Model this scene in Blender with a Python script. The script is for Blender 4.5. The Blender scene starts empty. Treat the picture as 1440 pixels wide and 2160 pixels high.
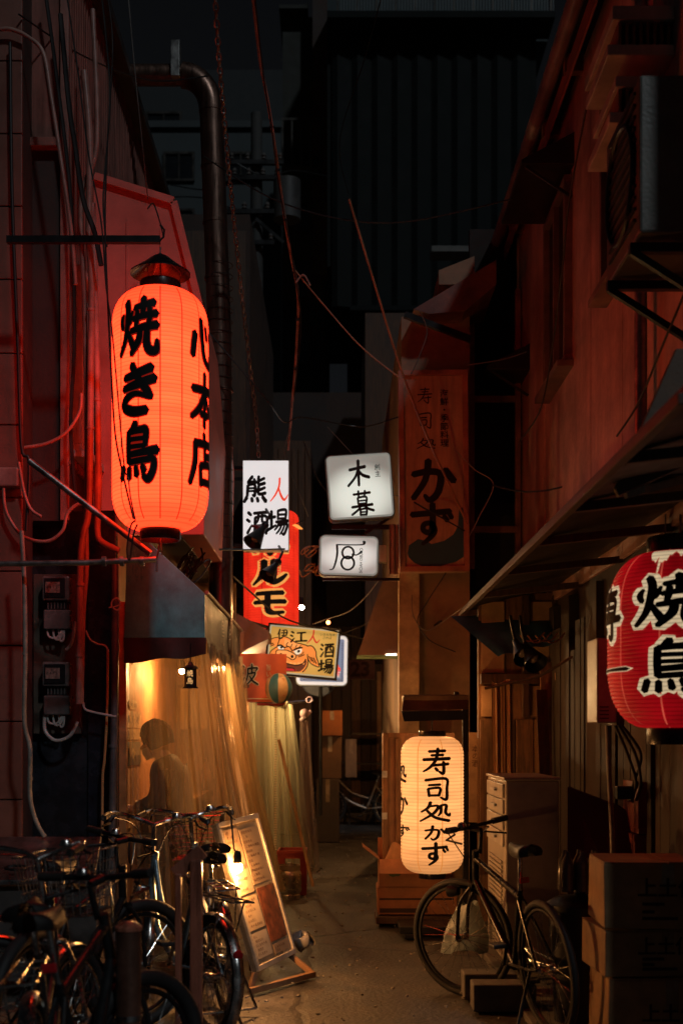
import bpy, math, random
from mathutils import Vector, Matrix
random.seed(7)
R = math.radians
PI = math.pi
S = bpy.context.scene
COL = S.collection
# ------------------------------------------------------------------ camera, sky, cool fill light, exposure
F = 2600.0                                   # focal length in pixels of the 1440x2160 photograph
EYE = 1.5                                    # lens height above the street
cam_d = bpy.data.cameras.new('camera')
cam = bpy.data.objects.new('camera', cam_d)
COL.objects.link(cam)
cam.location = (0, 0, EYE)
cam.rotation_euler = (R(90), 0, 0)
cam_d.sensor_fit = 'VERTICAL'
cam_d.sensor_height = 36
cam_d.sensor_width = 24
cam_d.lens = F / 2160 * 36
cam_d.shift_x = 10 / 2160
cam_d.shift_y = 470 / 2160
cam_d.clip_start = 0.05
cam_d.clip_end = 400
cam_d.dof.use_dof = True
cam_d.dof.focus_distance = 8.2
cam_d.dof.aperture_fstop = 2.2
S.camera = cam
world = bpy.data.worlds.new("World")
S.world = world
world.use_nodes = True
nt = world.node_tree
bg = nt.nodes['Background']
sky = nt.nodes.new('ShaderNodeTexSky')
sky.sky_type = 'NISHITA'
sky.sun_disc = False
SUN_EL, SUN_AZ = 42, 153                     # added cool light for an unseen local lamp: high behind camera, a little right
sky.sun_elevation = R(SUN_EL)
sky.sun_rotation = R(SUN_AZ)
hs = nt.nodes.new('ShaderNodeHueSaturation')
hs.inputs['Saturation'].default_value = 0.35
nt.links.new(sky.outputs[0], hs.inputs['Color'])
nt.links.new(hs.outputs[0], bg.inputs[0])
bg.inputs[1].default_value = 0.0012
sun_d = bpy.data.lights.new('cool_fill_light', 'SUN')
sun_d.energy = 0.42
sun_d.color = (0.86, 0.95, 1.0)
sun_d.angle = R(3)
sun = bpy.data.objects.new('cool_fill_light', sun_d)
COL.objects.link(sun)
_to = Vector((math.sin(R(SUN_AZ)) * math.cos(R(SUN_EL)), math.cos(R(SUN_AZ)) * math.cos(R(SUN_EL)), math.sin(R(SUN_EL))))
sun.rotation_euler = _to.to_track_quat('Z', 'Y').to_euler()
S.view_settings.view_transform = 'Standard'
S.view_settings.look = 'None'
S.view_settings.exposure = 0
S.view_settings.gamma = 1
S.view_settings.use_curve_mapping = False
S.cycles.transparent_max_bounces = 32
S.cycles.max_bounces = 8
S.cycles.sample_clamp_indirect = 3


# ------------------------------------------------------------------ helpers
def W(px, py, d):                            # the place at distance d that the lens sees at (px, py) of the photograph
    return Vector(((px - 710) * d / F, d, EYE + (1550 - py) * d / F))


def X(px, d): return (px - 710) * d / F
def Z(py, d): return EYE + (1550 - py) * d / F


def spline(pts, per=6):                      # Catmull-Rom through points of any dimension
    if len(pts) < 3:
        n = per
        return [tuple(a + (b - a) * i / n for a, b in zip(pts[0], pts[1])) for i in range(n + 1)]
    out = []
    P = [pts[0]] + list(pts) + [pts[-1]]
    for i in range(1, len(P) - 2):
        p0, p1, p2, p3 = P[i - 1], P[i], P[i + 1], P[i + 2]
        for k in range(per):
            t = k / per
            out.append(tuple(0.5 * (2 * b + (c - a) * t + (2 * a - 5 * b + 4 * c - e) * t * t + (3 * b - a - 3 * c + e) * t ** 3)
                             for a, b, c, e in zip(p0, p1, p2, p3)))
    out.append(tuple(pts[-1]))
    return out


class MB:
    def __init__(s): s.v, s.f = [], []

    def add(s, vs, fs):
        b = len(s.v)
        s.v += [Vector(q) for q in vs]
        s.f += [tuple(b + i for i in f) for f in fs]
        return s

    def bx(s, x0, x1, y0, y1, z0, z1):
        return s.add([(x0, y0, z0), (x1, y0, z0), (x1, y1, z0), (x0, y1, z0), (x0, y0, z1), (x1, y0, z1), (x1, y1, z1), (x0, y1, z1)],
                     [(3, 2, 1, 0), (4, 5, 6, 7), (0, 1, 5, 4), (1, 2, 6, 5), (2, 3, 7, 6), (3, 0, 4, 7)])

    def box(s, c, size, m=None):
        m = m or Matrix.Identity(3)
        c = Vector(c)
        h = [q / 2 for q in size]
        vs = [c + m @ Vector((a * h[0], b * h[1], e * h[2])) for e in (-1, 1) for a, b in ((-1, -1), (1, -1), (1, 1), (-1, 1))]
        return s.add(vs, [(3, 2, 1, 0), (4, 5, 6, 7), (0, 1, 5, 4), (1, 2, 6, 5), (2, 3, 7, 6), (3, 0, 4, 7)])

    def bar(s, a, b, w, t=None, up=(0, 0, 1)):   # a squared bar from a to b
        a, b = Vector(a), Vector(b)
        t = t or w
        d = b - a
        zq = d.normalized()
        u = Vector(up)
        if abs(zq.dot(u)) > 0.99: u = Vector((1, 0, 0))
        xq = u.cross(zq).normalized()
        yq = zq.cross(xq)
        m = Matrix((xq, yq, zq)).transposed()
        return s.box((a + b) / 2, (w, t, d.length), m)

    def prism(s, poly, ext):                 # polygon (3D points) extruded along ext
        ext = Vector(ext)
        n = len(poly)
        vs = [Vector(q) for q in poly] + [Vector(q) + ext for q in poly]
        return s.add(vs, [tuple(range(n)), tuple(range(2 * n - 1, n - 1, -1))] + [((i + 1) % n, i, n + i, n + (i + 1) % n) for i in range(n)])

    def face(s, pts): return s.add(pts, [tuple(range(len(pts)))])

    def tube(s, pts, r, n=8, closed=False, caps=True):
        pts = [Vector(q) for q in pts]
        k = len(pts)
        rs = r if isinstance(r, (list, tuple)) else [r] * k
        vs, fs = [], []
        t0 = (pts[1] - pts[0]).normalized()
        ref = Vector((0, 0, 1)) if abs(t0.z) < 0.9 else Vector((1, 0, 0))
        nrm = (ref - t0 * ref.dot(t0)).normalized()
        for i, p in enumerate(pts):
            a = pts[(i - 1) % k] if (closed or i > 0) else p
            b = pts[(i + 1) % k] if (closed or i < k - 1) else p
            t = b - a
            t = t.normalized() if t.length > 1e-9 else t0
            nrm = nrm - t * nrm.dot(t)
            nrm = nrm.normalized() if nrm.length > 1e-6 else t.orthogonal().normalized()
            bn = t.cross(nrm)
            vs += [p + (nrm * math.cos(2 * PI * j / n) + bn * math.sin(2 * PI * j / n)) * rs[i] for j in range(n)]
        for i in range(k if closed else k - 1):
            a, b = i * n, ((i + 1) % k) * n
            fs += [(a + j, a + (j + 1) % n, b + (j + 1) % n, b + j) for j in range(n)]
        if caps and not closed:
            fs += [tuple(range(n - 1, -1, -1)), tuple((k - 1) * n + j for j in range(n))]
        return s.add(vs, fs)

    def lathe(s, prof, c=(0, 0, 0), n=32, m=None, caps=False):
        c = Vector(c)
        m = m or Matrix.Identity(3)
        vs = [c + m @ Vector((r * math.cos(2 * PI * j / n), r * math.sin(2 * PI * j / n), z)) for r, z in prof for j in range(n)]
        fs = [(i * n + j, i * n + (j + 1) % n, (i + 1) * n + (j + 1) % n, (i + 1) * n + j) for i in range(len(prof) - 1) for j in range(n)]
        if caps: fs += [tuple(range(n - 1, -1, -1)), tuple((len(prof) - 1) * n + j for j in range(n))]
        return s.add(vs, fs)

    def ball(s, c, r, n=12, sz=1.0):
        return s.lathe([(r * math.sin(PI * i / n) + 1e-5, -r * sz * math.cos(PI * i / n)) for i in range(n + 1)], c, n * 2 if n < 10 else n + 6)

    def torus(s, c, r, t, n=32, k=8, m=None):
        m = m or Matrix.Identity(3)
        c = Vector(c)
        return s.tube([c + m @ Vector((r * math.cos(2 * PI * i / n), r * math.sin(2 * PI * i / n), 0)) for i in range(n)], t, k, closed=True)

    def grid(s, fn, nu, nv):
        vs = [fn(i / nu, j / nv) for j in range(nv + 1) for i in range(nu + 1)]
        w = nu + 1
        return s.add(vs, [(j * w + i, j * w + i + 1, (j + 1) * w + i + 1, (j + 1) * w + i) for j in range(nv) for i in range(nu)])

    def xf(s, fn):
        s.v = [Vector(fn(q)) for q in s.v]
        return s

    def rotz(s, a, piv):
        m = Matrix.Rotation(a, 3, 'Z')
        piv = Vector(piv)
        return s.xf(lambda q: piv + m @ (q - piv))


OFF = {}                                     # where an object's local origin lies for meshes given in street coordinates


def thing(name, label, cat, loc=(0, 0, 0), group=None, local=False, rz=0):
    o = bpy.data.objects.new(name, None)
    COL.objects.link(o)
    o.empty_display_size = 0.1
    o.location = loc
    o.rotation_euler = (0, 0, rz)
    o['label'] = label
    o['category'] = cat
    if group: o['group'] = group
    OFF[o.name] = Vector((0, 0, 0)) if local else -Vector(loc)
    return o


def part(name, mb, m, parent=None, smooth=False, bevel=0, label=None, kind=None, mesh=None):
    if mesh is None:
        me = bpy.data.meshes.new(name)
        me.from_pydata([tuple(q) for q in mb.v], [], mb.f)
        if m: me.materials.append(m)
        if smooth:
            me.shade_smooth()
            me.set_sharp_from_angle(angle=R(smooth if smooth is not True else 40))
    else:
        me = mesh
    o = bpy.data.objects.new(name, me)
    COL.objects.link(o)
    if bevel:
        b = o.modifiers.new('bevel', 'BEVEL')
        b.width = bevel
        b.segments = 2
        b.limit_method = 'ANGLE'
        b.angle_limit = R(40)
    if parent is not None:
        o.parent = parent
        o.location = OFF.get(parent.name, Vector((0, 0, 0)))
    OFF[o.name] = Vector((0, 0, 0))
    if label: o['label'] = label
    if kind: o['kind'] = kind
    return o


def solo(name, mb, m, label, cat, group=None, **k):
    o = part(name, mb, m, None, **k)
    o['label'] = label
    o['category'] = cat
    if group: o['group'] = group
    return o


def structure(name, mb, m, **k):
    o = part(name, mb, m, None, **k)
    o['kind'] = 'structure'
    return o


def copy_tree(o, parent=None):
    c = o.copy()
    COL.objects.link(c)
    c.parent = parent
    OFF[c.name] = Vector((0, 0, 0))
    for ch in o.children: copy_tree(ch, c)
    return c


# ------------------------------------------------------------------ materials
MATS = {}


def mat(name, rgb, rough=0.6, metal=0.0, var=0.25, scale=5.0, bump=0.15, bscale=60.0, stretch=None, rgb2=None, spec=0.5, dirt=0.0):
    """Worn surface: base colour varied by two noises, uneven gloss and fine relief."""
    if name in MATS: return MATS[name]
    m = bpy.data.materials.new(name)
    MATS[name] = m
    m.use_nodes = True
    n, l = m.node_tree.nodes, m.node_tree.links
    b = n['Principled BSDF']
    tc = n.new('ShaderNodeTexCoord')
    mp = n.new('ShaderNodeMapping')
    l.new(tc.outputs['Object'], mp.inputs[0])
    if stretch: mp.inputs['Scale'].default_value = stretch
    n1 = n.new('ShaderNodeTexNoise')
    n1.inputs['Scale'].default_value = scale
    n1.inputs['Detail'].default_value = 8
    n1.inputs['Roughness'].default_value = 0.65
    l.new(mp.outputs[0], n1.inputs['Vector'])
    cr = n.new('ShaderNodeValToRGB')
    c2 = rgb2 or tuple(q * (1 - 1.6 * var) for q in rgb)
    cr.color_ramp.elements[0].position = 0.33
    cr.color_ramp.elements[1].position = 0.66
    cr.color_ramp.elements[0].color = (*[max(0, q) for q in c2], 1)
    cr.color_ramp.elements[1].color = (*[q * (1 + (0 if rgb2 else var)) for q in rgb], 1)
    l.new(n1.outputs[0], cr.inputs[0])
    out = cr.outputs[0]
    if dirt:
        n3 = n.new('ShaderNodeTexNoise')
        n3.inputs['Scale'].default_value = scale * 0.35
        n3.inputs['Detail'].default_value = 10
        n3.inputs['Roughness'].default_value = 0.75
        l.new(tc.outputs['Object'], n3.inputs['Vector'])
        r3 = n.new('ShaderNodeValToRGB')
        r3.color_ramp.elements[0].position = 0.42
        r3.color_ramp.elements[1].position = 0.6
        l.new(n3.outputs[0], r3.inputs[0])
        mx = n.new('ShaderNodeMix')
        mx.data_type = 'RGBA'
        mx.inputs[7].default_value = (0.02, 0.016, 0.012, 1)
        l.new(out, mx.inputs[6])
        mm = n.new('ShaderNodeMath')
        mm.operation = 'MULTIPLY'
        mm.inputs[1].default_value = dirt
        l.new(r3.outputs[0], mm.inputs[0])
        l.new(mm.outputs[0], mx.inputs[0])
        out = mx.outputs[2]
    l.new(out, b.inputs['Base Color'])
    b.inputs['Metallic'].default_value = metal
    b.inputs['Specular IOR Level'].default_value = spec
    mr = n.new('ShaderNodeMapRange')
    mr.inputs[1].default_value = 0.3
    mr.inputs[2].default_value = 0.7
    mr.inputs[3].default_value = max(0.03, rough - 0.13)
    mr.inputs[4].default_value = min(1, rough + 0.13)
    l.new(n1.outputs[0], mr.inputs[0])
    l.new(mr.outputs[0], b.inputs['Roughness'])
    if bump:
        n2 = n.new('ShaderNodeTexNoise')
        n2.inputs['Scale'].default_value = bscale
        n2.inputs['Detail'].default_value = 4
        l.new(mp.outputs[0], n2.inputs['Vector'])
        bp = n.new('ShaderNodeBump')
        bp.inputs['Strength'].default_value = bump
        bp.inputs['Distance'].default_value = 0.01
        l.new(n2.outputs[0], bp.inputs['Height'])
        l.new(bp.outputs[0], b.inputs['Normal'])
    return m


def glow(name, rgb, strength=1.0, var=0.0, scale=8.0, hoop=None, hoop_dark=0.25, tubes=None, base=None, stretch=None):
    """A lit translucent face (paper, acrylic): emission, dimmed by bamboo hoops or falling off from the tubes behind it."""
    if name in MATS: return MATS[name]
    m = bpy.data.materials.new(name)
    MATS[name] = m
    m.use_nodes = True
    n, l = m.node_tree.nodes, m.node_tree.links
    b = n['Principled BSDF']
    b.inputs['Base Color'].default_value = (*(base or [min(0.7, q) * 0.6 for q in rgb]), 1)
    b.inputs['Roughness'].default_value = 0.55
    b.inputs['Emission Color'].default_value = (*rgb, 1)
    tc = n.new('ShaderNodeTexCoord')
    val = None

    def times(a, bq):
        q = n.new('ShaderNodeMath')
        q.operation = 'MULTIPLY'
        if a is None:
            q.inputs[0].default_value = strength
        else:
            l.new(a, q.inputs[0])
        if isinstance(bq, (int, float)):
            q.inputs[1].default_value = bq
        else:
            l.new(bq, q.inputs[1])
        return q.outputs[0]
    if var:
        mp = n.new('ShaderNodeMapping')
        l.new(tc.outputs['Object'], mp.inputs[0])
        if stretch: mp.inputs['Scale'].default_value = stretch
        nz = n.new('ShaderNodeTexNoise')
        nz.inputs['Scale'].default_value = scale
        nz.inputs['Detail'].default_value = 6
        l.new(mp.outputs[0], nz.inputs['Vector'])
        mr = n.new('ShaderNodeMapRange')
        mr.inputs[1].default_value = 0.3
        mr.inputs[2].default_value = 0.7
        mr.inputs[3].default_value = 1 - var
        mr.inputs[4].default_value = 1 + var * 0.5
        l.new(nz.outputs[0], mr.inputs[0])
        val = times(val, mr.outputs[0])
    if hoop:
        sx = n.new('ShaderNodeSeparateXYZ')
        l.new(tc.outputs['Object'], sx.inputs[0])
        a = n.new('ShaderNodeMath')
        a.operation = 'MULTIPLY'
        a.inputs[1].default_value = 2 * PI / hoop
        l.new(sx.outputs[2], a.inputs[0])
        c = n.new('ShaderNodeMath')
        c.operation = 'COSINE'
        l.new(a.outputs[0], c.inputs[0])
        mr = n.new('ShaderNodeMapRange')
        mr.inputs[1].default_value = 0.35
        mr.inputs[2].default_value = 1.0
        mr.inputs[3].default_value = 1.0
        mr.inputs[4].default_value = 1 - hoop_dark
        l.new(c.outputs[0], mr.inputs[0])
        val = times(val, mr.outputs[0])
    if tubes:                                # (centre, half-length vector scale, edge level)
        (cx, cz, sx_, sz_, edge) = tubes
        s = n.new('ShaderNodeSeparateXYZ')
        l.new(tc.outputs['Object'], s.inputs[0])
        acc = None
        for k, (cc, sc) in ((0, (cx, sx_)), (2, (cz, sz_))):
            q = n.new('ShaderNodeMath')
            q.operation = 'SUBTRACT'
            q.inputs[1].default_value = cc
            l.new(s.outputs[k], q.inputs[0])
            q2 = n.new('ShaderNodeMath')
            q2.operation = 'DIVIDE'
            q2.inputs[1].default_value = sc
            l.new(q.outputs[0], q2.inputs[0])
            q3 = n.new('ShaderNodeMath')
            q3.operation = 'POWER'
            q3.inputs[1].default_value = 2
            l.new(q2.outputs[0], q3.inputs[0])
            if acc is None:
                acc = q3.outputs[0]
            else:
                ad = n.new('ShaderNodeMath')
                ad.operation = 'ADD'
                l.new(acc, ad.inputs[0])
                l.new(q3.outputs[0], ad.inputs[1])
                acc = ad.outputs[0]
        mr = n.new('ShaderNodeMapRange')
        mr.interpolation_type = 'SMOOTHSTEP'
        mr.inputs[1].default_value = 0.0
        mr.inputs[2].default_value = 1.0
        mr.inputs[3].default_value = 1.0
        mr.inputs[4].default_value = edge
        l.new(acc, mr.inputs[0])
        val = times(val, mr.outputs[0])
    if val is None:
        b.inputs['Emission Strength'].default_value = strength
    else:
        l.new(val, b.inputs['Emission Strength'])
    return m


def vinyl(name, tint, body, solid=0.35, rough=0.22, warm=0.5):
    """Clear vinyl sheet: see-through with milky streaks along the fall, a glossy skin and some light carried through."""
    if name in MATS: return MATS[name]
    m = bpy.data.materials.new(name)
    MATS[name] = m
    m.use_nodes = True
    n, l = m.node_tree.nodes, m.node_tree.links
    n.remove(n['Principled BSDF'])
    out = n['Material Output']
    tr = n.new('ShaderNodeBsdfTransparent')
    tr.inputs[0].default_value = (*tint, 1)
    df = n.new('ShaderNodeBsdfDiffuse')
    df.inputs[0].default_value = (*body, 1)
    tl = n.new('ShaderNodeBsdfTranslucent')
    tl.inputs[0].default_value = (*body, 1)
    gl = n.new('ShaderNodeBsdfGlossy')
    gl.inputs['Roughness'].default_value = rough
    gl.inputs[0].default_value = (0.8, 0.8, 0.8, 1)
    mx = n.new('ShaderNodeMixShader')
    mx.inputs[0].default_value = warm
    l.new(df.outputs[0], mx.inputs[1])
    l.new(tl.outputs[0], mx.inputs[2])
    tc = n.new('ShaderNodeTexCoord')
    mp = n.new('ShaderNodeMapping')
    mp.inputs['Scale'].default_value = (5, 5, 0.3)
    l.new(tc.outputs['Object'], mp.inputs[0])
    nz = n.new('ShaderNodeTexNoise')
    nz.inputs['Scale'].default_value = 1.0
    nz.inputs['Detail'].default_value = 4
    nz.inputs['Distortion'].default_value = 0.4
    l.new(mp.outputs[0], nz.inputs['Vector'])
    mr = n.new('ShaderNodeMapRange')
    mr.inputs[1].default_value = 0.35
    mr.inputs[2].default_value = 0.7
    mr.inputs[3].default_value = solid * 0.45
    mr.inputs[4].default_value = min(0.95, solid * 1.7)
    l.new(nz.outputs[0], mr.inputs[0])
    m1 = n.new('ShaderNodeMixShader')
    l.new(mr.outputs[0], m1.inputs[0])
    l.new(tr.outputs[0], m1.inputs[1])
    l.new(mx.outputs[0], m1.inputs[2])
    m2 = n.new('ShaderNodeMixShader')
    m2.inputs[0].default_value = 0.17
    l.new(m1.outputs[0], m2.inputs[1])
    l.new(gl.outputs[0], m2.inputs[2])
    l.new(m2.outputs[0], out.inputs[0])
    return m


black = mat('black_ink', (0.006, 0.005, 0.005), 0.8, var=0.1, bump=0)
blackmetal = mat('black_metal', (0.012, 0.012, 0.013), 0.4, 0.3, var=0.2, bump=0.05)
chrome = mat('chrome', (0.62, 0.6, 0.57), 0.24, 1.0, var=0.25, scale=14, bump=0.03, dirt=0.4)
steel = mat('stainless_steel', (0.5, 0.5, 0.5), 0.32, 1.0, var=0.3, scale=5, bump=0.04, dirt=0.3)
galv = mat('galvanised_steel', (0.36, 0.36, 0.35), 0.42, 0.9, var=0.35, scale=9, bump=0.06, dirt=0.4)
rubber = mat('rubber', (0.012, 0.011, 0.011), 0.72, var=0.25, bump=0.1)
cablem = mat('cable_sheath', (0.014, 0.013, 0.013), 0.5, var=0.2, bump=0)
greycable = mat('grey_conduit', (0.33, 0.3, 0.26), 0.5, var=0.25, scale=10, bump=0.05, dirt=0.4)
cardboard = mat('cardboard', (0.42, 0.25, 0.12), 0.85, var=0.2, scale=6, bump=0.12, bscale=120, dirt=0.25)
asphalt = mat('asphalt', (0.075, 0.068, 0.061), 0.6, var=0.5, scale=3.2, bump=1.0, bscale=38, dirt=0.55)
def add_cracks(m, scale=.38):
    n, l = m.node_tree.nodes, m.node_tree.links
    b = n['Principled BSDF']
    tc = n.new('ShaderNodeTexCoord')
    nz = n.new('ShaderNodeTexNoise')
    nz.inputs['Scale'].default_value = 3
    nz.inputs['Detail'].default_value = 6
    l.new(tc.outputs['Object'], nz.inputs['Vector'])
    mx = n.new('ShaderNodeMix')
    mx.data_type = 'VECTOR'
    mx.inputs[0].default_value = .12
    l.new(tc.outputs['Object'], mx.inputs[4])
    l.new(nz.outputs['Color'], mx.inputs[5])
    vo = n.new('ShaderNodeTexVoronoi')
    vo.feature = 'DISTANCE_TO_EDGE'
    vo.inputs['Scale'].default_value = scale
    l.new(mx.outputs[1], vo.inputs['Vector'])
    mr = n.new('ShaderNodeMapRange')
    mr.inputs[1].default_value = 0.0
    mr.inputs[2].default_value = 0.012
    mr.inputs[3].default_value = 0.5
    mr.inputs[4].default_value = 1.0
    l.new(vo.outputs['Distance'], mr.inputs[0])
    old = b.inputs['Base Color'].links[0].from_socket
    mu = n.new('ShaderNodeMix')
    mu.data_type = 'RGBA'
    mu.blend_type = 'MULTIPLY'
    mu.inputs[0].default_value = 1
    l.new(old, mu.inputs[6])
    l.new(mr.outputs[0], mu.inputs[7])
    l.new(mu.outputs[2], b.inputs['Base Color'])
    bp = n.new('ShaderNodeBump')
    bp.inputs['Strength'].default_value = .9
    bp.inputs['Distance'].default_value = .02
    l.new(mr.outputs[0], bp.inputs['Height'])
    l.new(b.inputs['Normal'].links[0].from_socket, bp.inputs['Normal'])
    l.new(bp.outputs[0], b.inputs['Normal'])


add_cracks(asphalt)
wood_dark = mat('dark_wood', (0.07, 0.035, 0.018), 0.6, var=0.35, scale=5, stretch=(8, 8, 0.7), bump=0.25, bscale=30)
wood_mid = mat('brown_wood', (0.2, 0.1, 0.045), 0.62, var=0.35, scale=5, stretch=(8, 8, 0.7), bump=0.25, bscale=30, dirt=0.3)
wood_pale = mat('pale_wood', (0.38, 0.23, 0.11), 0.65, var=0.25, scale=5, stretch=(10, 10, 0.6), bump=0.2, bscale=30, dirt=0.2)
whiteplastic = mat('white_plastic', (0.6, 0.58, 0.53), 0.45, var=0.12, bump=0.03, dirt=0.3)
offwhite = mat('offwhite_enamel', (0.5, 0.48, 0.42), 0.42, var=0.15, scale=3, bump=0.04, dirt=0.45)
redpaint = mat('red_paint', (0.26, 0.018, 0.016), 0.45, var=0.3, bump=0.06, dirt=0.3)
skinm = mat('skin', (0.42, 0.24, 0.17), 0.55, var=0.1, bump=0.03)
glassdark = mat('dark_glass', (0.012, 0.014, 0.016), 0.12, var=0.2, scale=2, bump=0.02)


# ------------------------------------------------------------------ brush lettering: strokes as x,y,width in a 100 x 100 box
SHI = "8,6,10 22,18,9;2,36,9 16,46,9;4,95,9 14,78,8 26,58,4;"
GL = {
 '焼': "14,28,5 9,40,8 13,52,6;22,4,9 28,22,10 25,50,9 18,75,8 3,98,6;41,24,4 33,40,8 27,47,5;26,55,5 34,72,8 43,87,10;66,0,9 68,14,10 66,30,8;45,19,7 66,15,8 93,10,10;53,24,7 52,38,8 49,52,6;42,38,7 70,33,8 99,30,9;82,20,8 83,36,8 78,52,6;36,59,7 66,54,9 100,50,10;60,56,9 56,76,10 36,99,7;77,54,9 75,80,11 82,94,11 97,94,10 99,76,5",
 'き': "10,27,9 40,22,12 90,8,13;6,49,9 45,42,13 98,30,13;34,0,11 50,26,12 74,52,13 88,70,9;82,68,7 45,60,8 16,70,12 11,86,13 40,97,14 76,95,12",
 '鳥': "46,0,10 34,15,9;27,14,9 26,40,9 27,68,9;27,15,8 60,12,9 72,14,10 70,40,8;30,28,6 68,27,6;30,41,6 68,40,6;27,55,8 60,52,9 100,48,11;27,68,8 70,65,8 90,64,9 90,82,10 78,99,10 64,92,6;10,76,9 3,96,9;28,78,8 27,97,9;46,76,7 49,92,9;63,74,7 68,86,9",
 '心': "14,38,10 10,62,10 7,84,9;34,8,9 40,50,10 52,84,11 82,92,9 84,72,6;54,20,7 62,42,9;80,28,8 95,54,10",
 '本': "6,33,9 94,28,10;52,0,10 50,98,10;48,34,9 30,64,9 2,86,6;52,34,9 72,62,9 98,80,9;32,76,8 70,75,8",
 '店': "50,0,9 53,13,9;14,21,9 96,16,9;17,21,9 15,58,9 0,98,6;54,26,9 54,58,8;56,42,8 86,38,9;34,61,8 36,97,8;34,61,8 84,57,9 80,96,9;36,91,8 80,89,8",
 '熊': "38,0,9 18,25,9 46,19,8;44,10,8 54,26,8;17,34,9 14,76,9;17,34,8 48,32,9 47,74,9 37,70,5;20,46,6 45,45,6;20,57,6 45,56,6;66,0,9 65,30,9 94,26,9;92,7,8 66,18,8;66,37,9 65,67,9 97,64,9;94,43,8 66,54,8;13,80,11 0,99,9;34,83,9 37,97,10;58,82,9 63,97,10;82,78,10 98,97,12",
 '人': "54,0,10 50,34,9 30,70,8 0,100,4;47,38,6 60,72,10 80,93,9 102,70,3",
 '酒': SHI + "34,10,9 98,5,10;41,28,9 38,97,9;41,28,8 94,25,9 92,97,9;55,8,8 55,34,8 46,52,6;74,8,8 74,44,8 88,47,7;41,63,8 92,60,8;40,90,9 92,88,9",
 '場': "0,34,9 40,27,9;20,4,10 20,72,10;0,82,10 42,62,7;52,2,8 52,38,8;52,3,8 90,0,9 88,38,8;53,19,7 88,18,7;53,35,7 88,34,7;42,49,9 101,44,10;58,48,8 50,66,8 35,82,5;54,62,8 96,57,9 89,86,9 79,99,9 69,92,5;69,62,7 58,82,7 43,97,5;84,62,7 74,83,7 61,99,5",
 '木': "10,35,9 84,25,10;53,0,11 51,60,10 50,98,9;50,36,9 34,66,8 0,98,8;53,40,8 70,58,10 100,68,10",
 '暮': "12,14,8 90,9,9;36,0,8 36,25,8;66,0,8 62,25,7;31,28,8 33,55,8;31,28,7 70,26,8 68,55,8;34,41,6 68,40,6;34,53,7 68,52,7;2,65,9 98,58,10;46,54,8 34,74,8 0,96,8;58,60,8 76,74,9 102,83,9;40,76,8 40,100,8;40,76,7 68,75,8 66,100,8;42,87,6 66,87,6;42,98,7 66,98,7",
 'ル': "34,2,17 33,40,16 22,72,13 0,100,7;62,0,17 61,50,17 58,90,17 80,78,14 100,54,8",
 'モ': "8,14,14 92,8,16;0,50,14 100,44,16;44,14,16 44,78,16 58,93,15 94,88,11",
 'ホ': "4,28,14 96,24,14;50,0,16 51,97,14;30,50,13 4,88,13;70,50,13 98,84,14",
 '寿': "20,12,8 82,9,9;29,27,7 74,25,8;0,44,9 100,39,10;54,0,9 46,44,9 24,74,8 0,90,5;34,66,8 94,60,9;74,52,9 74,96,10 57,89,6;44,76,8 53,87,9",
 '司': "2,12,9 88,5,10 92,50,10 90,97,11 64,88,6;16,34,8 64,31,9;14,50,9 19,84,9;14,50,8 62,47,9 57,82,9;19,80,8 57,79,8",
 '処': "34,0,9 26,28,9 2,50,6;30,22,8 60,20,9 44,56,9 -2,96,6;22,42,8 50,76,10 100,93,11;69,18,8 69,50,8 60,68,5;67,18,8 88,16,9 86,52,9 100,67,9 102,54,5",
 'か': "6,34,10 40,27,11 68,34,11 63,76,11 44,96,10 32,84,6;41,0,11 34,46,10 6,92,9;79,22,10 99,51,11",
 'ず': "2,27,10 98,19,10;54,0,10 54,56,11 46,71,10 31,66,9 33,51,9 50,49,9 59,66,10 48,84,9 28,100,6;82,30,8 91,43,8;95,23,8 102,36,8",
 '伊': "22,0,11 14,30,11 0,54,6;16,34,10 16,100,10;40,14,8 90,11,9 87,64,9;32,38,8 101,35,9;40,64,8 88,62,8;63,11,8 58,66,8 35,100,6",
 '江': SHI + "42,18,9 94,13,9;67,18,9 67,84,9;33,87,9 102,82,10",
 '波': SHI + "40,23,9 95,18,9 87,34,6;42,23,9 40,60,9 25,98,6;65,0,9 65,46,9;46,47,8 85,42,9 66,72,9 36,98,6;52,57,7 70,80,10 102,97,9",
 '専': "20,12,9 82,10,9;24,24,8 24,52,8;24,24,8 78,23,8 78,52,8;24,38,7 78,37,7;24,51,8 78,50,8;50,0,9 50,58,9;4,64,10 98,60,10;68,58,9 68,96,10 52,92,6;30,74,8 42,86,9",
 '一': "2,54,18 40,48,16 98,44,22",
}


def brush(glyph, grow=0.0, wscale=1.0, per=5):
    """Outline pieces of a glyph: list of strokes, each a strip of (left, right) points in the 100-box."""
    res = []
    for st in GL[glyph].split(';'):
        if not st.strip(): continue
        pts = [tuple(float(q) for q in p.split(',')) for p in st.split()]
        cv = spline(pts, per)
        strip = []
        for i, (x, y, w) in enumerate(cv):
            a = cv[max(0, i - 1)]
            b = cv[min(len(cv) - 1, i + 1)]
            dx, dy = b[0] - a[0], b[1] - a[1]
            q = math.hypot(dx, dy) or 1
            dx, dy = dx / q, dy / q
            hw = (w * wscale) / 2 + grow
            strip.append((x, y, dx, dy, hw))
        res.append(strip)
    return res


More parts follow.
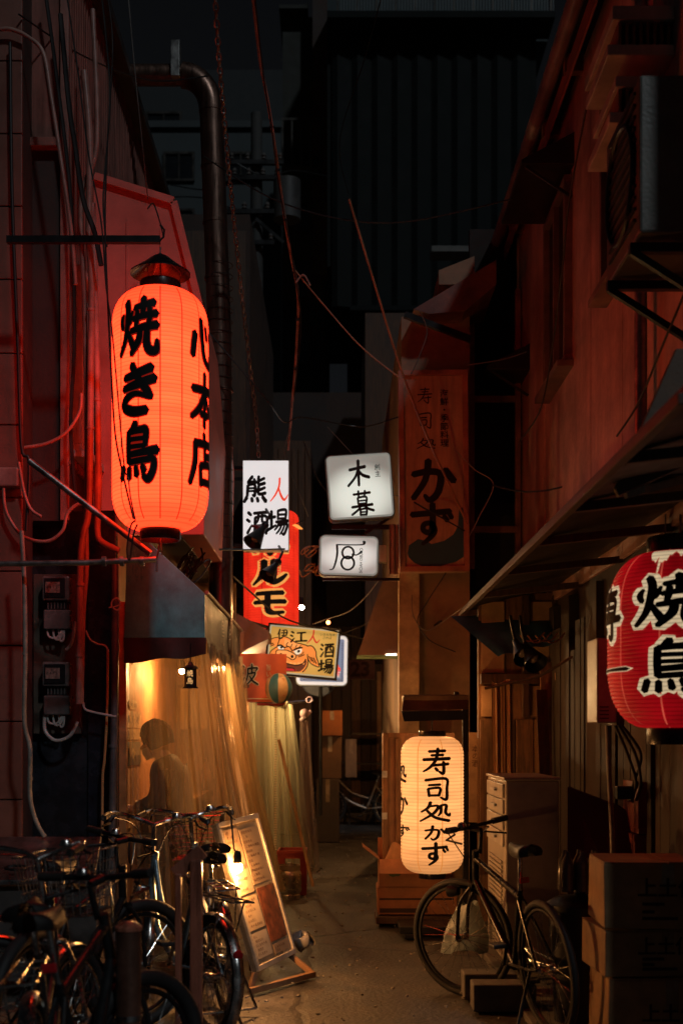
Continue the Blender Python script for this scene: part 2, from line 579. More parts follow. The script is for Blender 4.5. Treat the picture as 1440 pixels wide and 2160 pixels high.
def letter(mb, glyph, put, grow=0.0, wscale=1.0, per=5):
    """put(u, v, k) places a point of the unit box on the sign's surface; k counts strokes so that none share a plane."""
    for k, strip in enumerate(brush(glyph, grow, wscale, per)):
        x, y, dx, dy, hw = strip[0]
        n = len(strip)
        loop = []
        left = [(q[0] - q[3] * q[4], q[1] + q[2] * q[4]) for q in strip]
        right = [(q[0] + q[3] * q[4], q[1] - q[2] * q[4]) for q in strip]
        ex = strip[-1]
        h0 = (x - dx * hw * 0.7, y - dy * hw * 0.7)
        h1 = (ex[0] + ex[2] * ex[4] * 0.7, ex[1] + ex[3] * ex[4] * 0.7)
        P = lambda q: put(q[0] / 100, q[1] / 100, k)
        vs = [P(q) for q in left] + [P(q) for q in right] + [P(h0), P(h1)]
        fs = [(i, i + 1, n + i + 1, n + i) for i in range(n - 1)] + [(2 * n, 0, n), (2 * n + 1, 2 * n - 1, n - 1)]
        mb.add(vs, fs)


def text_mb(body, put, size=1.0, bold=0.0):
    """Plain print: Blender's own font turned into faces; put(u, v) with v down, em = 1."""
    c = bpy.data.curves.new('lettering', 'FONT')
    c.body = body
    c.size = size
    c.resolution_u = 2
    c.offset = bold
    c.align_x = 'LEFT'
    o = bpy.data.objects.new('lettering', c)
    COL.objects.link(o)
    dg = bpy.context.evaluated_depsgraph_get()
    me = bpy.data.meshes.new_from_object(o.evaluated_get(dg))
    mb = MB()
    mb.add([put(v.co.x, -v.co.y) for v in me.vertices], [tuple(p.vertices) for p in me.polygons])
    bpy.data.objects.remove(o)
    bpy.data.curves.remove(c)
    bpy.data.meshes.remove(me)
    return mb



# ================================================================== THE SETTING
g = MB()
def _gz(x, y): return 0.012 * math.sin(x * 2.1 + y * 0.7) * math.sin(y * 1.3) - 0.012 * max(0, 1 - abs(x) / 2.5)
g.grid(lambda u, v: ((u - 0.5) * 12, -4 + v * 40, _gz((u - 0.5) * 12, -4 + v * 40)), 48, 160)
structure('street', g, asphalt, smooth=True)
g = MB()
g.bx(-90, 90, -60, 160, -0.6, -0.15)
structure('ground', g, mat('earth', (0.05, 0.046, 0.042), 0.9, scale=1.5))
# shallow concrete gutter slabs along the right-hand shop fronts
slabm = mat('concrete', (0.17, 0.155, 0.135), 0.75, var=0.25, scale=3, bump=0.3, dirt=0.4)
ap = structure('pavement', MB().bx(0.98, 1.72, 5.0, 5.55, -0.05, 0.035), slabm, bevel=0.006)
for i in range(1, 16):
    part('paving_slab', MB().bx(0.98 + 0.006 * (i % 3), 1.72, 5.0 + 0.56 * i, 5.55 + 0.56 * i, -0.05, 0.03 + 0.004 * (i % 2)), slabm, ap, bevel=0.006)


def window_x(parent, x, out, y0, y1, z0, z1, glassm, framem, sill=True, mull=1):
    """A framed window on a wall that runs along the alley; out = +1/-1 says which way it faces."""
    f = MB()
    t = 0.05
    xa, xb = sorted((x - out * 0.01, x + out * 0.06))
    f.bx(xa, xb, y0, y1, z0, z0 + t).bx(xa, xb, y0, y1, z1 - t, z1)
    f.bx(xa, xb, y0, y0 + t, z0 + t, z1 - t).bx(xa, xb, y1 - t, y1, z0 + t, z1 - t)
    for i in range(mull):
        c = y0 + (y1 - y0) * (i + 1) / (mull + 1)
        f.bx(xa, xb - 0.01, c - 0.02, c + 0.02, z0 + t, z1 - t)
    w = part('window', f, framem, parent, bevel=0.004)
    px = x + out * 0.018
    part('pane', MB().bx(min(px, px - out * .008), max(px, px - out * .008), y0 + t, y1 - t, z0 + t, z1 - t), glassdark, w)
    if sill:
        sa, sb = sorted((x, x + out * 0.12))
        part('sill', MB().bx(sa, sb, y0 - 0.05, y1 + 0.05, z0 - 0.05, z0 - 0.002), framem, w, bevel=0.004)
    return w


def window_y(parent, y, x0, x1, z0, z1, glassm, framem, mull=1, t=0.06):
    f = MB()
    f.bx(x0, x1, y - 0.07, y + .01, z0, z0 + t).bx(x0, x1, y - 0.07, y + .01, z1 - t, z1)
    f.bx(x0, x0 + t, y - 0.07, y + .01, z0 + t, z1 - t).bx(x1 - t, x1, y - 0.07, y + .01, z0 + t, z1 - t)
    for i in range(mull):
        c = x0 + (x1 - x0) * (i + 1) / (mull + 1)
        f.bx(c - t / 3, c + t / 3, y - 0.06, y + .01, z0 + t, z1 - t)
    w = part('window', f, framem, parent)
    part('pane', MB().bx(x0 + t, x1 - t, y - 0.025, y - 0.015, z0 + t, z1 - t), glassm, w)
    return w


darkframe = mat('dark_aluminium', (0.05, 0.045, 0.04), 0.4, 0.6, var=0.2, bump=0.03)
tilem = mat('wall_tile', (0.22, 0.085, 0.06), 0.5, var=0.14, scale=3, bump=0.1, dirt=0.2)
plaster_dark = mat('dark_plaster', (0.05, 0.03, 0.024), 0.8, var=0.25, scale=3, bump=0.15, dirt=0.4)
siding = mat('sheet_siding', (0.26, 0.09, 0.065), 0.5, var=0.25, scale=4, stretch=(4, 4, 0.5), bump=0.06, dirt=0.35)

# ---- tiled house, nearest on the left: its end wall faces the lens
t = thing('tiled_house', 'near house with a pinkish tiled end wall beside the red lit corner', 'house', (-2.6, 7.8, 0))
part('wall', MB().bx(-4.4, -1.985, 7.785, 8.055, 0, 8.6), plaster_dark, t)
zs = [Z(q, 7.75) for q in (2010, 1849, 1687, 1522, 1362, 1205, 1050, 896, 745, 589, 435, 282, 128, -26, -180)]
zs = [0.0] + zs
for col in range(3):
    xb = -1.977 - col * 0.606
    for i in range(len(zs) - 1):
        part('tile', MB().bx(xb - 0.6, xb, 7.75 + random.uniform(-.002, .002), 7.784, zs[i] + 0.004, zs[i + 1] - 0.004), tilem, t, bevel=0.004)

# ---- tall sided house behind it: corrugated flank running up the alley
t = thing('sided_house', 'tall house with narrow ribbed siding glowing red beside the hanging lantern', 'house', (-2.9, 8.1, 0))
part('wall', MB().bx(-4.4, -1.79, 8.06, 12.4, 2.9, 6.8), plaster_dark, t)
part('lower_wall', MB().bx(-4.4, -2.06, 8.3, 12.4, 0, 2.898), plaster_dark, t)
rib = MB()
yy, k = 8.06, 0
while yy < 12.35:                            # ribbed siding sheet on the flank: half-round ribs
    rib.bx(-1.79, -1.772, yy, yy + 0.05, 3.3, 6.79)
    rib.bx(-1.79, -1.758, yy + 0.05, yy + 0.075, 3.3, 6.79)
    yy += 0.075
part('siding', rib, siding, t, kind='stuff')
part('roof', MB().prism([(-4.6, 7.95, 6.82), (-1.66, 7.95, 6.82), (-1.66, 7.95, 6.9), (-4.6, 7.95, 7.6)], (0, 4.6, 0)), mat('roof_sheet', (0.05, 0.045, 0.045), 0.5, 0.4), t)
part('corner_trim', MB().bx(-1.80, -1.745, 8.03, 8.065, 2.9, 6.8), mat('pale_trim', (0.32, 0.14, 0.11), 0.5, dirt=.3), t, bevel=0.004)
part('gable_siding', MB().bx(-2.02, -1.81, 8.035, 8.062, 5.38, 6.8), siding, t)
part('ledge', MB().bx(-2.04, -1.81, 7.99, 8.062, 5.32, 5.378), siding, t, bevel=0.005)
window_x(t, -1.758, 1, 8.25, 8.75, 3.4, 4.65, glassdark, mat('white_window_frame', (0.5, 0.44, 0.4), .4, dirt=.3), mull=0)
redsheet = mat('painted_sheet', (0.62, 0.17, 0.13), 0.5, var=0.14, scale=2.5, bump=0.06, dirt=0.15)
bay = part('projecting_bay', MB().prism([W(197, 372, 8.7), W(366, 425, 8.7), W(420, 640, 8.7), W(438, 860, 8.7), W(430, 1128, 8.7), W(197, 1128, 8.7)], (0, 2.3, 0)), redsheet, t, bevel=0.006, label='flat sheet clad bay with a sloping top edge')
for a, b in ((0.33, 0.0), (0.66, 0.0)):
    xx = -1.72 + a * 0.72
    part('sheet_seam', MB().bx(xx, xx + 0.012, 8.688, 8.70, Z(1120, 8.7), Z(455 + 40 * a, 8.7)), redsheet, bay)
part('edge_flashing', MB().bar(W(200, 372, 8.68), W(366, 424, 8.68), 0.03, 0.05).bar(W(367, 426, 8.68), W(420, 640, 8.68), 0.03, 0.05), redsheet, bay)

# ---- left eatery: facade along the alley, glossy end panel, room lit inside
stall = thing('grill_eatery', 'small eatery on the left with a warm lit room behind clear vinyl', 'eatery', (-1.6, 8.4, 0))
panelm = mat('glossy_blue_black_panel', (0.035, 0.042, 0.055), 0.26, 0.35, var=0.4, scale=5, bump=0.05, dirt=0.5)
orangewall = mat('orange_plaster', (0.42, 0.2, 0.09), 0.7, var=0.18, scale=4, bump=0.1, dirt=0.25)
part('end_panel', MB().bx(-2.05, -1.475, 8.26, 8.32, 0, 3.0), panelm, stall, bevel=0.004)
part('end_panel', MB().bx(-1.66, -1.475, 8.235, 8.258, 0, 3.0), mat('navy_panel', (0.022, 0.03, 0.05), 0.25, 0.3, var=.4, scale=6, dirt=.4, bump=.04), stall, bevel=0.004, label='narrow navy strip of the glossy end panel')
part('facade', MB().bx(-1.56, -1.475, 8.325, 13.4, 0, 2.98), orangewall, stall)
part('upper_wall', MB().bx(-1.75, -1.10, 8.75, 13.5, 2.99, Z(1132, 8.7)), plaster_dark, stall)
part('far_partition', MB().bx(-1.47, -0.93, 11.36, 11.42, 0, 2.9), wood_mid, stall)
for i in range(4):
    part('partition_board', MB().bx(-1.47 + i * .122, -1.354 + i * .122, 11.33, 11.355, 0, 2.7), wood_mid, stall, bevel=.003)
part('door_post', MB().bx(-1.47, -1.42, 8.33, 8.39, 0, 2.4), mat('orange_post', (0.5, 0.24, 0.08), .5, dirt=.2), stall, bevel=.004)
part('counter', MB().bx(-1.472, -1.12, 9.2, 11.2, 0.94, 1.0).bx(-1.472, -1.4, 9.2, 11.2, 0, 0.938), wood_mid, stall, bevel=.005)

# awning of the eatery: blue-grey sheet hood, dark fascia, scalloped black valance
hoodm = mat('hood_sheet', (0.08, 0.52, 0.60), 0.36, 0.0, var=0.45, scale=3.2, stretch=(1.2, 1.2, .5), bump=0.08, dirt=0.6, rgb2=(0.035, 0.26, 0.31))
prof = [W(262, 1345, 8.3), W(432, 1345, 8.3), W(432, 1252, 8.3), W(302, 1132, 8.3), W(268, 1138, 8.3)]
aw = part('awning', MB().prism([(q.x, q.y, q.z) for q in prof], (0, 0.03, 0)), hoodm, stall, label='blue grey sheet metal end of the awning', bevel=.003)
xw, xf = prof[0].x, prof[1].x
zt, zf, zb = prof[3].z, prof[2].z, prof[1].z
canvas = mat('dark_canvas', (0.018, 0.015, 0.013), 0.55, var=0.4, scale=5, bump=0.2, bscale=25, dirt=0.4)
part('sloping_cover', MB().prism([(prof[3].x, 8.335, zt), (xf, 8.335, zf), (xf, 8.335, zf - .02), (prof[3].x, 8.335, zt - .02)], (0, 3.0, 0)), canvas, aw)
part('fascia', MB().grid(lambda u, v: (xf + 0.006 * math.sin(u * 19), 8.335 + 3.0 * u, zf - 0.005 + (zb - zf) * v), 40, 3), canvas, aw, smooth=True)
va = MB()
def _val(u, v):
    sc = abs(math.sin(u * PI * 9))
    return (xf + 0.012 + 0.014 * math.sin(u * 31) * v, 8.335 + 3.0 * u, zb - v * (0.09 + 0.06 * sc))
va.grid(_val, 108, 4)
va.grid(lambda u, v: (xw + (xf - xw + .01) * u, 8.30 - 0.012 * math.sin(u * 14) * v, zb - v * (0.17 - 0.05 * u + .008 * math.sin(u * 11))), 24, 4)
part('valance', va, canvas, aw, smooth=True)
part('rail', MB().tube([(xf + .012, 8.32, zf + .01), (xf + .012, 11.35, zf + .01)], .014), galv, aw, smooth=True)
# pale lettering on the dark fascia
fl = MB()
for j, ch in enumerate('鳥焼心'):
    letter(fl, ch, lambda u, v, k, j=j: (xf + 0.016, 9.3 + j * .62 + .3 * u, zf - .06 - v * .2), wscale=.7)
part('lettering', fl, mat('faded_print', (0.3, 0.26, 0.2), .7), aw)

# second eatery, further on: facade, maroon awning, warm lit door
st2 = thing('offal_eatery', 'second eatery farther up the alley under a maroon awning', 'eatery', (-1.0, 12, 0))
maroon = mat('maroon_canvas', (0.13, 0.035, 0.03), 0.6, var=.3, bump=.15, dirt=.3)
part('facade', MB().bx(-1.7, -0.95, 13.5, 18.5, 0, 7.2), plaster_dark, st2)
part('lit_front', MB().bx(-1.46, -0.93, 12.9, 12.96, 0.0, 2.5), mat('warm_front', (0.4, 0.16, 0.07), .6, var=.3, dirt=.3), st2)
part('side_wall', MB().bx(-0.98, -0.92, 12.97, 13.48, 0, 4.2), plaster_dark, st2)
part('awning', MB().prism([W(490, 1288, 11.45), W(566, 1330, 11.45), W(566, 1348, 11.45), W(486, 1384, 11.45)], (0, 1.4, 0)), maroon, st2, label='maroon canvas awning')
part('upper_front', MB().bx(-1.7, -.99, 13.45, 13.49, 3, 7.0), wood_dark, st2)

# ---- right building: rust coloured wall over the awnings, two windows, gutter
rb = thing('weathered_house', 'right hand house with a stained reddish upper wall and two tall windows', 'house', (2.4, 6, 0))
stain = mat('stained_panel', (0.60, 0.36, 0.32), 0.55, var=0.2, scale=2.2, stretch=(1.6, 1.6, .22), bump=0.08, bscale=30, dirt=0.5)
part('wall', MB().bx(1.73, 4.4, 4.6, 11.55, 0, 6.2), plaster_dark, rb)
yy = 4.62
k = 0
widths = [.91, .92, .9, .91, .92, .9, .91, .91]
for wd in widths:
    part('wall_panel', MB().bx(1.70 + random.uniform(-.003, .003), 1.729, yy + .002, min(yy + wd - .002, 11.55), 2.56, 6.18), stain, rb, bevel=.003)
    yy += wd
    if yy > 11.5: break
part('far_corner_trim', MB().bx(1.69, 1.76, 11.552, 11.61, 2.2, 6.18), stain, rb, bevel=.004)
frm = mat('window_surround', (0.22, 0.15, 0.12), .5, dirt=.4)
for a, b, z0, z1 in ((8.9, 9.82, 4.2, 5.55), (6.75, 7.72, 4.24, 5.5)):
    window_x(rb, 1.70, -1, a, b, z0, z1, glassdark, frm)
# little sheet hoods over the windows, on brackets
hm = mat('hood_black_sheet', (0.03, 0.026, 0.024), .45, .3, dirt=.3)
for yc, zc, ln in ((9.35, 5.62, 1.05), (11.2, 4.75, .7)):
    h = part('window_hood', MB().prism([(1.70, yc - ln / 2, zc + .2), (1.32, yc - ln / 2, zc), (1.32, yc - ln / 2, zc - .03), (1.70, yc - ln / 2, zc - .03)], (0, ln, 0)), hm, rb, bevel=.004)
    part('bracket', MB().bar((1.69, yc - ln / 2 + .05, zc - .25), (1.36, yc - ln / 2 + .05, zc - .03), .02), hm, h)
rf = part('roof', MB().prism([(1.56, 4.4, 6.2), (4.6, 4.4, 7.6), (4.6, 4.4, 7.7), (1.56, 4.4, 6.28)], (0, 7.3, 0)), mat('roof_sheet', (0.05, 0.045, 0.045), .5), rb)
gut = MB()
gut.grid(lambda u, v: (1.52 - .055 * math.cos(v * PI), 4.4 + 7.3 * u, 6.19 - .06 * math.sin(v * PI)), 12, 8)
part('gutter', gut, mat('gutter_sheet', (0.3, 0.2, 0.18), .45, .3, dirt=.3), rb, smooth=True)
for i in range(8):
    yb = 4.9 + i * .9
    part('rafter_end', MB().bx(1.57, 1.70, yb, yb + .07, 6.08, 6.2), wood_mid, rb)
part('eave_board', MB().bx(1.585, 1.60, 4.4, 11.7, 6.0, 6.13), mat('red_brown_board', (.3, .1, .07), .6, dirt=.3), rb)
# near slatted balcony boxes of the same house, high up at the lens's side
bal = part('balcony', MB().bx(1.385, 1.698, 6.2, 6.9, 5.10, 5.17), offwhite, rb, bevel=.006, label='near balcony with pale ledges and ribbed soffits')
for z, xa_ in ((4.92, 1.36), (4.76, 1.40), (4.58, 1.37)):
    part('ledge', MB().bx(xa_, 1.698, 6.2, 6.75, z, z + .055), offwhite, bal, bevel=.006)
for j in range(8):
    part('soffit_rib', MB().bx(1.42 + j * .035, 1.436 + j * .035, 6.22, 6.7, 4.98, 5.098), wood_mid, bal)
    part('soffit_rib', MB().bx(1.42 + j * .035, 1.436 + j * .035, 6.22, 6.7, 4.64, 4.758), wood_mid, bal)
part('downpipe', MB().tube([(1.63, 6.62, 2.7), (1.63, 6.62, 6.15)], .035, 10), galv, rb, smooth=True)
# awning over the right shop fronts: dark canvas on a timber frame
cz = 2.50
ra = part('awning', MB().prism([(1.02, 3.6, cz), (1.725, 3.6, cz + .16), (1.725, 3.6, cz + .185), (1.02, 3.6, cz + .03)], (0, 6.45, 0)), mat('black_canvas', (0.013, 0.011, 0.010), .6, var=.3, bump=.2, bscale=20, dirt=.3), rb, label='long dark canvas awning on timber ribs')
part('front_rail', MB().bx(.995, 1.03, 3.6, 10.07, cz - .035, cz + .0), wood_dark, ra, bevel=.004)
for y in (4.4, 5.35, 6.3, 7.45, 8.7, 10.0):
    part('awning_rib', MB().bar((1.03, y, cz - .015), (1.72, y, cz + .06), .045, .04), wood_dark, ra)
part('drop_cloth', MB().grid(lambda u, v: (1.04 + 1.2 * u, 10.06 + .01 * math.sin(u * 20), cz + .0 - v * (.05 + .01 * math.sin(u * 9))), 20, 2), mat('black_canvas', (0, 0, 0)), ra)
# shop front across the recess under the awning
sf = part('shop_front', MB().bx(1.12, 3.0, 9.75, 9.85, 0, 2.62), wood_mid, rb, label='timber shop front set back under the awning')
for i in range(11):
    x0 = 1.13 + i * .142
    part('front_board', MB().bx(x0, x0 + .134, 9.72 + .008 * (i % 2), 9.749, 0.02, 1.62), [wood_mid, wood_dark, wood_mid, wood_pale][i % 4], sf, bevel=.003)
for x in (1.46, 1.70, 1.94, 2.18):
    part('mullion', MB().bx(x, x + .05, 9.68, 9.749, 1.64, 2.6), wood_dark, sf, bevel=.003)
part('transom', MB().bx(1.13, 2.95, 9.67, 9.745, 1.9, 1.98), wood_dark, sf, bevel=.003)
paper = mat('paper_panel', (0.45, 0.28, 0.14), .8, var=.15, dirt=.3)
for i, x in enumerate((1.14, 1.515, 1.755, 1.995)):
    part('paper_pane', MB().bx(x, x + .18, 9.725, 9.745, 1.99, 2.55), paper, sf)
    part('paper_pane', MB().bx(x, x + .18, 9.725, 9.745, 1.645, 1.885), paper, sf)

# blue tarpaulin strip under the awning, and near fabric eave
tarp = solo('blue_tarpaulin', MB().grid(lambda u, v: (X(960 + 300 * u + 90 * (1 - v) * (1 - u), 9.4), 9.4 + .4 * v, Z(1385 - 96 * v - 50 * u * (1 - v), 9.4) + .012 * math.sin(u * 23) * (1 - v)), 24, 6),
            mat('tarp_blue', (0.05, 0.2, 0.34), .5, var=.3, bump=.2, bscale=15), 'dark blue tarpaulin slung below the end of the long canvas awning', 'tarpaulin', smooth=True)
e = thing('end_canopy', 'near tan canopy corner with a corrugated underside above the red lantern', 'canopy', (1.7, 5.0, 3))
tan = mat('tan_sheet', (0.16, 0.09, 0.055), .6, var=.2, dirt=.3)
part('side_panel', MB().prism([W(1425, 735, 5.0), W(1296, 1028, 5.0), W(1304, 1046, 5.0), W(1560, 930, 5.0), W(1560, 735, 5.0)], (0, .04, 0)), tan, e, bevel=.004)
for j in range(5):
    part('soffit_rib', MB().bar(W(1318 + j * 9, 1044 - j * 3, 5.03), W(1560, 960 - j * 10, 5.03) + Vector((0, .3 + .1 * j, 0)), .02, .03), mat('pale_rib', (.45, .36, .28), .5), e)

# mismatched dark boards over the lower wall under the long awning
yy = 5.7
rb_r = random.Random(21)
shade = [mat('dark_board_%d' % i, c, .75, var=.35, scale=4, stretch=(7, 7, .6), bump=.25, bscale=30, dirt=.6) for i, c in enumerate(((.022, .014, .009), (.034, .02, .012), (.016, .012, .010), (.05, .028, .015)))]
while yy < 9.6:
    w_ = rb_r.choice((.11, .16, .24, .36, .19))
    part('wall_board', MB().bx(1.69 - rb_r.uniform(0, .035), 1.729, yy, yy + w_ - rb_r.uniform(.006, .02), .04, rb_r.choice((2.5, 2.5, 2.1, 1.75, 2.3))), rb_r.choice(shade), rb, bevel=.003)
    yy += w_
gr_ = MB()
for i in range(420):
    x, y = random.uniform(-.7, .95), random.uniform(6.2, 19)
    s_ = random.uniform(.003, .011)
    gr_.box((x, y, .022), (s_ * 2, s_ * 1.4, s_), Matrix.Rotation(random.uniform(0, 6), 3, 'Z'))
gro = part('grit', gr_, mat('grit', (.25, .22, .18), .8, var=.5, scale=30), None)
gro['kind'] = 'stuff'
gro['label'] = 'loose grit and crumbs scattered on the alley floor'

# ---- sushi house at the end of the right row: cream end wall, gabled roof, dark recess beside it
sh = thing('sushi_house', 'cream plastered house end behind the tall painted sushi sign', 'house', (.9, 11, 0))
cream = mat('cream_plaster', (0.3, 0.2, 0.12), .75, var=.18, scale=2.5, bump=.12, dirt=.35)
part('wall', MB().bx(X(846, 10.9), X(990, 10.9), 10.9, 15.5, 0, Z(668, 10.9)), cream, sh)
part('corner_post', MB().bx(X(846, 10.9) - .03, X(884, 10.75), 10.74, 10.895, 0, Z(1150, 10.8)), mat('corner_timber', (.5, .38, .22), .5, dirt=.3), sh, bevel=.006)
part('roof', MB().prism([W(872, 652, 10.6), W(1046, 548, 10.6), W(1046, 600, 10.6), W(980, 655, 10.6), W(905, 662, 10.6)], (0, 3, 0)), mat('red_tin', (.2, .08, .06), .6, dirt=.4), sh)
part('eave_end', MB().prism([W(925, 600, 10.9), W(925, 570, 10.9), W(1000, 540, 10.9), W(1000, 600, 10.9)], (0, 2.6, 0)), cream, sh)
part('gutter_bracket', MB().bar(W(853, 664, 10.5), W(992, 716, 10.5), .05), blackmetal, sh)
part('recess_wall', MB().bx(X(990, 11.7), X(1100, 11.7), 11.7, 11.8, 0, 6.3), mat('black_timber', (.02, .013, .01), .8), sh)
fm = part('recess_frame', MB().bar(W(992, 842, 11.3), W(1090, 842, 11.3), .05), mat('red_timber', (.28, .12, .08), .6, dirt=.3), sh, label='timber bars across the dark recess')
for y0, a, b in ((1117, 992, 1090),):
    part('bar', MB().bar(W(a, y0, 11.3), W(b, y0, 11.3), .055), MATS['red_timber'], fm)
for x0, a, b in ((1091, 612, 1340), (994, 668, 1200)):
    part('bar', MB().bar(W(x0, a, 11.32), W(x0, b, 11.32), .05), MATS['red_timber'], fm)
part('awning', MB().prism([W(752, 1388, 11.5), W(806, 1226, 11.5), W(846, 1226, 11.5), W(846, 1388, 11.5)], (0, .05, 0)), mat('brown_canvas', (.12, .05, .03), .6), sh, label='brown folded awning over the green lit door')
gl_ = glow('green_ceiling_light', (.26, .36, .2), .55)
part('soffit', MB().prism([W(752, 1390, 11.4), W(850, 1390, 11.4), W(850, 1350, 12.6), W(786, 1350, 12.6)], (0, 0, .02)), mat('green_soffit', (.2, .3, .16), .6), sh)

# far end of the alley: dark fronts
fw = thing('far_shutter_front', 'dark timber shop front closing the far end of the alley', 'building', (0, 21.5, 0))
part('wall', MB().bx(-2.6, 2.6, 21.6, 21.9, 0, 7.5), plaster_dark, fw)
for i in range(15):
    x0 = -1.1 + i * .17
    part('shutter_board', MB().bx(x0, x0 + .155, 21.56 + .012 * (i % 2), 21.598, 0.15, 3.4), [wood_dark, wood_dark, wood_mid][i % 3], fw, bevel=.004)
part('step', MB().bx(-.9, 1.4, 21.1, 21.55, 0, .16), slabm, fw, bevel=.01)
part('door_post', MB().bx(X(795, 21.5), X(803, 21.5), 21.45, 21.55, 0, 2.6), mat('lit_post', (.5, .25, .1), .5), fw)

# ---- tall dark ribbed building over the alley's end
tb = thing('ribbed_tower_block', 'tall near black block with wide vertical ribs and a balcony on top', 'building', (1.4, 23, 0))
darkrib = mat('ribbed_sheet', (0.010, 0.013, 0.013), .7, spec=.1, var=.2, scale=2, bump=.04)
d = 22.6
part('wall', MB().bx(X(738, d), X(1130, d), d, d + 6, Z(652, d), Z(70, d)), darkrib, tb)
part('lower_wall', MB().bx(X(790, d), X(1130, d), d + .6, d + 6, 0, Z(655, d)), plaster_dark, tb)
for i in range(10):
    x0 = X(700 + i * 42, d)
    part('facade_rib', MB().prism([(x0, d - .005, Z(78, d)), (x0 + .1, d - .07, Z(78, d)), (x0 + .33, d - .005, Z(78, d))], (0, 0, Z(648, d) - Z(78, d))), darkrib, tb)
part('side_flank', MB().bx(X(690, d), X(738, d) - .002, d + .05, d + 6, Z(560, d), Z(70, d)), darkrib, tb)
part('lower_trim', MB().bx(X(738, d), X(1130, d), d - .1, d - .001, Z(658, d), Z(648, d)), darkrib, tb)
bl = part('balcony_slab', MB().bx(X(690, d), X(1160, d), d - .5, d + .2, Z(70, d) + .003, Z(56, d)), darkrib, tb)
for i in range(12):
    xx = X(712 + i * 40, d)
    part('balcony_post', MB().bar((xx, d - .45, Z(56, d)), (xx, d - .45, Z(-10, d)), .03), darkframe, bl)
part('balcony_rail', MB().bar((X(690, d), d - .45, Z(8, d)), (X(1160, d), d - .45, Z(8, d)), .05), darkframe, bl)
bal_m = mat('balusters', (.08, .11, .12), .6)
bb = MB()
for i in range(75): bb.bx(X(712 + i * 6, d), X(712 + i * 6, d) + .018, d - .46, d - .44, Z(54, d), Z(10, d))
part('baluster', bb, bal_m, bl, kind='stuff')
part('back_wall', MB().bx(X(690, d), X(1160, d), d + .3, d + 5, Z(68, d) , Z(-90, d)), mat('blue_grey_render', (.03, .045, .05), .8), tb)
part('shop_canopy', MB().bx(X(910, 20), X(1060, 20), 20, 20.4, Z(530, 20), Z(518, 20)), mat('canopy_edge', (.1, .1, .09), .6), tb)

mt = thing('narrow_dark_house', 'narrow dark house with a railed balcony left of the ribbed block', 'house', (-.5, 25, 0))
d = 25
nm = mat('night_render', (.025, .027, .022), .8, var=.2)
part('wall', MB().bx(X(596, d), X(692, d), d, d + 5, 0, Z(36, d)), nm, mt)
part('side_wall', MB().bx(X(660, d), X(692, d) - .01, d - .5, d - .002, Z(600, d), Z(0, d)), mat('dark_plaster', (0, 0, 0)), mt)
part('roof', MB().bx(X(590, d), X(650, d), d - .3, d + 5, Z(36, d) + .003, Z(28, d)), nm, mt)
b2 = part('balcony', MB().bx(X(598, d), X(680, d), d - .9, d - .003, Z(405, d), Z(392, d)), nm, mt)
for i in range(5):
    part('rail_post', MB().bar((X(600 + i * 19, d), d - .85, Z(392, d)), (X(600 + i * 19, d), d - .85, Z(298, d)), .035), darkframe, b2)
part('rail', MB().bar((X(598, d), d - .85, Z(296, d)), (X(680, d), d - .85, Z(296, d)), .05), darkframe, b2)
for py in (420, 560, 700):
    window_y(mt, d, X(622, d), X(655, d), Z(py + 70, d), Z(py, d), glassdark, darkframe)
part('pipe', MB().tube([(X(682, d), d - .1, 2), (X(682, d), d - .1, Z(160, d))], .06), nm, mt)

bf = thing('blue_grey_flats', 'blue grey block of flats with small windows behind the utility pole', 'building', (-3, 31, 0))
d = 31
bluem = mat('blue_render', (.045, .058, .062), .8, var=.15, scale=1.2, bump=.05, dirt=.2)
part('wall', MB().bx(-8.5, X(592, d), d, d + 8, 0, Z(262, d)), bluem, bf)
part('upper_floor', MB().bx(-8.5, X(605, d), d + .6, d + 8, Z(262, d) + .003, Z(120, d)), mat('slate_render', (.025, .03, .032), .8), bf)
part('parapet', MB().bx(-8.5, X(596, d), d - .1, d - .002, Z(272, d), Z(258, d)), bluem, bf)
for px in (345, 475):
    for py in (322, 442, 562, 682, 802):
        window_y(bf, d, X(px, d), X(px + 66, d), Z(py + 62, d), Z(py, d), glassdark, darkframe)
window_y(bf, d + .6, X(300, d), X(378, d), Z(258, d), Z(212, d), glassdark, darkframe)

# mid-distance left fronts above the second eatery
ml = thing('shuttered_house', 'dark wooden fronted house behind the white signs', 'house', (-.8, 19, 0))
part('wall', MB().bx(-2.4, X(655, 18.6), 18.6, 21.5, 0, Z(930, 18.6)), wood_dark, ml)
for i in range(7):
    x0 = X(560 + i * 14, 18.6)
    part('board', MB().bx(x0, x0 + .085, 18.56 + .01 * (i % 2), 18.598, 0, Z(945, 18.6)), wood_dark, ml)
mr_ = thing('plank_house', 'dark unlit house upper floor behind the lit square signs', 'house', (.8, 18.5, 0))
part('wall', MB().bx(X(770, 18), 2.6, 18, 21, 2.7, Z(660, 18)), wood_dark, mr_)


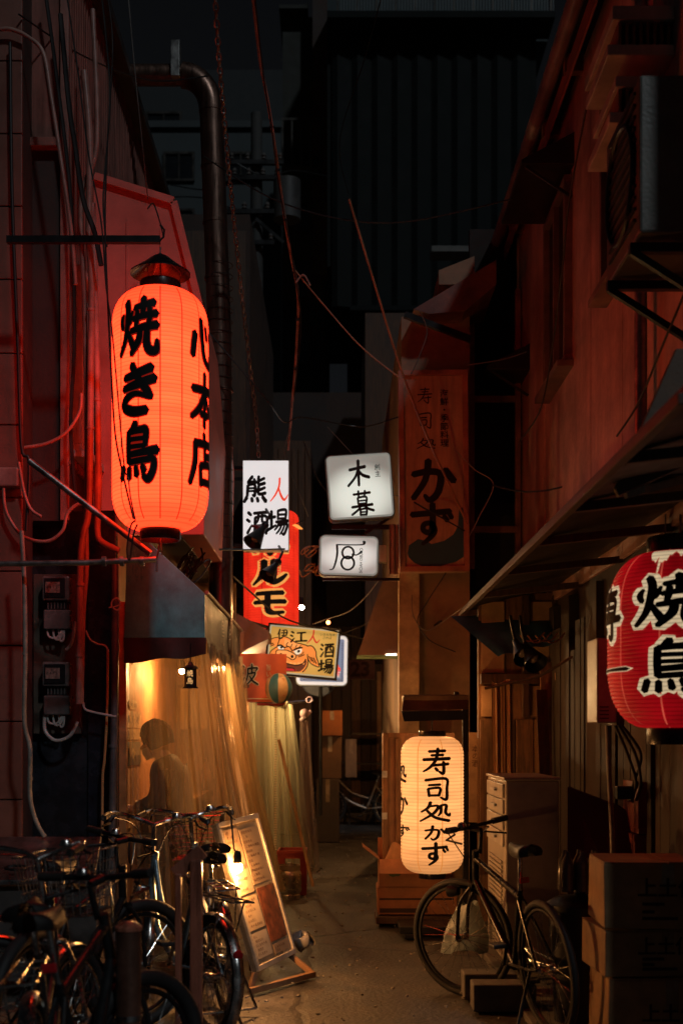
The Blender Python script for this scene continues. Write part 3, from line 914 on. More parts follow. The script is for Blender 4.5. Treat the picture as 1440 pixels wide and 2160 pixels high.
# ================================================================== LANTERNS
def lantern(name, label, loc, Rr, H, r0, hs, paperm, ringm, n_seam, seamm, hoops, rot=0.0, ring_h=.09, group=None):
    """Paper lantern: hooped body, dark end rings, seams; built round its own centre."""
    t = thing(name, label, 'paper lantern', loc, group, local=True)

    def rad(z):
        e = (H / 2 - abs(z)) / hs
        return Rr if e >= 1 else r0 + (Rr - r0) * math.sqrt(max(0, 1 - (1 - e) ** 2.5))
    prof = []
    n = hoops * 4
    for i in range(n + 1):
        z = -H / 2 + H * i / n
        prof.append((rad(z) - 0.0045 * abs(math.cos(PI * i / 4)) ** 6, z))
    b = part('paper_body', MB().lathe(prof, n=72), paperm, t, smooth=70)
    sm = MB()
    for k in range(n_seam):
        a = rot + 2 * PI * k / n_seam
        vs, fs = [], []
        m = 44
        for i in range(m + 1):
            z = -H / 2 * .995 + H * .995 * i / m
            rr = rad(z) + .0015
            for s_ in (-1, 1):
                aa = a + s_ * .0035 / max(rr, .1)
                vs.append((rr * math.sin(aa), -rr * math.cos(aa), z))
        fs = [(2 * i, 2 * i + 1, 2 * i + 3, 2 * i + 2) for i in range(m)]
        sm.add(vs, fs)
    part('seam', sm, seamm, b, kind='stuff')
    for s_, nm_ in ((1, 'top_ring'), (-1, 'bottom_ring')):
        z0, z1 = sorted((s_ * (H / 2 - .012), s_ * (H / 2 + ring_h)))
        part(nm_, MB().lathe([(r0 * .93, z0), (r0 * 1.0, z0), (r0 * 1.02, z0 + .008), (r0 * 1.02, z1 - .008), (r0 * 1.0, z1), (r0 * .93, z1), (r0 * .93, z0)], n=48), ringm, t, smooth=True)
    t['_r'] = Rr

    def put_at(theta, ztop, w, h, lift=.003, slant=0.0):
        def put(u, v, k):
            z = ztop - v * h
            rr = rad(z) + lift + k * .00025
            a = theta + ((u - .5) * w + slant * (v - .5)) / Rr
            return (rr * math.sin(a), -rr * math.cos(a), z)
        return put
    return t, put_at, rad, b


D1 = 7.3
c1 = W(338.5, 868, D1)
H1 = 500 * D1 / F
R1 = 101 * D1 / F
redglow = glow('red_paper_lit', (1.0, .031, .0083), 6.6, var=.22, scale=2.2, stretch=(1, 1, 7), hoop=H1 / 62, hoop_dark=.3, base=(.5, .06, .02), tubes=(0, -.04, 100, H1 * .60, .48))
seamred = glow('red_seam_lit', (1.0, .03, .006), .62)
ringm = mat('lacquer_ring', (.014, .012, .012), .28, .2, var=.2, bump=0)
L1, put1, rad1, body1 = lantern('red_paper_lantern', 'big lit orange red paper lantern on the left bracket, with black brush writing', c1, R1, H1, 42 * D1 / F, .235, redglow, ringm, 14, seamred, 62, rot=R(8), ring_h=.062)
ink1, halo1 = MB(), MB()
pz = lambda py: (868 - py) * D1 / F
for g_, th, y0, y1, wpx in (('焼', -20, 661, 777, 88), ('き', -19, 797, 896, 78), ('鳥', -19, 917, 1032, 84), ('心', 71, 682, 786, 92), ('本', 71, 800, 912, 92), ('店', 70, 925, 1036, 92)):
    P1 = put1(R(th), pz(y0), wpx * D1 / F, (y1 - y0) * D1 / F, .005)
    P0 = put1(R(th), pz(y0), wpx * D1 / F, (y1 - y0) * D1 / F, .0025)
    letter(ink1, g_, P1, wscale=1.5)
    letter(halo1, g_, lambda u, v, k: P0(u, v, 0), grow=2.6, wscale=1.5)
part('lettering_edge', halo1, glow('ink_bleed', (.7, .018, .006), .28), body1, kind='stuff')
part('lettering', ink1, black, body1, kind='stuff')
# wire yoke and small rain hat over it
hat = part('rain_hat', MB().lathe([(.006, .12), (.05, .095), (.10, .055), (.178, .0), (.178, -.006), (.10, .048), (.05, .088), (.006, .112)], (0, 0, H1 / 2 + .115), 40), mat('hat_enamel', (.012, .012, .013), .3, .4, var=.2, bump=.02), L1, smooth=True)
yk = MB()
for a in (0, 2.1, 4.2):
    yk.tube(spline([(.11 * math.cos(a), .11 * math.sin(a), H1 / 2 + .06), (.118 * math.cos(a), .118 * math.sin(a), H1 / 2 + .12), (.04 * math.cos(a), .04 * math.sin(a), H1 / 2 + .19)], 6), .003, 5)
yk.tube([(0, 0, H1 / 2 + .01), (0, 0, H1 / 2 + .27)], .005, 6)
yk.tube([(0, 0, -H1 / 2 - .05), (.01, 0, -H1 / 2 - .15)], .004, 6)
part('wire_yoke', yk, galv, L1, smooth=True)

# the two bars that carry it
solo('hanging_bar', MB().bar((-1.95, D1, Z(506, D1)), (X(338, D1), D1, Z(506, D1)), .036, .04).tube([(X(335, D1), D1, Z(510, D1)), (X(345, D1), D1, Z(500, D1)), (X(347, D1), D1, Z(485, D1)), (X(338, D1), D1, Z(474, D1))], .006, 6), blackmetal, 'black square arm that the big red lantern hangs from', 'bracket')
br = thing('lantern_bracket', 'galvanised strut bracket steadying the big red lantern from below', 'bracket', W(60, 1180, D1))
part('rod', MB().tube([W(-60, 1190, D1), W(180, 1187, D1), W(330, 1180, D1)], .0175, 10), galv, br, smooth=True)
part('strut', MB().tube([W(62, 972, D1 + .02), W(200, 1078, D1 + .02), W(318, 1168, D1 + .02)], .019, 10), galv, br, smooth=True)
hk = MB().tube([W(330, 1180, D1), W(334, 1165, D1), W(336, 1150, D1)], .006, 6)
hk.tube([W(331, 1182, D1), W(331, 1206, D1)], .006, 6)
for px in (220, 258, 300):
    hk.lathe([(.03, -.012), (.03, .012)], W(px, 1184, D1), 10, Matrix.Rotation(R(90), 3, 'Y'), caps=True)
part('hook', hk, galv, br, smooth=True, kind='stuff')

# pale yellow lantern of the sushi house on its post
D2 = 9.3
c2 = W(911, 1697, D2)
H2 = 288 * D2 / F
R2 = 66 * D2 / F
yel = glow('cream_paper_lit', (1.0, .40, .125), 1.3, var=.24, scale=2.0, stretch=(1, 1, 7), hoop=H2 / 40, hoop_dark=.3, base=(.5, .36, .18), tubes=(0, .06, 100, H2 * .62, .38))
L2, put2, rad2, body2 = lantern('cream_paper_lantern', 'lit cream paper lantern on a black post, with sushi house writing', c2, R2, H2, 28 * D2 / F, .15, yel, ringm, 8, glow('cream_seam_lit', (1., .36, .07), .55), 40, rot=R(14), ring_h=.04)
ink2 = MB()
pz2 = lambda py: (1697 - py) * D2 / F
for g_, th, y0, y1, wpx in (('寿', 4, 1578, 1631, 56), ('司', 4, 1638, 1684, 50), ('処', 1, 1688, 1730, 60), ('か', 0, 1737, 1767, 44), ('ず', 0, 1772, 1818, 54), ('か', -76, 1672, 1716, 50), ('ず', -72, 1738, 1764, 50), ('処', -84, 1610, 1650, 56)):
    letter(ink2, g_, put2(R(th), pz2(y0), wpx * D2 / F, (y1 - y0) * D2 / F, .004), wscale=1.4)
part('lettering', ink2, black, body2, kind='stuff')
st = thing('lantern_post', 'black post with a small roof and footed base holding the cream lantern', 'post', (X(978, D2), D2, 0))
px_ = X(981, D2)
part('pole', MB().bx(px_ - .022, px_ + .022, D2 - .02, D2 + .025, .05, Z(1478, D2)), blackmetal, st, bevel=.003)
part('small_roof', MB().prism([W(846, 1500, D2 - .12), W(852, 1468, D2 + .02), W(985, 1468, D2 + .02), W(988, 1496, D2 - .12)], (0, .03, .012)).bx(X(850, D2), X(988, D2), D2 - .02, D2 + .16, Z(1478, D2), Z(1467, D2)), mat('bronze_sheet', (.3, .22, .12), .4, .7, dirt=.4), st, bevel=.003)
part('valance', MB().prism([W(852, 1522, D2 - .13), W(846, 1500, D2 - .13), W(986, 1498, D2 - .13), W(984, 1518, D2 - .13)], (0, .02, 0)), blackmetal, st)
part('hanger', MB().tube([(c2.x, D2, c2.z + H2 / 2), (c2.x, D2, Z(1505, D2))], .004, 5).tube([(c2.x, D2, Z(1507, D2)), (px_, D2, Z(1505, D2))], .01, 6), blackmetal, st)
part('foot', MB().bx(X(840, D2), X(990, D2), D2 - .2, D2 + .2, .03, .08).bx(X(850, D2), X(872, D2), D2 - .24, D2 + .22, 0.0, .03).bx(X(955, D2), X(980, D2), D2 - .24, D2 + .22, 0.0, .03), blackmetal, st, bevel=.005)

# red lantern under the right awning: not as bright, cream edged letters
D3 = 5.7
c3 = W(1434, 1352, D3)
H3 = 368 * D3 / F
R3 = 151 * D3 / F
crim = glow('crimson_paper_lit', (.48, .003, .008), .55, var=.6, scale=3.2, hoop=H3 / 44, hoop_dark=.42, base=(.42, .02, .02))
L3, put3, rad3, body3 = lantern('crimson_paper_lantern', 'stubby crimson paper lantern under the right awning, with white edged black writing', c3, R3, H3, 68 * D3 / F, .30, crim, ringm, 10, glow('crimson_seam_lit', (.9, .12, .07), .5, var=.5, scale=6), 44, rot=R(-31), ring_h=.075)
ink3, edge3 = MB(), MB()
pz3 = lambda py: (1352 - py) * D3 / F
for g_, th, y0, y1, wpx in (('焼', -25, 1228, 1332, 140), ('鳥', -21, 1360, 1466, 128), ('専', -86, 1245, 1352, 104), ('一', -80, 1404, 1428, 110)):
    P1 = put3(R(th), pz3(y0), wpx * D3 / F, (y1 - y0) * D3 / F, .006)
    P0 = put3(R(th), pz3(y0), wpx * D3 / F, (y1 - y0) * D3 / F, .003)
    letter(ink3, g_, P1, wscale=1.45)
    letter(edge3, g_, lambda u, v, k: P0(u, v, 0), grow=8.5, wscale=1.45)
part('lettering_edge', edge3, glow('cream_edge_lit', (.80, .60, .36), .72, hoop=H3 / 44, hoop_dark=.5, var=.12), body3, kind='stuff')
part('lettering', ink3, black, body3, kind='stuff')
wp = MB()
rw = random.Random(5)
for th0, th1, dz in ((-48, -20, .055), (-20, -4, .03), (-6, 14, .05), (-36, -33, .16), (-9, -6.5, .12), (16, 40, .03)):
    n_ = 14
    top_, bot_ = [], []
    for i in range(n_ + 1):
        a = R(th0 + (th1 - th0) * i / n_)
        z1_, z2_ = H3 / 2 - .012, H3 / 2 - .02 - dz * (1 - abs(2 * i / n_ - 1) ** 2) * rw.uniform(.4, 1.1)
        top_.append((a, z1_))
        bot_.append((a, z2_))
    m_ = 6
    wp.grid(lambda u, v: (lambda a, z: ((rad3(z) + .004) * math.sin(a), -(rad3(z) + .004) * math.cos(a), z))(top_[round(u * n_)][0], top_[round(u * n_)][1] + (bot_[round(u * n_)][1] - top_[round(u * n_)][1]) * v), n_, m_)
part('worn_patch', wp, MATS['cream_edge_lit'], body3, kind='stuff', label='pale torn patches round the shoulder')
part('hanger', MB().tube([(0, 0, H3 / 2), (0, 0, 2.52 - c3.z)], .006, 6).tube([(-.07, 0, H3 / 2 + .05), (-.07, 0, 2.52 - c3.z)], .004, 6), galv, L3)

# tall red lantern of the second eatery, behind the white sign
D4 = 13.0
c4 = W(572, 1205, D4)
H4 = 250 * D4 / F
R4 = 58 * D4 / F
deep = glow('vermilion_paper_lit', (1.0, .028, .010), .85, var=.35, scale=4, hoop=H4 / 46, hoop_dark=.3, base=(.45, .04, .02))
L4, put4, rad4, body4 = lantern('vermilion_paper_lantern', 'tall vermilion paper lantern with yellow edged katakana behind the white sign', c4, R4, H4, 40 * D4 / F, .10, deep, ringm, 10, glow('vermilion_seam_lit', (.6, .01, .005), .4), 46, rot=R(20), ring_h=.04)
ink4, edge4 = MB(), MB()
pz4 = lambda py: (1205 - py) * D4 / F
for g_, th, y0, y1, wpx in (('ホ', 0, 1100, 1180, 74), ('ル', 0, 1190, 1240, 72), ('モ', 0, 1252, 1302, 66)):
    P1 = put4(R(th), pz4(y0), wpx * D4 / F, (y1 - y0) * D4 / F, .006)
    P0 = put4(R(th), pz4(y0), wpx * D4 / F, (y1 - y0) * D4 / F, .003)
    letter(ink4, g_, P1, wscale=1.25)
    letter(edge4, g_, lambda u, v, k: P0(u, v, 0), grow=9.5, wscale=1.25)
part('lettering_edge', edge4, glow('amber_edge_lit', (1.0, .40, .09), .78), body4, kind='stuff')
part('lettering', ink4, black, body4, kind='stuff')
part('hanger', MB().tube([(0, 0, H4 / 2), (0, 0, H4 / 2 + .35)], .006, 6), galv, L4)
solo('hanging_bar', MB().bar((c4.x - .5, D4, c4.z + H4 / 2 + .35), (c4.x + .1, D4, c4.z + H4 / 2 + .35), .03), blackmetal, 'dark arm that the tall vermilion lantern hangs from', 'bracket')


# ================================================================== LIT SIGNS
class Sign:
    """A flat sign plane from its centre, size and roll; at(u, v) gives a point of its face (u right, v down, metres from the top left)."""
    def __init__(s, c, w, h, roll=0.0, yaw=0.0):
        m = Matrix.Rotation(yaw, 3, 'Z') @ Matrix.Rotation(roll, 3, 'Y')
        s.c, s.w, s.h, s.m = Vector(c), w, h, m
        s.U, s.V, s.N = m @ Vector((1, 0, 0)), m @ Vector((0, 0, -1)), m @ Vector((0, -1, 0))

    def at(s, u, v, lift=0.0): return s.c + s.U * (u - s.w / 2) + s.V * (v - s.h / 2) + s.N * lift

    def rrect(s, x0, y0, x1, y1, r, lift, n=6):
        pts = []
        for cx, cy, a0 in ((x1 - r, y0 + r, -90), (x1 - r, y1 - r, 0), (x0 + r, y1 - r, 90), (x0 + r, y0 + r, 180)):
            for i in range(n + 1):
                a = R(a0 + 90 * i / n)
                pts.append(s.at(cx + r * math.cos(a), cy + r * math.sin(a), lift))
        return pts

    def slab(s, x0, y0, x1, y1, r, lift0, lift1):
        p = s.rrect(x0, y0, x1, y1, r, lift0)
        return MB().prism(list(reversed(p)), s.N * (lift1 - lift0))

    def rim(s, t, r, lift0, lift1):          # a frame all round the sign, t wide
        o0, i0 = s.rrect(0, 0, s.w, s.h, r, lift0), s.rrect(t, t, s.w - t, s.h - t, max(.002, r - t), lift0)
        n = len(o0)
        e = s.N * (lift1 - lift0)
        vs = o0 + i0 + [q + e for q in o0] + [q + e for q in i0]
        fs = []
        for i in range(n):
            j = (i + 1) % n
            fs += [(i, j, 2 * n + j, 2 * n + i), (n + j, n + i, 3 * n + i, 3 * n + j), (2 * n + i, 2 * n + j, 3 * n + j, 3 * n + i), (j, i, n + i, n + j)]
        return MB().add(vs, fs)

    def put(s, x, y, w, h, lift=.004): return lambda u, v, k=0: s.at(x + u * w, y + v * h, lift + k * .0003)


def sign_thing(name, label, s, cat='sign', group=None):
    return thing(name, label, cat, s.c, group)


# white bar sign
d = 11.0
k_ = d / F
s1 = Sign(W(560.5, 1066, d), 95 * k_, 188 * k_)
t1 = sign_thing('lit_sign', 'tall white lit bar sign with black and red brush characters on the left', s1)
part('casing', s1.slab(-.004, -.004, s1.w + .004, s1.h + .004, .006, -.14, -.002), whiteplastic, t1)
f1 = part('face', s1.slab(0, 0, s1.w, s1.h, .003, -.001, .003), glow('white_acrylic_lit', (.78, .75, .74), .9, var=.05, scale=2), t1)
ik = MB()
px1 = lambda x, y, w, h: s1.put((x - 513) * k_, (y - 972) * k_, w * k_, h * k_, .005)
letter(ik, '熊', px1(515, 1005, 47, 55), wscale=1.5)
letter(ik, '酒', px1(520, 1078, 45, 50), wscale=1.5)
letter(ik, '場', px1(564, 1076, 43, 52), wscale=1.45)
part('lettering', ik, black, f1, kind='stuff')
rk = MB()
letter(rk, '人', px1(570, 1009, 37, 49), wscale=1.2)
part('lettering', rk, glow('red_print_lit', (.80, .055, .02), .95), f1, kind='stuff', label='red brush character')
for v_ in (.05, s1.h - .05): part('arm', MB().bar(s1.at(.02, v_, -.07), s1.at(-.6, v_, -.07), .03), blackmetal, t1)

# tilted square sign with two brush characters
d = 10.72
k_ = d / F
s2 = Sign(W(759, 1026, d), 134 * k_, 133 * k_, roll=R(-4))
t2 = sign_thing('lit_sign', 'tilted square lit sign with two black brush characters, right of the white bar sign', s2)
greenwhite = (.66, .68, .60)
part('casing', s2.slab(-.012, -.012, s2.w + .012, s2.h + .012, .045, -.13, -.003), mat('sign_casing', (.22, .25, .22), .4, .2, dirt=.4), t2)
f2 = part('face', s2.slab(0, 0, s2.w, s2.h, .035, -.002, .002), glow('square_acrylic_lit', (.62, .66, .58), 1.12, tubes=(s2.c.x + .01, s2.c.z - .08, .38, .31, .26)), t2)
part('rim', s2.rim(.014, .036, -.001, .012), glow('rim_acrylic_lit', (.42, .46, .40), .42), t2)
ik = MB()
b2_ = lambda x, y, w, h: s2.put(x * k_, y * k_, w * k_, h * k_, .005)
letter(ik, '木', b2_(42, 12, 46, 54), wscale=1.35)
letter(ik, '暮', b2_(46, 76, 46, 52), wscale=1.25)
part('lettering', ik, black, f2, kind='stuff')
tx = text_mb('創\n主', lambda u, v: s2.at(100 * k_ + u * .05, 34 * k_ + v * .057, .005), bold=.01)
part('lettering', tx, black, f2, kind='stuff')

# smaller sign with the figure 8
s3 = Sign(W(735.5, 1172, d), 122 * k_, 82 * k_, roll=R(1.5))
t3 = sign_thing('lit_sign', 'small rounded lit sign with a big figure 8 below the tilted square sign', s3)
part('casing', s3.slab(-.012, -.012, s3.w + .012, s3.h + .012, .06, -.15, -.003), MATS['sign_casing'], t3)
f3 = part('face', s3.slab(0, 0, s3.w, s3.h, .044, -.002, .002), glow('small_acrylic_lit', (.66, .65, .60), 1.1, tubes=(s3.c.x, s3.c.z, .32, .17, .4)), t3)
part('rim', s3.rim(.013, .045, -.001, .012), glow('rim_acrylic_lit', (0, 0, 0)), t3)
ik = MB()
b3_ = lambda x, y: s3.at(x * k_, y * k_, .005)
GL['厨'] = "26,18,4 88,16,4 96,8,7 94,4,6;27,17,5 28,55,5 20,100,4 10,106,3;90,40,6 78,52,4 66,50,5"
letter(ik, '厨', lambda u, v, k: b3_(13 + u * 83, 8 + v * 60), wscale=1.1)
for cy, ry, rx in ((35, 12.5, 12), (57, 14, 13.5)):      # the two loops of the 8
    n = 32
    vs = []
    for i in range(n):
        a = 2 * PI * i / n
        vs += [s3.at((59 + (rx + 2.3) * math.cos(a)) * k_, (cy + (ry + 2) * math.sin(a)) * k_, .0055), s3.at((59 + (rx - 2.3) * math.cos(a)) * k_, (cy + (ry - 2) * math.sin(a)) * k_, .0055)]
    ik.add(vs, [(2 * i, 2 * i + 1, (2 * i + 3) % (2 * n), (2 * i + 2) % (2 * n)) for i in range(n)])
part('lettering', ik, black, f3, kind='stuff')
tx = text_mb('CHUBO HACHI', lambda u, v: s3.at(90 * k_ + v * .038, 24 * k_ + u * .032, .005), bold=.012)
part('lettering', tx, black, f3, kind='stuff')
for a_, b_, w_ in ((W(680, 1222, d), W(842, 1222, d), .024), (W(700, 1112, d + .1), W(842, 1112, d + .1), .04), (W(770, 1125, d + .1), W(825, 1090, d + .1), .024)): part('bracket_bar', MB().bar(a_, b_, w_), blackmetal, t3)
s3b = Sign(W(807, 1168, d), 17 * k_, 36 * k_)
solo('junction_box', s3b.slab(0, 0, s3b.w, s3b.h, .01, -.08, .0), mat('pale_box', (.42, .44, .36), .5), 'pale junction box on the right edge of the figure 8 sign', 'junction box', bevel=.004)

# guardian lion sign
d = 12.0
k_ = d / F
s4 = Sign(W(638, 1374, d), 145 * k_, 100 * k_, roll=R(5.2))
t4 = sign_thing('picture_sign', 'gold lit bar sign with an orange guardian lion face', s4)
part('casing', s4.slab(-.02, -.02, s4.w + .02, s4.h + .02, .004, -.15, -.003), blackmetal, t4)
f4 = part('face', s4.slab(0, 0, s4.w, s4.h, .003, -.002, .002), glow('gold_acrylic_lit', (.62, .38, .085), .82, tubes=(s4.c.x, s4.c.z, .5, .34, .62)), t4)
part('rim', s4.rim(.013, .004, -.001, .012), glow('pale_rim_lit', (.5, .48, .33), .6), t4)
TL, TR, BL = (205, 255), (1110, 335), (160, 910)
_a, _b = (TR[0] - TL[0], TR[1] - TL[1]), (BL[0] - TL[0], BL[1] - TL[1])
_det = _a[0] * _b[1] - _a[1] * _b[0]


def lion(x, y, lift):
    x, y = x - TL[0], y - TL[1]
    u = (x * _b[1] - y * _b[0]) / _det
    v = (_a[0] * y - _a[1] * x) / _det
    return s4.at(min(max(u, .006), .994) * s4.w, min(max(v, .01), .99) * s4.h, lift)


def patch(name, polys, m, lift, smooth_=True):
    mb = MB()
    for i, p in enumerate(polys):
        cv = spline(p + [p[0]], 4)[:-1] if smooth_ else p
        mb.face([lion(x, y, lift + i * .0001) for x, y in cv])
    return part(name, mb, m, f4, kind='stuff')


orange = glow('orange_print_lit', (.86, .26, .05), .8)
orange2 = glow('light_orange_print_lit', (.95, .36, .10), .85)
brown = glow('brown_print_lit', (.16, .04, .02), .5)
redp = glow('tongue_print_lit', (.55, .02, .03), .7)
white = glow('white_print_lit', (.75, .70, .55), .8)
head = [(200, 660), (230, 610), (300, 560), (330, 450), (380, 420), (450, 440), (540, 500), (620, 520), (690, 540), (705, 600), (690, 660), (705, 780), (690, 850), (640, 910), (300, 885), (230, 800), (205, 720)]
ear = [(690, 545), (760, 555), (810, 620), (820, 700), (845, 790), (860, 830), (800, 820), (740, 780), (700, 700)]
ear2 = [(205, 480), (240, 445), (320, 430), (330, 470), (290, 560), (250, 560), (205, 540)]
patch('lion_face', [head, ear, ear2], orange, .0032)
mouth = [(230, 665), (285, 730), (400, 780), (540, 815), (640, 790), (680, 735), (690, 800), (630, 885), (560, 905), (330, 890), (250, 800)]
patch('lion_mouth', [mouth], brown, .0038)
patch('lion_tongue', [[(300, 835), (380, 828), (440, 850), (520, 860), (545, 892), (300, 880)]], redp, .0042)
teeth = []
for i in range(8):
    f_ = i / 7
    x, y = 262 + 380 * f_, 716 + 96 * math.sin(f_ * 1.9) - 18 * f_
    teeth.append([(x - 19, y - 22), (x + 19, y - 16), (x + 16, y + 14), (x - 16, y + 8)])
patch('lion_teeth', teeth, orange2, .0046)
patch('lion_nose', [[(285, 650), (300, 612), (380, 605), (430, 612), (500, 640), (550, 680), (545, 715), (500, 735), (430, 700), (340, 720), (300, 692)], [(400, 450), (520, 500), (610, 540), (600, 580), (500, 560), (400, 540)]], orange2, .0044)
patch('lion_eyes', [[(303, 560), (345, 538), (388, 570), (377, 606), (332, 606)], [(518, 622), (560, 602), (622, 588), (617, 642), (560, 668)]], white, .0048)
patch('lion_pupils', [[(338, 560), (365, 552), (372, 580), (345, 584)], [(565, 612), (595, 602), (600, 632), (572, 640)], [(335, 655), (358, 648), (366, 680), (346, 690)], [(478, 684), (505, 672), (520, 704), (490, 718)]], black, .0052)
GL['lion'] = ";".join([
    "30,56,1.3 33,46,1.3 38,42,1.3 45,44,1.3 54,50,1.3 62,52,1.3 69,54,1.3", "69,55,1.3 76,55,1.3 81,62,1.3 82,70,1.3 86,83,1.3 80,82,1.3 74,78,1.3 70,70,1.3",
    "20,66,1.2 23,61,1.2 30,56,1.2", "20,66,1.4 21,73,1.4 24,80,1.4 30,89,1.4", "70,66,1.2 71,78,1.4 69,85,1.4 64,91,1.4", "23,66,1.5 29,73,1.5 40,78,1.5 54,81.5,1.5 64,79,1.5 68,73,1.5",
    "28.5,65,1.3 30,61,1.3 38,60.5,1.3 43,61,1.3 50,64,1.3 55,68,1.3 54,72,1.3 50,74,1.3 43,70,1.3 34,72,1.3 29,69,1.3 28.5,65,1.3",
    "40,57,1.4 46,56,1.4 50,62,1.4", "30,55,2.0 35,54,2.4 40,58,1.6", "51,61,1.8 57,58,2.6 63,57,2.0", "58,70,1.2 64,68,1.2 66,66,1", "56,67.5,1.2 62,67,1.2 65,63,1",
    "72,69,1.4 76,76,1.4", "75,70,1.4 79,78,1.4", "78,71,1.4 82,79,1.4", "21,53,1.2 25,51,1.2", "21,55.5,1.2 26,53,1.2", "20,48,1.2 24,44.5,1.2 31,43,1.2",
    "44,50,1.2 42,54,1.2 46,56,1.2", "50,52,1.2 48,56,1.2", "56,53,1.2 54,57,1.2", "61,54,1.2 59,57,1.2", "30,83,1.2 38,82,1.2 44,85,1.2 52,86,1.2 54,89,1.2"])
lk = MB()
letter(lk, 'lion', lambda u, v, k: lion(u * 1000, v * 1000, .0055 + k * .00005))
part('lion_outline', lk, black, f4, kind='stuff')
ik = MB()
for ch, x, y, w, h in (('伊', 305, 318, 130, 135), ('江', 470, 340, 215, 165), ('酒', 868, 512, 180, 195), ('場', 848, 735, 190, 190)):
    letter(ik, ch, lambda u, v, k, x=x, y=y, w=w, h=h: lion(x + u * w, y + v * h, .0075 + k * .0002), wscale=1.5)
part('lettering', ik, black, f4, kind='stuff')
rk = MB()
letter(rk, '人', lambda u, v, k: lion(690 + u * 165, 328 + v * 185, .0075 + k * .0002), wscale=1.3)
part('lettering', rk, glow('red_print2_lit', (.55, .02, .012), .8), f4, kind='stuff', label='red brush character')
tx = text_mb('いえんちゅ\n   さかば', lambda u, v: lion(862 + u * 40, 405 + v * 44, .007), bold=.0)
part('lettering', tx, black, f4, kind='stuff', label='small two line caption')
for a_, b_ in ((W(568, 1324, d + .07), W(470, 1296, d + .07)), (W(565, 1418, d + .07), W(505, 1416, d + .07))): part('arm', MB().bar(a_, b_, .03), blackmetal, t4)

# blue sign with a pale rim, half behind the lion
d = 14.2
k_ = d / F
s5 = Sign(W(679, 1393, d), 106 * k_, 104 * k_, roll=R(1))
t5 = sign_thing('lit_sign', 'blue lit sign with a thick white rounded rim behind the lion sign', s5)
part('casing', s5.slab(-.01, -.01, s5.w + .01, s5.h + .01, .06, -.14, -.003), MATS['sign_casing'], t5)
f5 = part('face', s5.slab(0, 0, s5.w, s5.h, .055, -.002, .002), glow('blue_acrylic_lit', (.16, .22, .36), .85, tubes=(s5.c.x, s5.c.z + .05, .42, .4, .6)), t5)
part('rim', s5.rim(.038, .055, -.001, .01), glow('white_rim_lit', (.62, .62, .62), .9), t5)
zg = MB()
for i in range(22):
    for base, step, hor in ((14, 3.7, True), (14, 3.7, False)):
        p = (14 + i * 3.7)
        if p > 92: continue
        if hor: zg.add([s5.at(p * k_, 94 * k_, .004), s5.at((p + 2.0) * k_, 90.5 * k_, .004), s5.at((p + 2.8) * k_, 94 * k_, .004)], [(0, 1, 2)])
        else: zg.add([s5.at(97 * k_, p * k_, .004), s5.at(93.5 * k_, (p + 2.0) * k_, .004), s5.at(97 * k_, (p + 2.8) * k_, .004)], [(0, 1, 2)])
part('zigzag_border', zg, glow('dark_blue_print', (.05, .06, .09), .4), f5, kind='stuff')
tx = text_mb('沖縄そばと酒', lambda u, v: s5.at(18 * k_ + u * .068, 86 * k_ + v * .068, .004), bold=.015)
part('lettering', tx, glow('white_print_lit', (0, 0, 0)), f5, kind='stuff')
rk = MB()
letter(rk, 'か', s5.put(84 * k_, 62 * k_, 8 * k_, 22 * k_, .004), wscale=2)
part('lettering', rk, glow('red_print_lit', (0, 0, 0)), f5, kind='stuff', label='small red mark')
part('pole', MB().tube([W(676, 1448, d + .07), W(676, 1600, d + .07), W(676, 1720, d + .07)], .02, 8), blackmetal, t5)
# round dark sign beneath it
rs = MB().lathe([(.0, -.02), (.205, -.02), (.215, 0), (.205, .02), (.0, .02)], W(672, 1432, 14.6), 40, Matrix.Rotation(R(90), 3, 'X'))
solo('round_sign', rs, mat('slate_blue', (.09, .11, .17), .45, dirt=.3), 'unlit dark blue round sign hanging behind the blue lit sign', 'sign', smooth=True)
# dim brown number sign
d = 16
k_ = d / F
s6 = Sign(W(762, 1413, d), 56 * k_, 40 * k_)
t6 = sign_thing('number_sign', 'dim brownish number sign on the dark house front at the alley end', s6)
f6 = part('face', s6.slab(0, 0, s6.w, s6.h, .01, -.05, 0), mat('brown_sign', (.2, .13, .12), .6), t6)
tx = text_mb('23', lambda u, v: s6.at(.03 + u * .26, s6.h * .82 + v * .26, .004), bold=.03)
part('lettering', tx, mat('mauve_print', (.06, .035, .035), .6), f6, kind='stuff')
part('rim', s6.rim(.02, .01, .001, .012), MATS['brown_sign'], t6)

# unlit painted sushi sign
d = 10.5
k_ = d / F
s7 = Sign(W(914, 994, d), 146 * k_, 424 * k_, roll=R(-.5))
t7 = sign_thing('painted_sign', 'tall unlit wooden sign with big black characters and a blue sweep, on the cream house', s7)
boardm = mat('sign_board', (.5, .3, .2), .6, var=.2, scale=4, stretch=(5, 5, .5), bump=.12, dirt=.3)
f7 = part('board', s7.slab(0, 0, s7.w, s7.h, .003, -.1, 0), boardm, t7)
part('rim', s7.rim(.045, .006, .001, .03), mat('red_sign_frame', (.4, .16, .1), .5, dirt=.3), t7, bevel=.003)
ik = MB()
q7 = lambda x, y, w, h: s7.put((x - 90) / 4.595 * k_, (y - 90) / 4.595 * k_, w / 4.595 * k_, h / 4.595 * k_, .004)
for ch, x, y, w, h, ws in (('寿', 275, 255, 140, 155, .8), ('司', 280, 495, 130, 155, .9), ('処', 270, 745, 170, 105, 1), ('か', 200, 960, 425, 400, 1.5), ('ず', 200, 1380, 390, 390, 1.5)):
    letter(ik, ch, q7(x, y, w, h), wscale=ws)
part('lettering', ik, black, f7, kind='stuff')
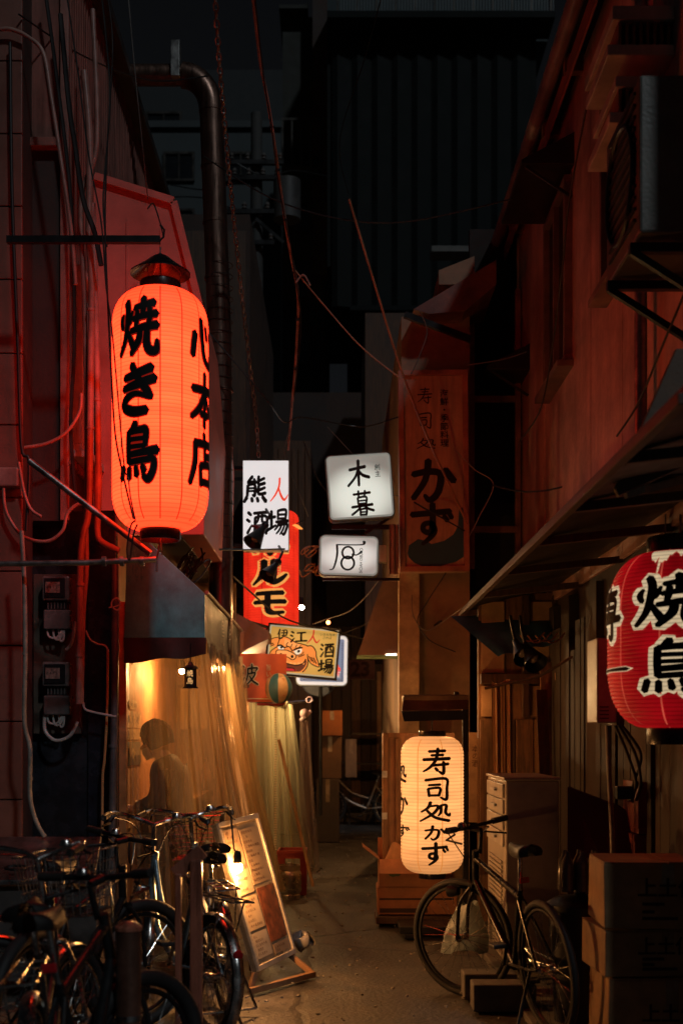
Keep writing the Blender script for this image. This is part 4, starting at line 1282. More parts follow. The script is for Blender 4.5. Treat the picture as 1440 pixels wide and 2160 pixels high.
tx = text_mb('海\n鮮\n・\n季\n節\n料\n理', lambda u, v: s7.at((490 - 90) / 4.595 * k_ + u * .075, (340 - 90) / 4.595 * k_ + v * .0705, .004), bold=.01)
part('lettering', tx, black, f7, kind='stuff', label='thin column of small characters')
sw = [(165, 1860), (180, 1780), (270, 1720), (350, 1740), (400, 1770), (520, 1740), (610, 1680), (655, 1600), (670, 1430), (700, 1420), (730, 1480), (735, 1880), (640, 1940), (480, 1985), (330, 1995), (230, 1950), (180, 1900)]
part('blue_sweep', MB().face([s7.at((x - 90) / 4.595 * k_, (y - 90) / 4.595 * k_, .002) for x, y in sw]), mat('sea_blue', (.02, .09, .14), .6, var=.15, bump=0), f7, kind='stuff')
# folded pink cloth sign on the edge beside it
pk = MB().grid(lambda u, v: (X(820 + 20 * u, 10.4) + .006 * math.sin(u * 18), 10.35 + .02 * math.sin(u * 12), Z(1108 + 105 * v, 10.4)), 16, 6)
solo('cloth_strip', pk, mat('pink_cloth', (.35, .22, .2), .8, var=.3), 'faded pinkish cloth strip hanging left of the tall wooden sign', 'cloth', smooth=True)

# red banner of the second eatery, pale post, beach-ball sign
d = 11.5
k_ = d / F
s8 = Sign(W(545, 1430, d), 118 * k_, 102 * k_, roll=R(.5))
t8 = sign_thing('shop_banner', 'orange red cloth banner with a black brush character at the second eatery', s8)
bm_ = mat('banner_red', (.5, .1, .045), .75, var=.15, scale=3, bump=.1)
f8 = part('cloth', MB().grid(lambda u, v: s8.at(u * s8.w, v * s8.h, .008 * math.sin(u * 17)), 30, 6), bm_, t8, smooth=True)
ik, ed = MB(), MB()
letter(ik, '波', s8.put(22 * k_, 22 * k_, 36 * k_, 44 * k_, .014))
letter(ik, '本', s8.put(-8 * k_, 36 * k_, 24 * k_, 30 * k_, .014))
letter(ed, '波', lambda u, v, k: s8.put(22 * k_, 22 * k_, 36 * k_, 44 * k_, .0115)(u, v, 0), grow=5)
part('lettering_edge', ed, mat('cream_print', (.55, .5, .35), .7), f8, kind='stuff')
part('lettering', ik, black, f8, kind='stuff')
tx = text_mb('旨\nい\nも\nつ\n鍋', lambda u, v: s8.at(75 * k_ + u * .05, 34 * k_ + v * .062, .013))
part('lettering', tx, MATS['cream_print'], f8, kind='stuff', label='small pale column of writing')
part('trim', MB().prism([s8.at(0, s8.h - .035, .012), s8.at(s8.w, s8.h - .035, .012), s8.at(s8.w, s8.h - .027, .012), s8.at(0, s8.h - .027, .012)], s8.N * .002), MATS['cream_print'], f8)
solo('sign_post', MB().tube([W(504, 1385, 11.25), W(508, 1560, 11.25), W(508, 1700, 11.25)], .034, 12), mat('bamboo', (.55, .36, .18), .5, var=.2, scale=4, bump=.1), 'pale round post with handwriting in front of the red banner', 'post', smooth=True)
pw = MB()
bt = thing('balloon_sign', 'round ball shaped sign with blue and cream segments under the lion sign', 'sign', W(588, 1455, 11.3))
bc = W(588, 1452, 11.3)
rb_ = .125
segs = [(mat('ball_cream', (.55, .36, .2), .5), MB()), (mat('ball_blue', (.05, .17, .24), .5), MB())]
for kx in range(8):
    a0, a1 = 2 * PI * kx / 8, 2 * PI * (kx + 1) / 8
    segs[kx % 2][1].grid(lambda u, v: bc + Vector((rb_ * math.sin(PI * v) * math.cos(a0 + (a1 - a0) * u), rb_ * math.sin(PI * v) * math.sin(a0 + (a1 - a0) * u), 1.12 * rb_ * math.cos(PI * v))), 6, 16)
for m_, mb_ in segs: part('segment', mb_, m_, bt, smooth=True)
tx = text_mb('ORION', lambda u, v: bc + Vector((.105 * math.sin(R(38)) + v * .04 - .01, -rb_ - .004 + .03 , .09 - u * .05)), bold=.02)
part('lettering', tx, mat('orange_print', (.5, .12, .03), .6), bt, kind='stuff')
part('rope', MB().tube([bc + Vector((-.2, 0, -.145)), bc + Vector((0, 0, -.15)), bc + Vector((.06, 0, -.14))], .012, 8), redpaint, bt)

# bulbs: the glowing glass itself is the lamp
def bulb(name, label, loc, gs, r=.03, rgb=(1.0, .50, .17), socket=True, cord=None, flip=1):
    t = thing(name, label, 'light bulb', loc)
    part('glass', MB().ball(loc, r), glow('bulb_lit_%g' % gs, rgb, gs), t, smooth=True)
    if socket: part('socket', MB().lathe([(.004, .075), (.018, .07), (.023, .045), (.024, .0), (.016, -.008)], Vector(loc) + Vector((0, 0, r * .85)), 14), blackmetal, t, smooth=True)
    if cord: part('cord', MB().tube(cord, .005, 6), cablem, t, smooth=True)
    return t


# ================================================================== LAMPS THAT ARE LIT
bulb('hanging_bulb', 'bright bare bulb inside the vinyl curtained eatery', W(384, 1416, 9.7), 4500, .022)
bulb('shelf_bulb', 'second warm bulb glowing low at the back of the curtained eatery', W(331, 1500, 10.6), 600, .03, (1.0, .4, .1))
bulb('street_bulb', 'small bright bulb beside the tall vermilion lantern', W(636, 1281, 10.9), 1200, .022)
bulb('added_banner_bulb', 'added warm bulb hidden behind the red banner inside the second eatery', W(548, 1462, 12.7), 2600, .03, (1.0, .6, .25))  # added bulb, kept out of sight, to light the vinyl from behind
bulb('added_far_bulb', 'added unseen warm bulb round the corner past the sushi house, lighting the far bicycle', Vector((.78, 16.8, 2.2)), 1300, .03, (1.0, .42, .12))  # added out of view to brighten the far end of the alley
bb_ = W(501, 1830, 7.14)
bulb('board_bulb', 'bare bulb in a black socket hanging over the leaning menu board', bb_, 1500, .03, (1.0, .42, .12), cord=spline([tuple(bb_ + Vector((0, 0, .09))), tuple(W(494, 1790, 7.14)), tuple(W(489, 1740, 7.18)), tuple(W(486, 1712, 7.3))], 5))
bulb('added_roof_bulb', 'added unseen warm bulb hidden behind the little roof of the lantern post', W(962, 1485, 9.58), 130, .028, (1.0, .42, .12))  # added hidden bulb that warms the cream wall and boards
bulb('door_bulb', 'small orange bulb up among the wires near the lion sign', W(692, 1313, 13.5), 12, .022, (1.0, .3, .08), socket=False)
for i, (px, py) in enumerate(((838, 1364), (832, 1374), (826, 1384))):
    d = 12.1 - .3 * i
    solo('tube_light', MB().tube([W(px - 13, py, d), W(px + 10, py - 1, d)], .02, 8), glow('tube_lit', (1., .82, .55), 5), 'lit tube lamp on the green ceiling, %s of three' % ('farthest', 'middle', 'nearest')[i], 'tube light', group='tube lamps on the green ceiling', smooth=True)
# small pagoda shaped black lamp hanging by the bulb
pl = thing('pagoda_lamp', 'little black pagoda shaped lamp with pierced writing next to the bright bulb', 'lamp', W(402, 1420, 8.2))
pc = W(402, 1422, 8.2)
part('roof', MB().lathe([(.004, .085), (.012, .08), (.02, .06), (.055, .042), (.052, .036), (.0, .036)], pc, 6), blackmetal, pl)
part('body', MB().lathe([(.04, .036), (.04, -.085), (.0, -.085)], pc, 6), blackmetal, pl)
part('base', MB().lathe([(.0, -.085), (.05, -.085), (.05, -.095), (0, -.095)], pc, 6), blackmetal, pl)
lt = MB()
for i, ch in enumerate('焼鳥'): letter(lt, ch, lambda u, v, k, i=i: pc + Vector(((u - .5) * .042, -.0425, .025 - i * .05 - v * .042)), wscale=.8)
part('lettering', lt, glow('pierced_light', (1., .55, .2), .9), pl, kind='stuff')
part('hanger', MB().tube([pc + Vector((0, 0, .085)), pc + Vector((0, 0, .2))], .004, 5), blackmetal, pl)


# clamp spotlights: black cones on a stem
def spot(label, tip, mouth, r, group):
    t = thing('spotlight', label, 'spotlight', tip, group)
    ax = (Vector(mouth) - Vector(tip))
    q = ax.to_track_quat('Z', 'Y').to_matrix()
    L = ax.length
    part('shade', MB().lathe([(r * .28, 0), (r * .36, L * .25), (r, L), (r * .95, L), (r * .3, L * .27), (0.001, L * .2)], tip, 24, q), blackmetal, t, smooth=True)
    part('lamp', MB().ball(Vector(tip) + ax * .68, r * .5, 10), mat('unlit_glass', (.25, .2, .16), .15, var=.1, bump=0), t, smooth=True)
    return t


g_ = 'unlit black clamp spotlights'
for i, (tip, mouth, r, lb) in enumerate((
    ((559, 1108, 10.8), (532, 1146, 10.7), .088, 'black cone spotlight in front of the white bar sign'),
    ((586, 1186, 10.9), (562, 1216, 10.8), .075, 'black cone spotlight in front of the vermilion lantern'),
    ((1086, 1352, 8.9), (1106, 1386, 8.75), .085, 'unlit round spotlight under the blue tarpaulin, left one of the pair'),
    ((1106, 1358, 8.8), (1130, 1400, 8.65), .085, 'unlit round spotlight under the blue tarpaulin, right one of the pair'))):
    a, b = W(*tip), W(*mouth)
    t = spot(lb, a, b, r, None)
    if i < 2: part('stem', MB().tube([a, W(tip[0] + 10, tip[1] - 22, tip[2]), W(tip[0] + 2, tip[1] - 34, tip[2] + .1)], .012, 6).ball(a, .035, 8), blackmetal, t, smooth=True)
    else: part('stem', MB().tube([a, W(tip[0] - 6, 1330, tip[2]), W(tip[0] - 10, 1300, tip[2] + .2)], .012, 6), blackmetal, t, smooth=True)
solo('red_clamp', MB().tube(spline([W(530, 1109, 10.78), W(545, 1112, 10.78), W(556, 1116, 10.78)], 4), [.012] * 3 + [.02] * 3 + [.014] * 3, 8), redpaint, 'small red clamp on the front spotlight by the white sign', 'clamp', smooth=True)

# ================================================================== VINYL CURTAINS
vin = vinyl('clear_vinyl', (.95, .86, .70), (.72, .50, .25), .37, .09, .5)
vin2 = vinyl('green_vinyl', (.92, .92, .80), (.5, .48, .3), .42, .18)
vin3 = vinyl('pink_vinyl', (.92, .86, .86), (.5, .38, .36), .4, .18)
xf = X(432, 8.3)


def fold(u, n, a, ph=0.0): return a * (math.sin(u * n + ph) + .45 * math.sin(u * n * 2.3 + 1 + ph) + .25 * math.sin(u * n * 4.9 + ph * 2))


vin0 = vinyl('milky_vinyl', (.97, .92, .82), (.62, .45, .25), .33, .14, .5)
solo('vinyl_curtain', MB().grid(lambda u, v: (xf + (.05 + .30 * v ** .9) * (.4 + .6 * v) + fold(u, 34 - 4 * v, .02 + .04 * v), 8.36 + 2.95 * u, 2.12 - v * 2.02), 170, 30), vin0, 'long clear vinyl curtain flaring out along the front of the grill eatery', 'curtain', smooth=80)
solo('vinyl_curtain', MB().grid(lambda u, v: (-1.41 + (xf + 1.41 + .30 * v ** 1.2 + .02) * u, 8.36 + fold(u, 21, .018 + .03 * v, 1.3) + .02 * v + .007 * math.sin(34 * u + 19 * v) * math.sin(9 * v + 4 * u), 2.12 - v * 2.02), 130, 44), vin, 'clear vinyl curtain closing the near end of the grill eatery, lit from inside', 'curtain', smooth=80)
solo('vinyl_curtain', MB().grid(lambda u, v: (X(520 + 78 * u + 22 * v * u, 11.9) + fold(u, 9, .01), 11.9 + fold(u, 24, .02 + .015 * v) + 1.2 * u * .3, Z(1482, 11.9) - v * (Z(1482, 11.9) - .06)), 80, 24), vin2, 'greenish clear vinyl curtain behind the steel keg', 'curtain', smooth=80)
zs_ = MB()
for i in range(70): zs_.box(W(581, 1490 + i * 5.2, 11.72), (.022, .012, .012))
solo('zip_strip', zs_, mat('zip_cream', (.55, .45, .28), .6), 'pale toothed strip running down the edge of the greenish vinyl curtain', 'zip strip', kind='stuff')
solo('vinyl_curtain', MB().grid(lambda u, v: (X(600 + 8 * u + (55 - 40 * (1 - u)) * v, 12.2) + fold(v, 7, .008), 12.2 + .9 * u + fold(u, 14, .02), Z(1478, 12.2) - v * (Z(1478, 12.2) - .05)), 30, 24), vin2, 'clear vinyl flap drawn aside at an angle past the steel keg', 'curtain', smooth=80)
solo('vinyl_curtain', MB().grid(lambda u, v: (X(632 + (16 + 26 * v) * u, 12.9) + fold(u, 8, .006), 12.9 + fold(u, 19, .02 + .01 * v), Z(1520, 12.9) - v * (Z(1520, 12.9) - .04)), 40, 24), vin3, 'narrow pinkish vinyl curtain bunched at the alley side of the second eatery', 'curtain', smooth=80)
solo('curtain_tie', MB().ball(W(642, 1505, 12.88), .05, 8).tube([W(634, 1520, 12.88), W(642, 1512, 12.86), W(656, 1500, 12.88)], .02, 8).torus(W(652, 1476, 12.88), .03, .006, 16, 6, Matrix.Rotation(R(90), 3, 'X')), mat('lilac_cloth', (.4, .3, .38), .6), 'lilac tie gathering the pinkish vinyl curtain at its top', 'curtain tie', smooth=True)
part('end', MB().tube([W(565, 1486, 12.1), W(660, 1478, 13.3)], .015, 6), galv, bpy.data.objects['offal_eatery']).name = 'curtain_rail'
solo('leaning_pole', MB().tube([W(588, 1560, 11.6), W(660, 1870, 11.4)], .016, 8), wood_pale, 'pale thin pole leaning beside the steel keg', 'pole', smooth=True)

# ================================================================== INSIDE THE EATERY
post_defs = ((258, 1478, 1497, 9.0, 'oval_plaque'), (262, 1500, 1535, 9.1, 'poster'), (262, 1538, 1560, 9.1, 'poster'), (264, 1565, 1615, 9.1, 'poster'), (258, 1702, 1745, 9.0, 'poster'))
pcol = [mat('poster_cream', (.5, .36, .2), .7), mat('poster_mixed', (.42, .26, .14), .7, var=.6, scale=25), mat('poster_tan', (.4, .25, .12), .7, var=.3, scale=14), mat('poster_dark', (.05, .045, .04), .6), mat('poster_amber', (.5, .26, .09), .7, var=.3, scale=12)]
lab = ['oval cream plaque highest on the orange wall behind the vinyl', 'printed poster of a dish below the oval plaque on the orange wall', 'tan slip of menu prices in the middle of the orange wall', 'dark square notice with a pale flower crest on the orange wall', 'amber poster lowest on the orange wall by the drainpipe']
for i, (px, y0, y1, dd, nm_) in enumerate(post_defs):
    y_a, y_b = 8.55 + .0 * i, 9.25
    if i == 0:
        mb = MB().prism([(-1.474, 8.9 + .2 * math.cos(2 * PI * q / 20), Z(1487, 9.0) + .035 * math.sin(2 * PI * q / 20)) for q in range(20)], (.008, 0, 0))
    else:
        mb = MB().prism([(-1.474, y_a, Z(y0, 8.8)), (-1.474, y_b, Z(y0, 8.8)), (-1.474, y_b, Z(y1, 8.8)), (-1.474, y_a, Z(y1, 8.8))], (.006, 0, 0))
    o = solo(nm_, mb, pcol[i], lab[i], 'plaque' if i == 0 else 'poster')
    lt = MB()
    if i == 3:
        for q in range(6):
            a = 2 * PI * q / 6
            lt.add([(-1.466, 8.9 + .03 * math.cos(a + b_) + .05 * math.cos(a), Z(1590, 8.8) + .013 * math.sin(a + b_) * 2 + .022 * math.sin(a)) for b_ in (0, 1.6, 3.1, 4.7)], [(0, 1, 2, 3)])
    else:
        for q, ch in enumerate(('酒場', '焼鳥処', '鳥心', '', '寿司')[i]):
            letter(lt, ch, lambda u, v, k, q=q: (-1.4665 + (.002 if i == 0 else 0), 8.62 + q * .19 + (.1 if i == 0 else 0) + u * .15, Z((y0 + y1) / 2, 8.8) + (.5 - v) * (.035 if i == 0 else .06)))
    part('lettering', lt, pcol[0] if i == 3 else mat('brown_print', (.1, .04, .02), .7), o, kind='stuff')
# wooden menu tags hung along the far partition, giving the glow its stripes
tg = thing('menu_rail', 'row of hanging wooden menu tags on the lit partition inside the eatery', 'menu rail', (-1.1, 11.28, 1.7))
part('rail', MB().bx(-1.45, -.8, 11.27, 11.3, 1.93, 1.96), wood_dark, tg)
for i in range(7):
    part('tag', MB().bx(-1.43 + i * .09, -1.36 + i * .09, 11.285, 11.3, 1.55, 1.925), wood_pale, tg, bevel=.003)
stl = thing('stool', 'dark round stool under the seated diner', 'stool', (-1.17, 8.92, 0))
part('seat', MB().lathe([(.001, .56), (.16, .56), (.17, .58), (.17, .61), (.15, .625), (.001, .625)], (-1.17, 8.92, 0), 24), mat('dark_vinyl_seat', (.05, .02, .018), .4), stl, smooth=True)
for a in (0.8, 2.4, 3.9, 5.5):
    part('leg', MB().tube([(-1.17 + .12 * math.cos(a), 8.92 + .12 * math.sin(a), .56), (-1.17 + .2 * math.cos(a), 8.92 + .2 * math.sin(a), 0)], .013, 8), blackmetal, stl, smooth=True)


# ---- the diner, seated, facing the counter on the left
def skin(name, verts, edges, radii, m, parent, sub=2, root=0):
    me = bpy.data.meshes.new(name)
    me.from_pydata([tuple(v) for v in verts], edges, [])
    o = bpy.data.objects.new(name, me)
    COL.objects.link(o)
    o.modifiers.new('skin', 'SKIN').use_smooth_shade = True
    sv = me.skin_vertices[0].data if me.skin_vertices else None
    if sv is None:
        bm_v = me.attributes
    for i, rr in enumerate(radii):
        sv[i].radius = rr if isinstance(rr, tuple) else (rr, rr)
        sv[i].use_root = (i == root)
    ss = o.modifiers.new('sub', 'SUBSURF')
    ss.levels = ss.render_levels = sub
    dg = bpy.context.evaluated_depsgraph_get()
    new = bpy.data.meshes.new_from_object(o.evaluated_get(dg))
    bpy.data.objects.remove(o)
    bpy.data.meshes.remove(me)
    new.name = name
    new.materials.clear()
    new.materials.append(m)
    new.shade_smooth()
    return part(name, None, None, parent, mesh=new)


pr = thing('person', 'dark haired person in a dark jacket and pale mask seated behind the vinyl, head bowed', 'person', (-1.17, 8.92, 0), local=True)
# local axes: the diner faces -x
Vv = [(0, 0, .70), (0, 0, .90), (-.02, 0, 1.10), (-.05, 0, 1.26), (-.085, 0, 1.335), (-.12, 0, 1.42),           # pelvis .. neck, skull
      (-.04, -.17, 1.23), (-.10, -.235, 1.02), (-.27, -.19, .97), (-.35, -.17, .985),                              # near arm: shoulder elbow wrist palm
      (-.04, .17, 1.23), (-.10, .235, 1.02), (-.27, .16, .98), (-.35, .13, 1.0),
      (0, -.10, .68), (-.38, -.11, .66), (-.40, -.11, .25), (-.40, -.11, .06), (-.55, -.11, .035),
      (0, .10, .68), (-.38, .11, .66), (-.40, .11, .25), (-.40, .11, .06), (-.55, .11, .035)]
Ed = [(0, 1), (1, 2), (2, 3), (3, 4), (4, 5), (3, 6), (6, 7), (7, 8), (8, 9), (3, 10), (10, 11), (11, 12), (12, 13), (0, 14), (14, 15), (15, 16), (16, 17), (17, 18), (0, 19), (19, 20), (20, 21), (21, 22), (22, 23)]
Rd = [(.13, .15), (.12, .15), (.13, .17), (.10, .13), .055, .075, .068, .05, .034, .03, .068, .05, .034, .03, .085, .07, .05, .038, .036, .085, .07, .05, .038, .036]
for s_, (wx, wy, wz) in ((-1, Vv[9]), (1, Vv[13])):
    for f_ in range(4):                      # four bent fingers and a thumb on each hand
        o0 = len(Vv)
        ln = (.034, .038, .036, .028)[f_]
        yb = wy + s_ * (.024 - .016 * f_)
        Vv += [(wx - .045, yb, wz + .005), (wx - .045 - ln, yb, wz - .002), (wx - .045 - ln * 1.5, yb, wz - .03)]
        Ed += [(9 if s_ < 0 else 13, o0), (o0, o0 + 1), (o0 + 1, o0 + 2)]
        Rd += [.0095, .0085, .0075]
    o0 = len(Vv)
    Vv += [(wx - .02, wy - s_ * .04, wz + .005), (wx - .055, wy - s_ * .05, wz - .008)]
    Ed += [(9 if s_ < 0 else 13, o0), (o0, o0 + 1)]
    Rd += [.011, .009]
body = skin('body', Vv, Ed, Rd, skinm, pr)
jk = mat('dark_jacket', (.018, .018, .022), .85, var=.3, bump=.3, bscale=30)
skin('jacket', Vv[:5] + Vv[6:9] + Vv[10:13], [(0, 1), (1, 2), (2, 3), (3, 4), (3, 5), (5, 6), (6, 7), (3, 8), (8, 9), (9, 10)],
     [(.155, .175), (.15, .18), (.165, .21), (.15, .185), .08, .105, .075, .05, .105, .075, .05], jk, pr)
tr_ = MB()
for s_ in (-1, 1):
    tr_.tube([Vector(q) for q in spline([(.10, .08 * s_, .70), (-.02, .10 * s_, .69), (-.20, .11 * s_, .68), (-.35, .11 * s_, .665), (-.405, .11 * s_, .60), (-.405, .11 * s_, .42), (-.40, .11 * s_, .12)], 5)], [.10] * 2 + [.115] * 5 + [.105] * 6 + [.095] * 6 + [.08] * 6 + [.068] * 6, 16)
tr_.lathe([(.001, .60), (.11, .615), (.165, .68), (.17, .76), (.15, .86), (.14, .9)], (0, 0, 0), 24)
part('trousers', tr_, mat('dark_trousers', (.015, .016, .024), .85), pr, smooth=True, kind='stuff')
# head shaped in profile, bowed a little
hd = Matrix.Translation(Vector((-.135, 0, 1.46))) @ Matrix.Rotation(R(-22), 4, 'Y') @ Matrix.Diagonal((1.12, 1.1, 1.12, 1))
hb = MB()


def _head(u, v):
    th, ph = 2 * PI * u, PI * v
    x, y, z = math.sin(ph) * math.cos(th), math.sin(ph) * math.sin(th), math.cos(ph)
    rx, ry, rz = .095, .074, .118
    X_, Y_, Z_ = x * rx, y * ry * (1 - .22 * max(0, -z)), z * rz
    front = max(0, -x)
    X_ -= .028 * front ** 6 * math.exp(-((z + .12) / .16) ** 2) * math.exp(-(y / .22) ** 2)      # nose
    X_ += .012 * front ** 3 * math.exp(-((z - .1) / .1) ** 2)                                    # eye line
    X_ -= .010 * front ** 4 * math.exp(-((z + .72) / .2) ** 2)                                   # chin
    X_ -= .007 * front ** 6 * math.exp(-((z + .42) / .08) ** 2)                                  # lips
    if z < -.3 and x > 0: X_ *= 1 - .35 * (-z - .3)
    return hd @ Vector((X_, Y_, Z_))


hb.grid(_head, 40, 30)
head_ = part('head', hb, skinm, pr, smooth=70)
for s_ in (-1, 1):
    part('ear', MB().lathe([(.001, -.006), (.014, -.006), (.019, 0), (.014, .005), (.006, .002), (.001, .002)], hd @ Vector((.012, s_ * .077, -.008)), 14, Matrix.Rotation(R(90 * s_), 3, 'X') @ Matrix.Diagonal((.8, 1.5, 1))), skinm, head_, smooth=True)
    part('eye', MB().ball(hd @ Vector((-.073, s_ * .031, .006)), .0115, 10), mat('eye_dark', (.02, .015, .012), .2), head_, smooth=True)
hr = MB()


def _hair(u, v):
    th, ph = 2 * PI * u, PI * v * .66
    x, y, z = math.sin(ph) * math.cos(th), math.sin(ph) * math.sin(th), math.cos(ph)
    k = 1 + .03 * math.sin(th * 9 + ph * 5) * math.sin(ph) + .02 * math.sin(th * 23)
    q = hd @ Vector((x * .107 * k + .010, y * .088 * k, z * .128 * k + .008))
    if x < -.55 and z < .35: q = hd @ Vector((-.075, y * .07, .05))
    return q


hr.grid(_hair, 60, 18)
part('hair', hr, mat('black_hair', (.006, .005, .005), .75, spec=.25, var=.3, bump=.4, bscale=90), head_, smooth=70)
hs_ = MB()
rh = random.Random(9)
for i in range(90):
    a, b_ = rh.uniform(-2.5, 2.5), rh.uniform(.15, 1.25)
    p0 = Vector((.010 + .106 * math.sin(b_) * math.cos(a), .088 * math.sin(b_) * math.sin(a), .008 + .128 * math.cos(b_)))
    tip = p0 * 1.02 + Vector((.012 * rh.uniform(-1, 1), .012 * rh.uniform(-1, 1), -.05 - .03 * rh.random()))
    mid = p0 * 1.09 + Vector((0, 0, -.02))
    hs_.tube([hd @ Vector(q) for q in spline([tuple(p0), tuple(mid), tuple(tip)], 3)], [.006, .007, .007, .0065, .005, .004, .001][:7], 5)
part('hair_strands', hs_, MATS['black_hair'], head_, smooth=True, kind='stuff')
part('mask', MB().grid(lambda u, v: hd @ Vector((-.103 * math.cos((u - .5) * 2.0) - .012 * math.exp(-((u - .5) / .2) ** 2) * (1 - abs(v - .35)), .082 * math.sin((u - .5) * 2.0), -.022 - .075 * v)), 20, 8), mat('mask_paper', (.6, .55, .48), .8, bump=.05), head_, smooth=True)

# ================================================================== LEFT: METERS, PIPES, COUNTER
mb_ = thing('meter_board', 'dark backing board on the left carrying two electric meters', 'board', W(110, 1380, 8.2))
part('board', MB().bx(X(72, 8.22), X(172, 8.22), 8.205, 8.255, Z(1548, 8.22), Z(1212, 8.22)), mat('meter_back', (.1, .07, .05), .7, dirt=.4), mb_, bevel=.004)
clearm = mat('meter_case', (.13, .13, .125), .25, .0, var=.25, scale=8, bump=.02, dirt=.3)
for i, (py, lb) in enumerate(((1215, 'upper grey electric meter with a glazed window on the dark board'), (1396, 'lower grey electric meter with a glazed window and looped leads'))):
    m_ = thing('electric_meter', lb, 'electric meter', W(118, py + 60, 8.1))
    y1, y0 = 8.2, 8.09
    part('case', MB().bx(X(90, 8.1), X(147, 8.1), y0, y1, Z(py + 52, 8.1), Z(py, 8.1)), clearm, m_, bevel=.012)
    part('window', MB().bx(X(95, 8.1), X(139, 8.1), y0 - .008, y0 - .001, Z(py + 46, 8.1), Z(py + 5, 8.1)), glassdark, m_, bevel=.004)
    part('dial', MB().bx(X(98, 8.1), X(128, 8.1), y0 - .012, y0 - .009, Z(py + 36, 8.1), Z(py + 13, 8.1)), mat('dial_face', (.2, .16, .13), .5, var=.5, scale=40), m_)
    tx = text_mb('0 4 7 %d' % (2 + 3 * i), lambda u, v: (X(100, 8.1) + u * .026, y0 - .0135, Z(py + 27, 8.1) - v * .026))
    part('lettering', tx, black, m_, kind='stuff')
    part('slots', MB().bx(X(98, 8.1), X(140, 8.1), y0 + .03, y1, Z(py + 70, 8.1), Z(py + 53, 8.1)), blackmetal, m_)
    for j in range(6): part('fin', MB().bx(X(100 + j * 7, 8.1), X(102 + j * 7, 8.1), y0 + .02, y0 + .029, Z(py + 69, 8.1), Z(py + 54, 8.1)), clearm, m_)
    part('terminal_cover', MB().bx(X(92, 8.1), X(149, 8.1), y0 + .01, y1, Z(py + 112, 8.1), Z(py + 71, 8.1)), clearm, m_, bevel=.008)
    cb = MB()
    for j in range(3):
        cb.tube(spline([W(100 + j * 12, py + 112, 8.13), W(104 + j * 12, py + 128 + 4 * j, 8.12), W(120 + j * 7, py + 130 + 2 * j, 8.12), W(132 + j * 2, py + 114, 8.12)], 6), .0075, 6)
    if i == 1: cb.tube(spline([W(95, py + 112, 8.13), W(96, py + 146, 8.12), W(118, py + 166, 8.1), W(148, py + 156, 8.1), W(164, py + 126, 8.12)], 6), .012, 8)
    else: cb.tube(spline([W(160, py + 96, 8.12), W(152, py + 140, 8.12), W(140, py + 156, 8.12)], 6), .011, 8)
    part('lead', cb, mat('pale_lead', (.4, .42, .4), .45), m_, smooth=True)


def pipe(label, pts, dd, r, m, cat='pipe', name='pipe', collars=(), group=None, per=6, n=10):
    t = thing(name, label, cat, W(*pts[0][:2], pts[0][2] if len(pts[0]) > 2 else dd), group)
    P = [W(p[0], p[1], p[2] if len(p) > 2 else dd) for p in pts]
    part('run', MB().tube([Vector(q) for q in spline([tuple(q) for q in P], per)], r, n), m, t, smooth=True)
    for (a, b) in collars:
        q0, q1 = W(a[0], a[1], dd), W(b[0], b[1], dd)
        part('clip', MB().tube([q0, q1], r * 1.25, n), m, t, smooth=True)
    return t


redpipe = mat('red_grey_conduit', (.34, .19, .155), .38, var=.2, scale=8, bump=.04, dirt=.2)
pipe('thick pale conduit bending left above the meters', [(178, 150), (190, 300), (188, 480), (194, 600), (192, 760), (190, 960), (187, 1080), (176, 1130), (170, 1200), (168, 1400), (167, 1485)], 7.95, .022, redpipe, collars=(((193, 650), (193, 656)), ((191, 900), (191, 906)), ((170, 1230), (170, 1236)), ((168, 1380), (168, 1386))))
pipe('second pale conduit running close beside the thick one', [(196, 20), (205, 300), (172, 420), (178, 620), (184, 900), (182, 1100), (183, 1200), (176, 1300), (172, 1484)], 8.0, .016, redpipe, collars=(((184, 900), (184, 904)),))
pipe('red lit conduit with a wider sleeve right of the pale ones', [(196, 430), (202, 640), (206, 830), (208, 980), (207, 1080), (206, 1118), (212, 1140), (240, 1156), (252, 1162)], 7.98, .02, mat('sleeve_conduit', (.38, .2, .17), .4, dirt=.2), collars=(((208, 985), (207, 1075)), ((206, 840), (206, 846))))
pipe('curved conduit swinging out from the near house top', [(0, 62), (24, 62), (60, 78), (92, 112), (108, 200), (128, 330), (150, 480), (160, 600)], 7.7, .013, redpipe)
pipe('fine red lit conduit looping to the near house corner', [(172, 830), (168, 870), (140, 912), (100, 935), (52, 944)], 7.85, .011, redpipe)
pipe('thin black downpipe on the corner of the tiled house', [(22, 90), (26, 400), (38, 720), (46, 940), (62, 975), (56, 1120)], 7.7, .011, cablem, 'pipe')
pipe('pale drain conduit bending outward at the foot of the dark panel', [(46, 1120), (52, 1230), (54, 1380), (52, 1520), (64, 1580), (64, 1680), (78, 1735), (95, 1765)], 7.4, .014, greycable, collars=(((53, 1376), (53, 1382)), ((64, 1640), (64, 1646))))
dp = pipe('grey metal drainpipe standing at the corner of the lit eatery', [(243, 1190), (243, 1330), (242, 1480), (239, 1620), (236, 1790), (236, 1985)], 8.12, .024, mat('drainpipe_grey', (.14, .14, .145), .4, .4, dirt=.4, var=.3), 'drainpipe', 'drainpipe', collars=(((239, 1570), (239, 1577)), ((243, 1270), (243, 1276))))
pipe('orange lit thin conduit along the drainpipe', [(228, 1370), (226, 1500), (221, 1600), (217, 1640), (216, 1760)], 8.16, .009, mat('orange_cable', (.5, .26, .1), .5))
pipe('white lead tied to the drainpipe', [(182, 1330), (190, 1348), (205, 1358), (222, 1362), (230, 1376)], 8.1, .006, MATS['pale_lead'], 'cable', 'cable', n=6)
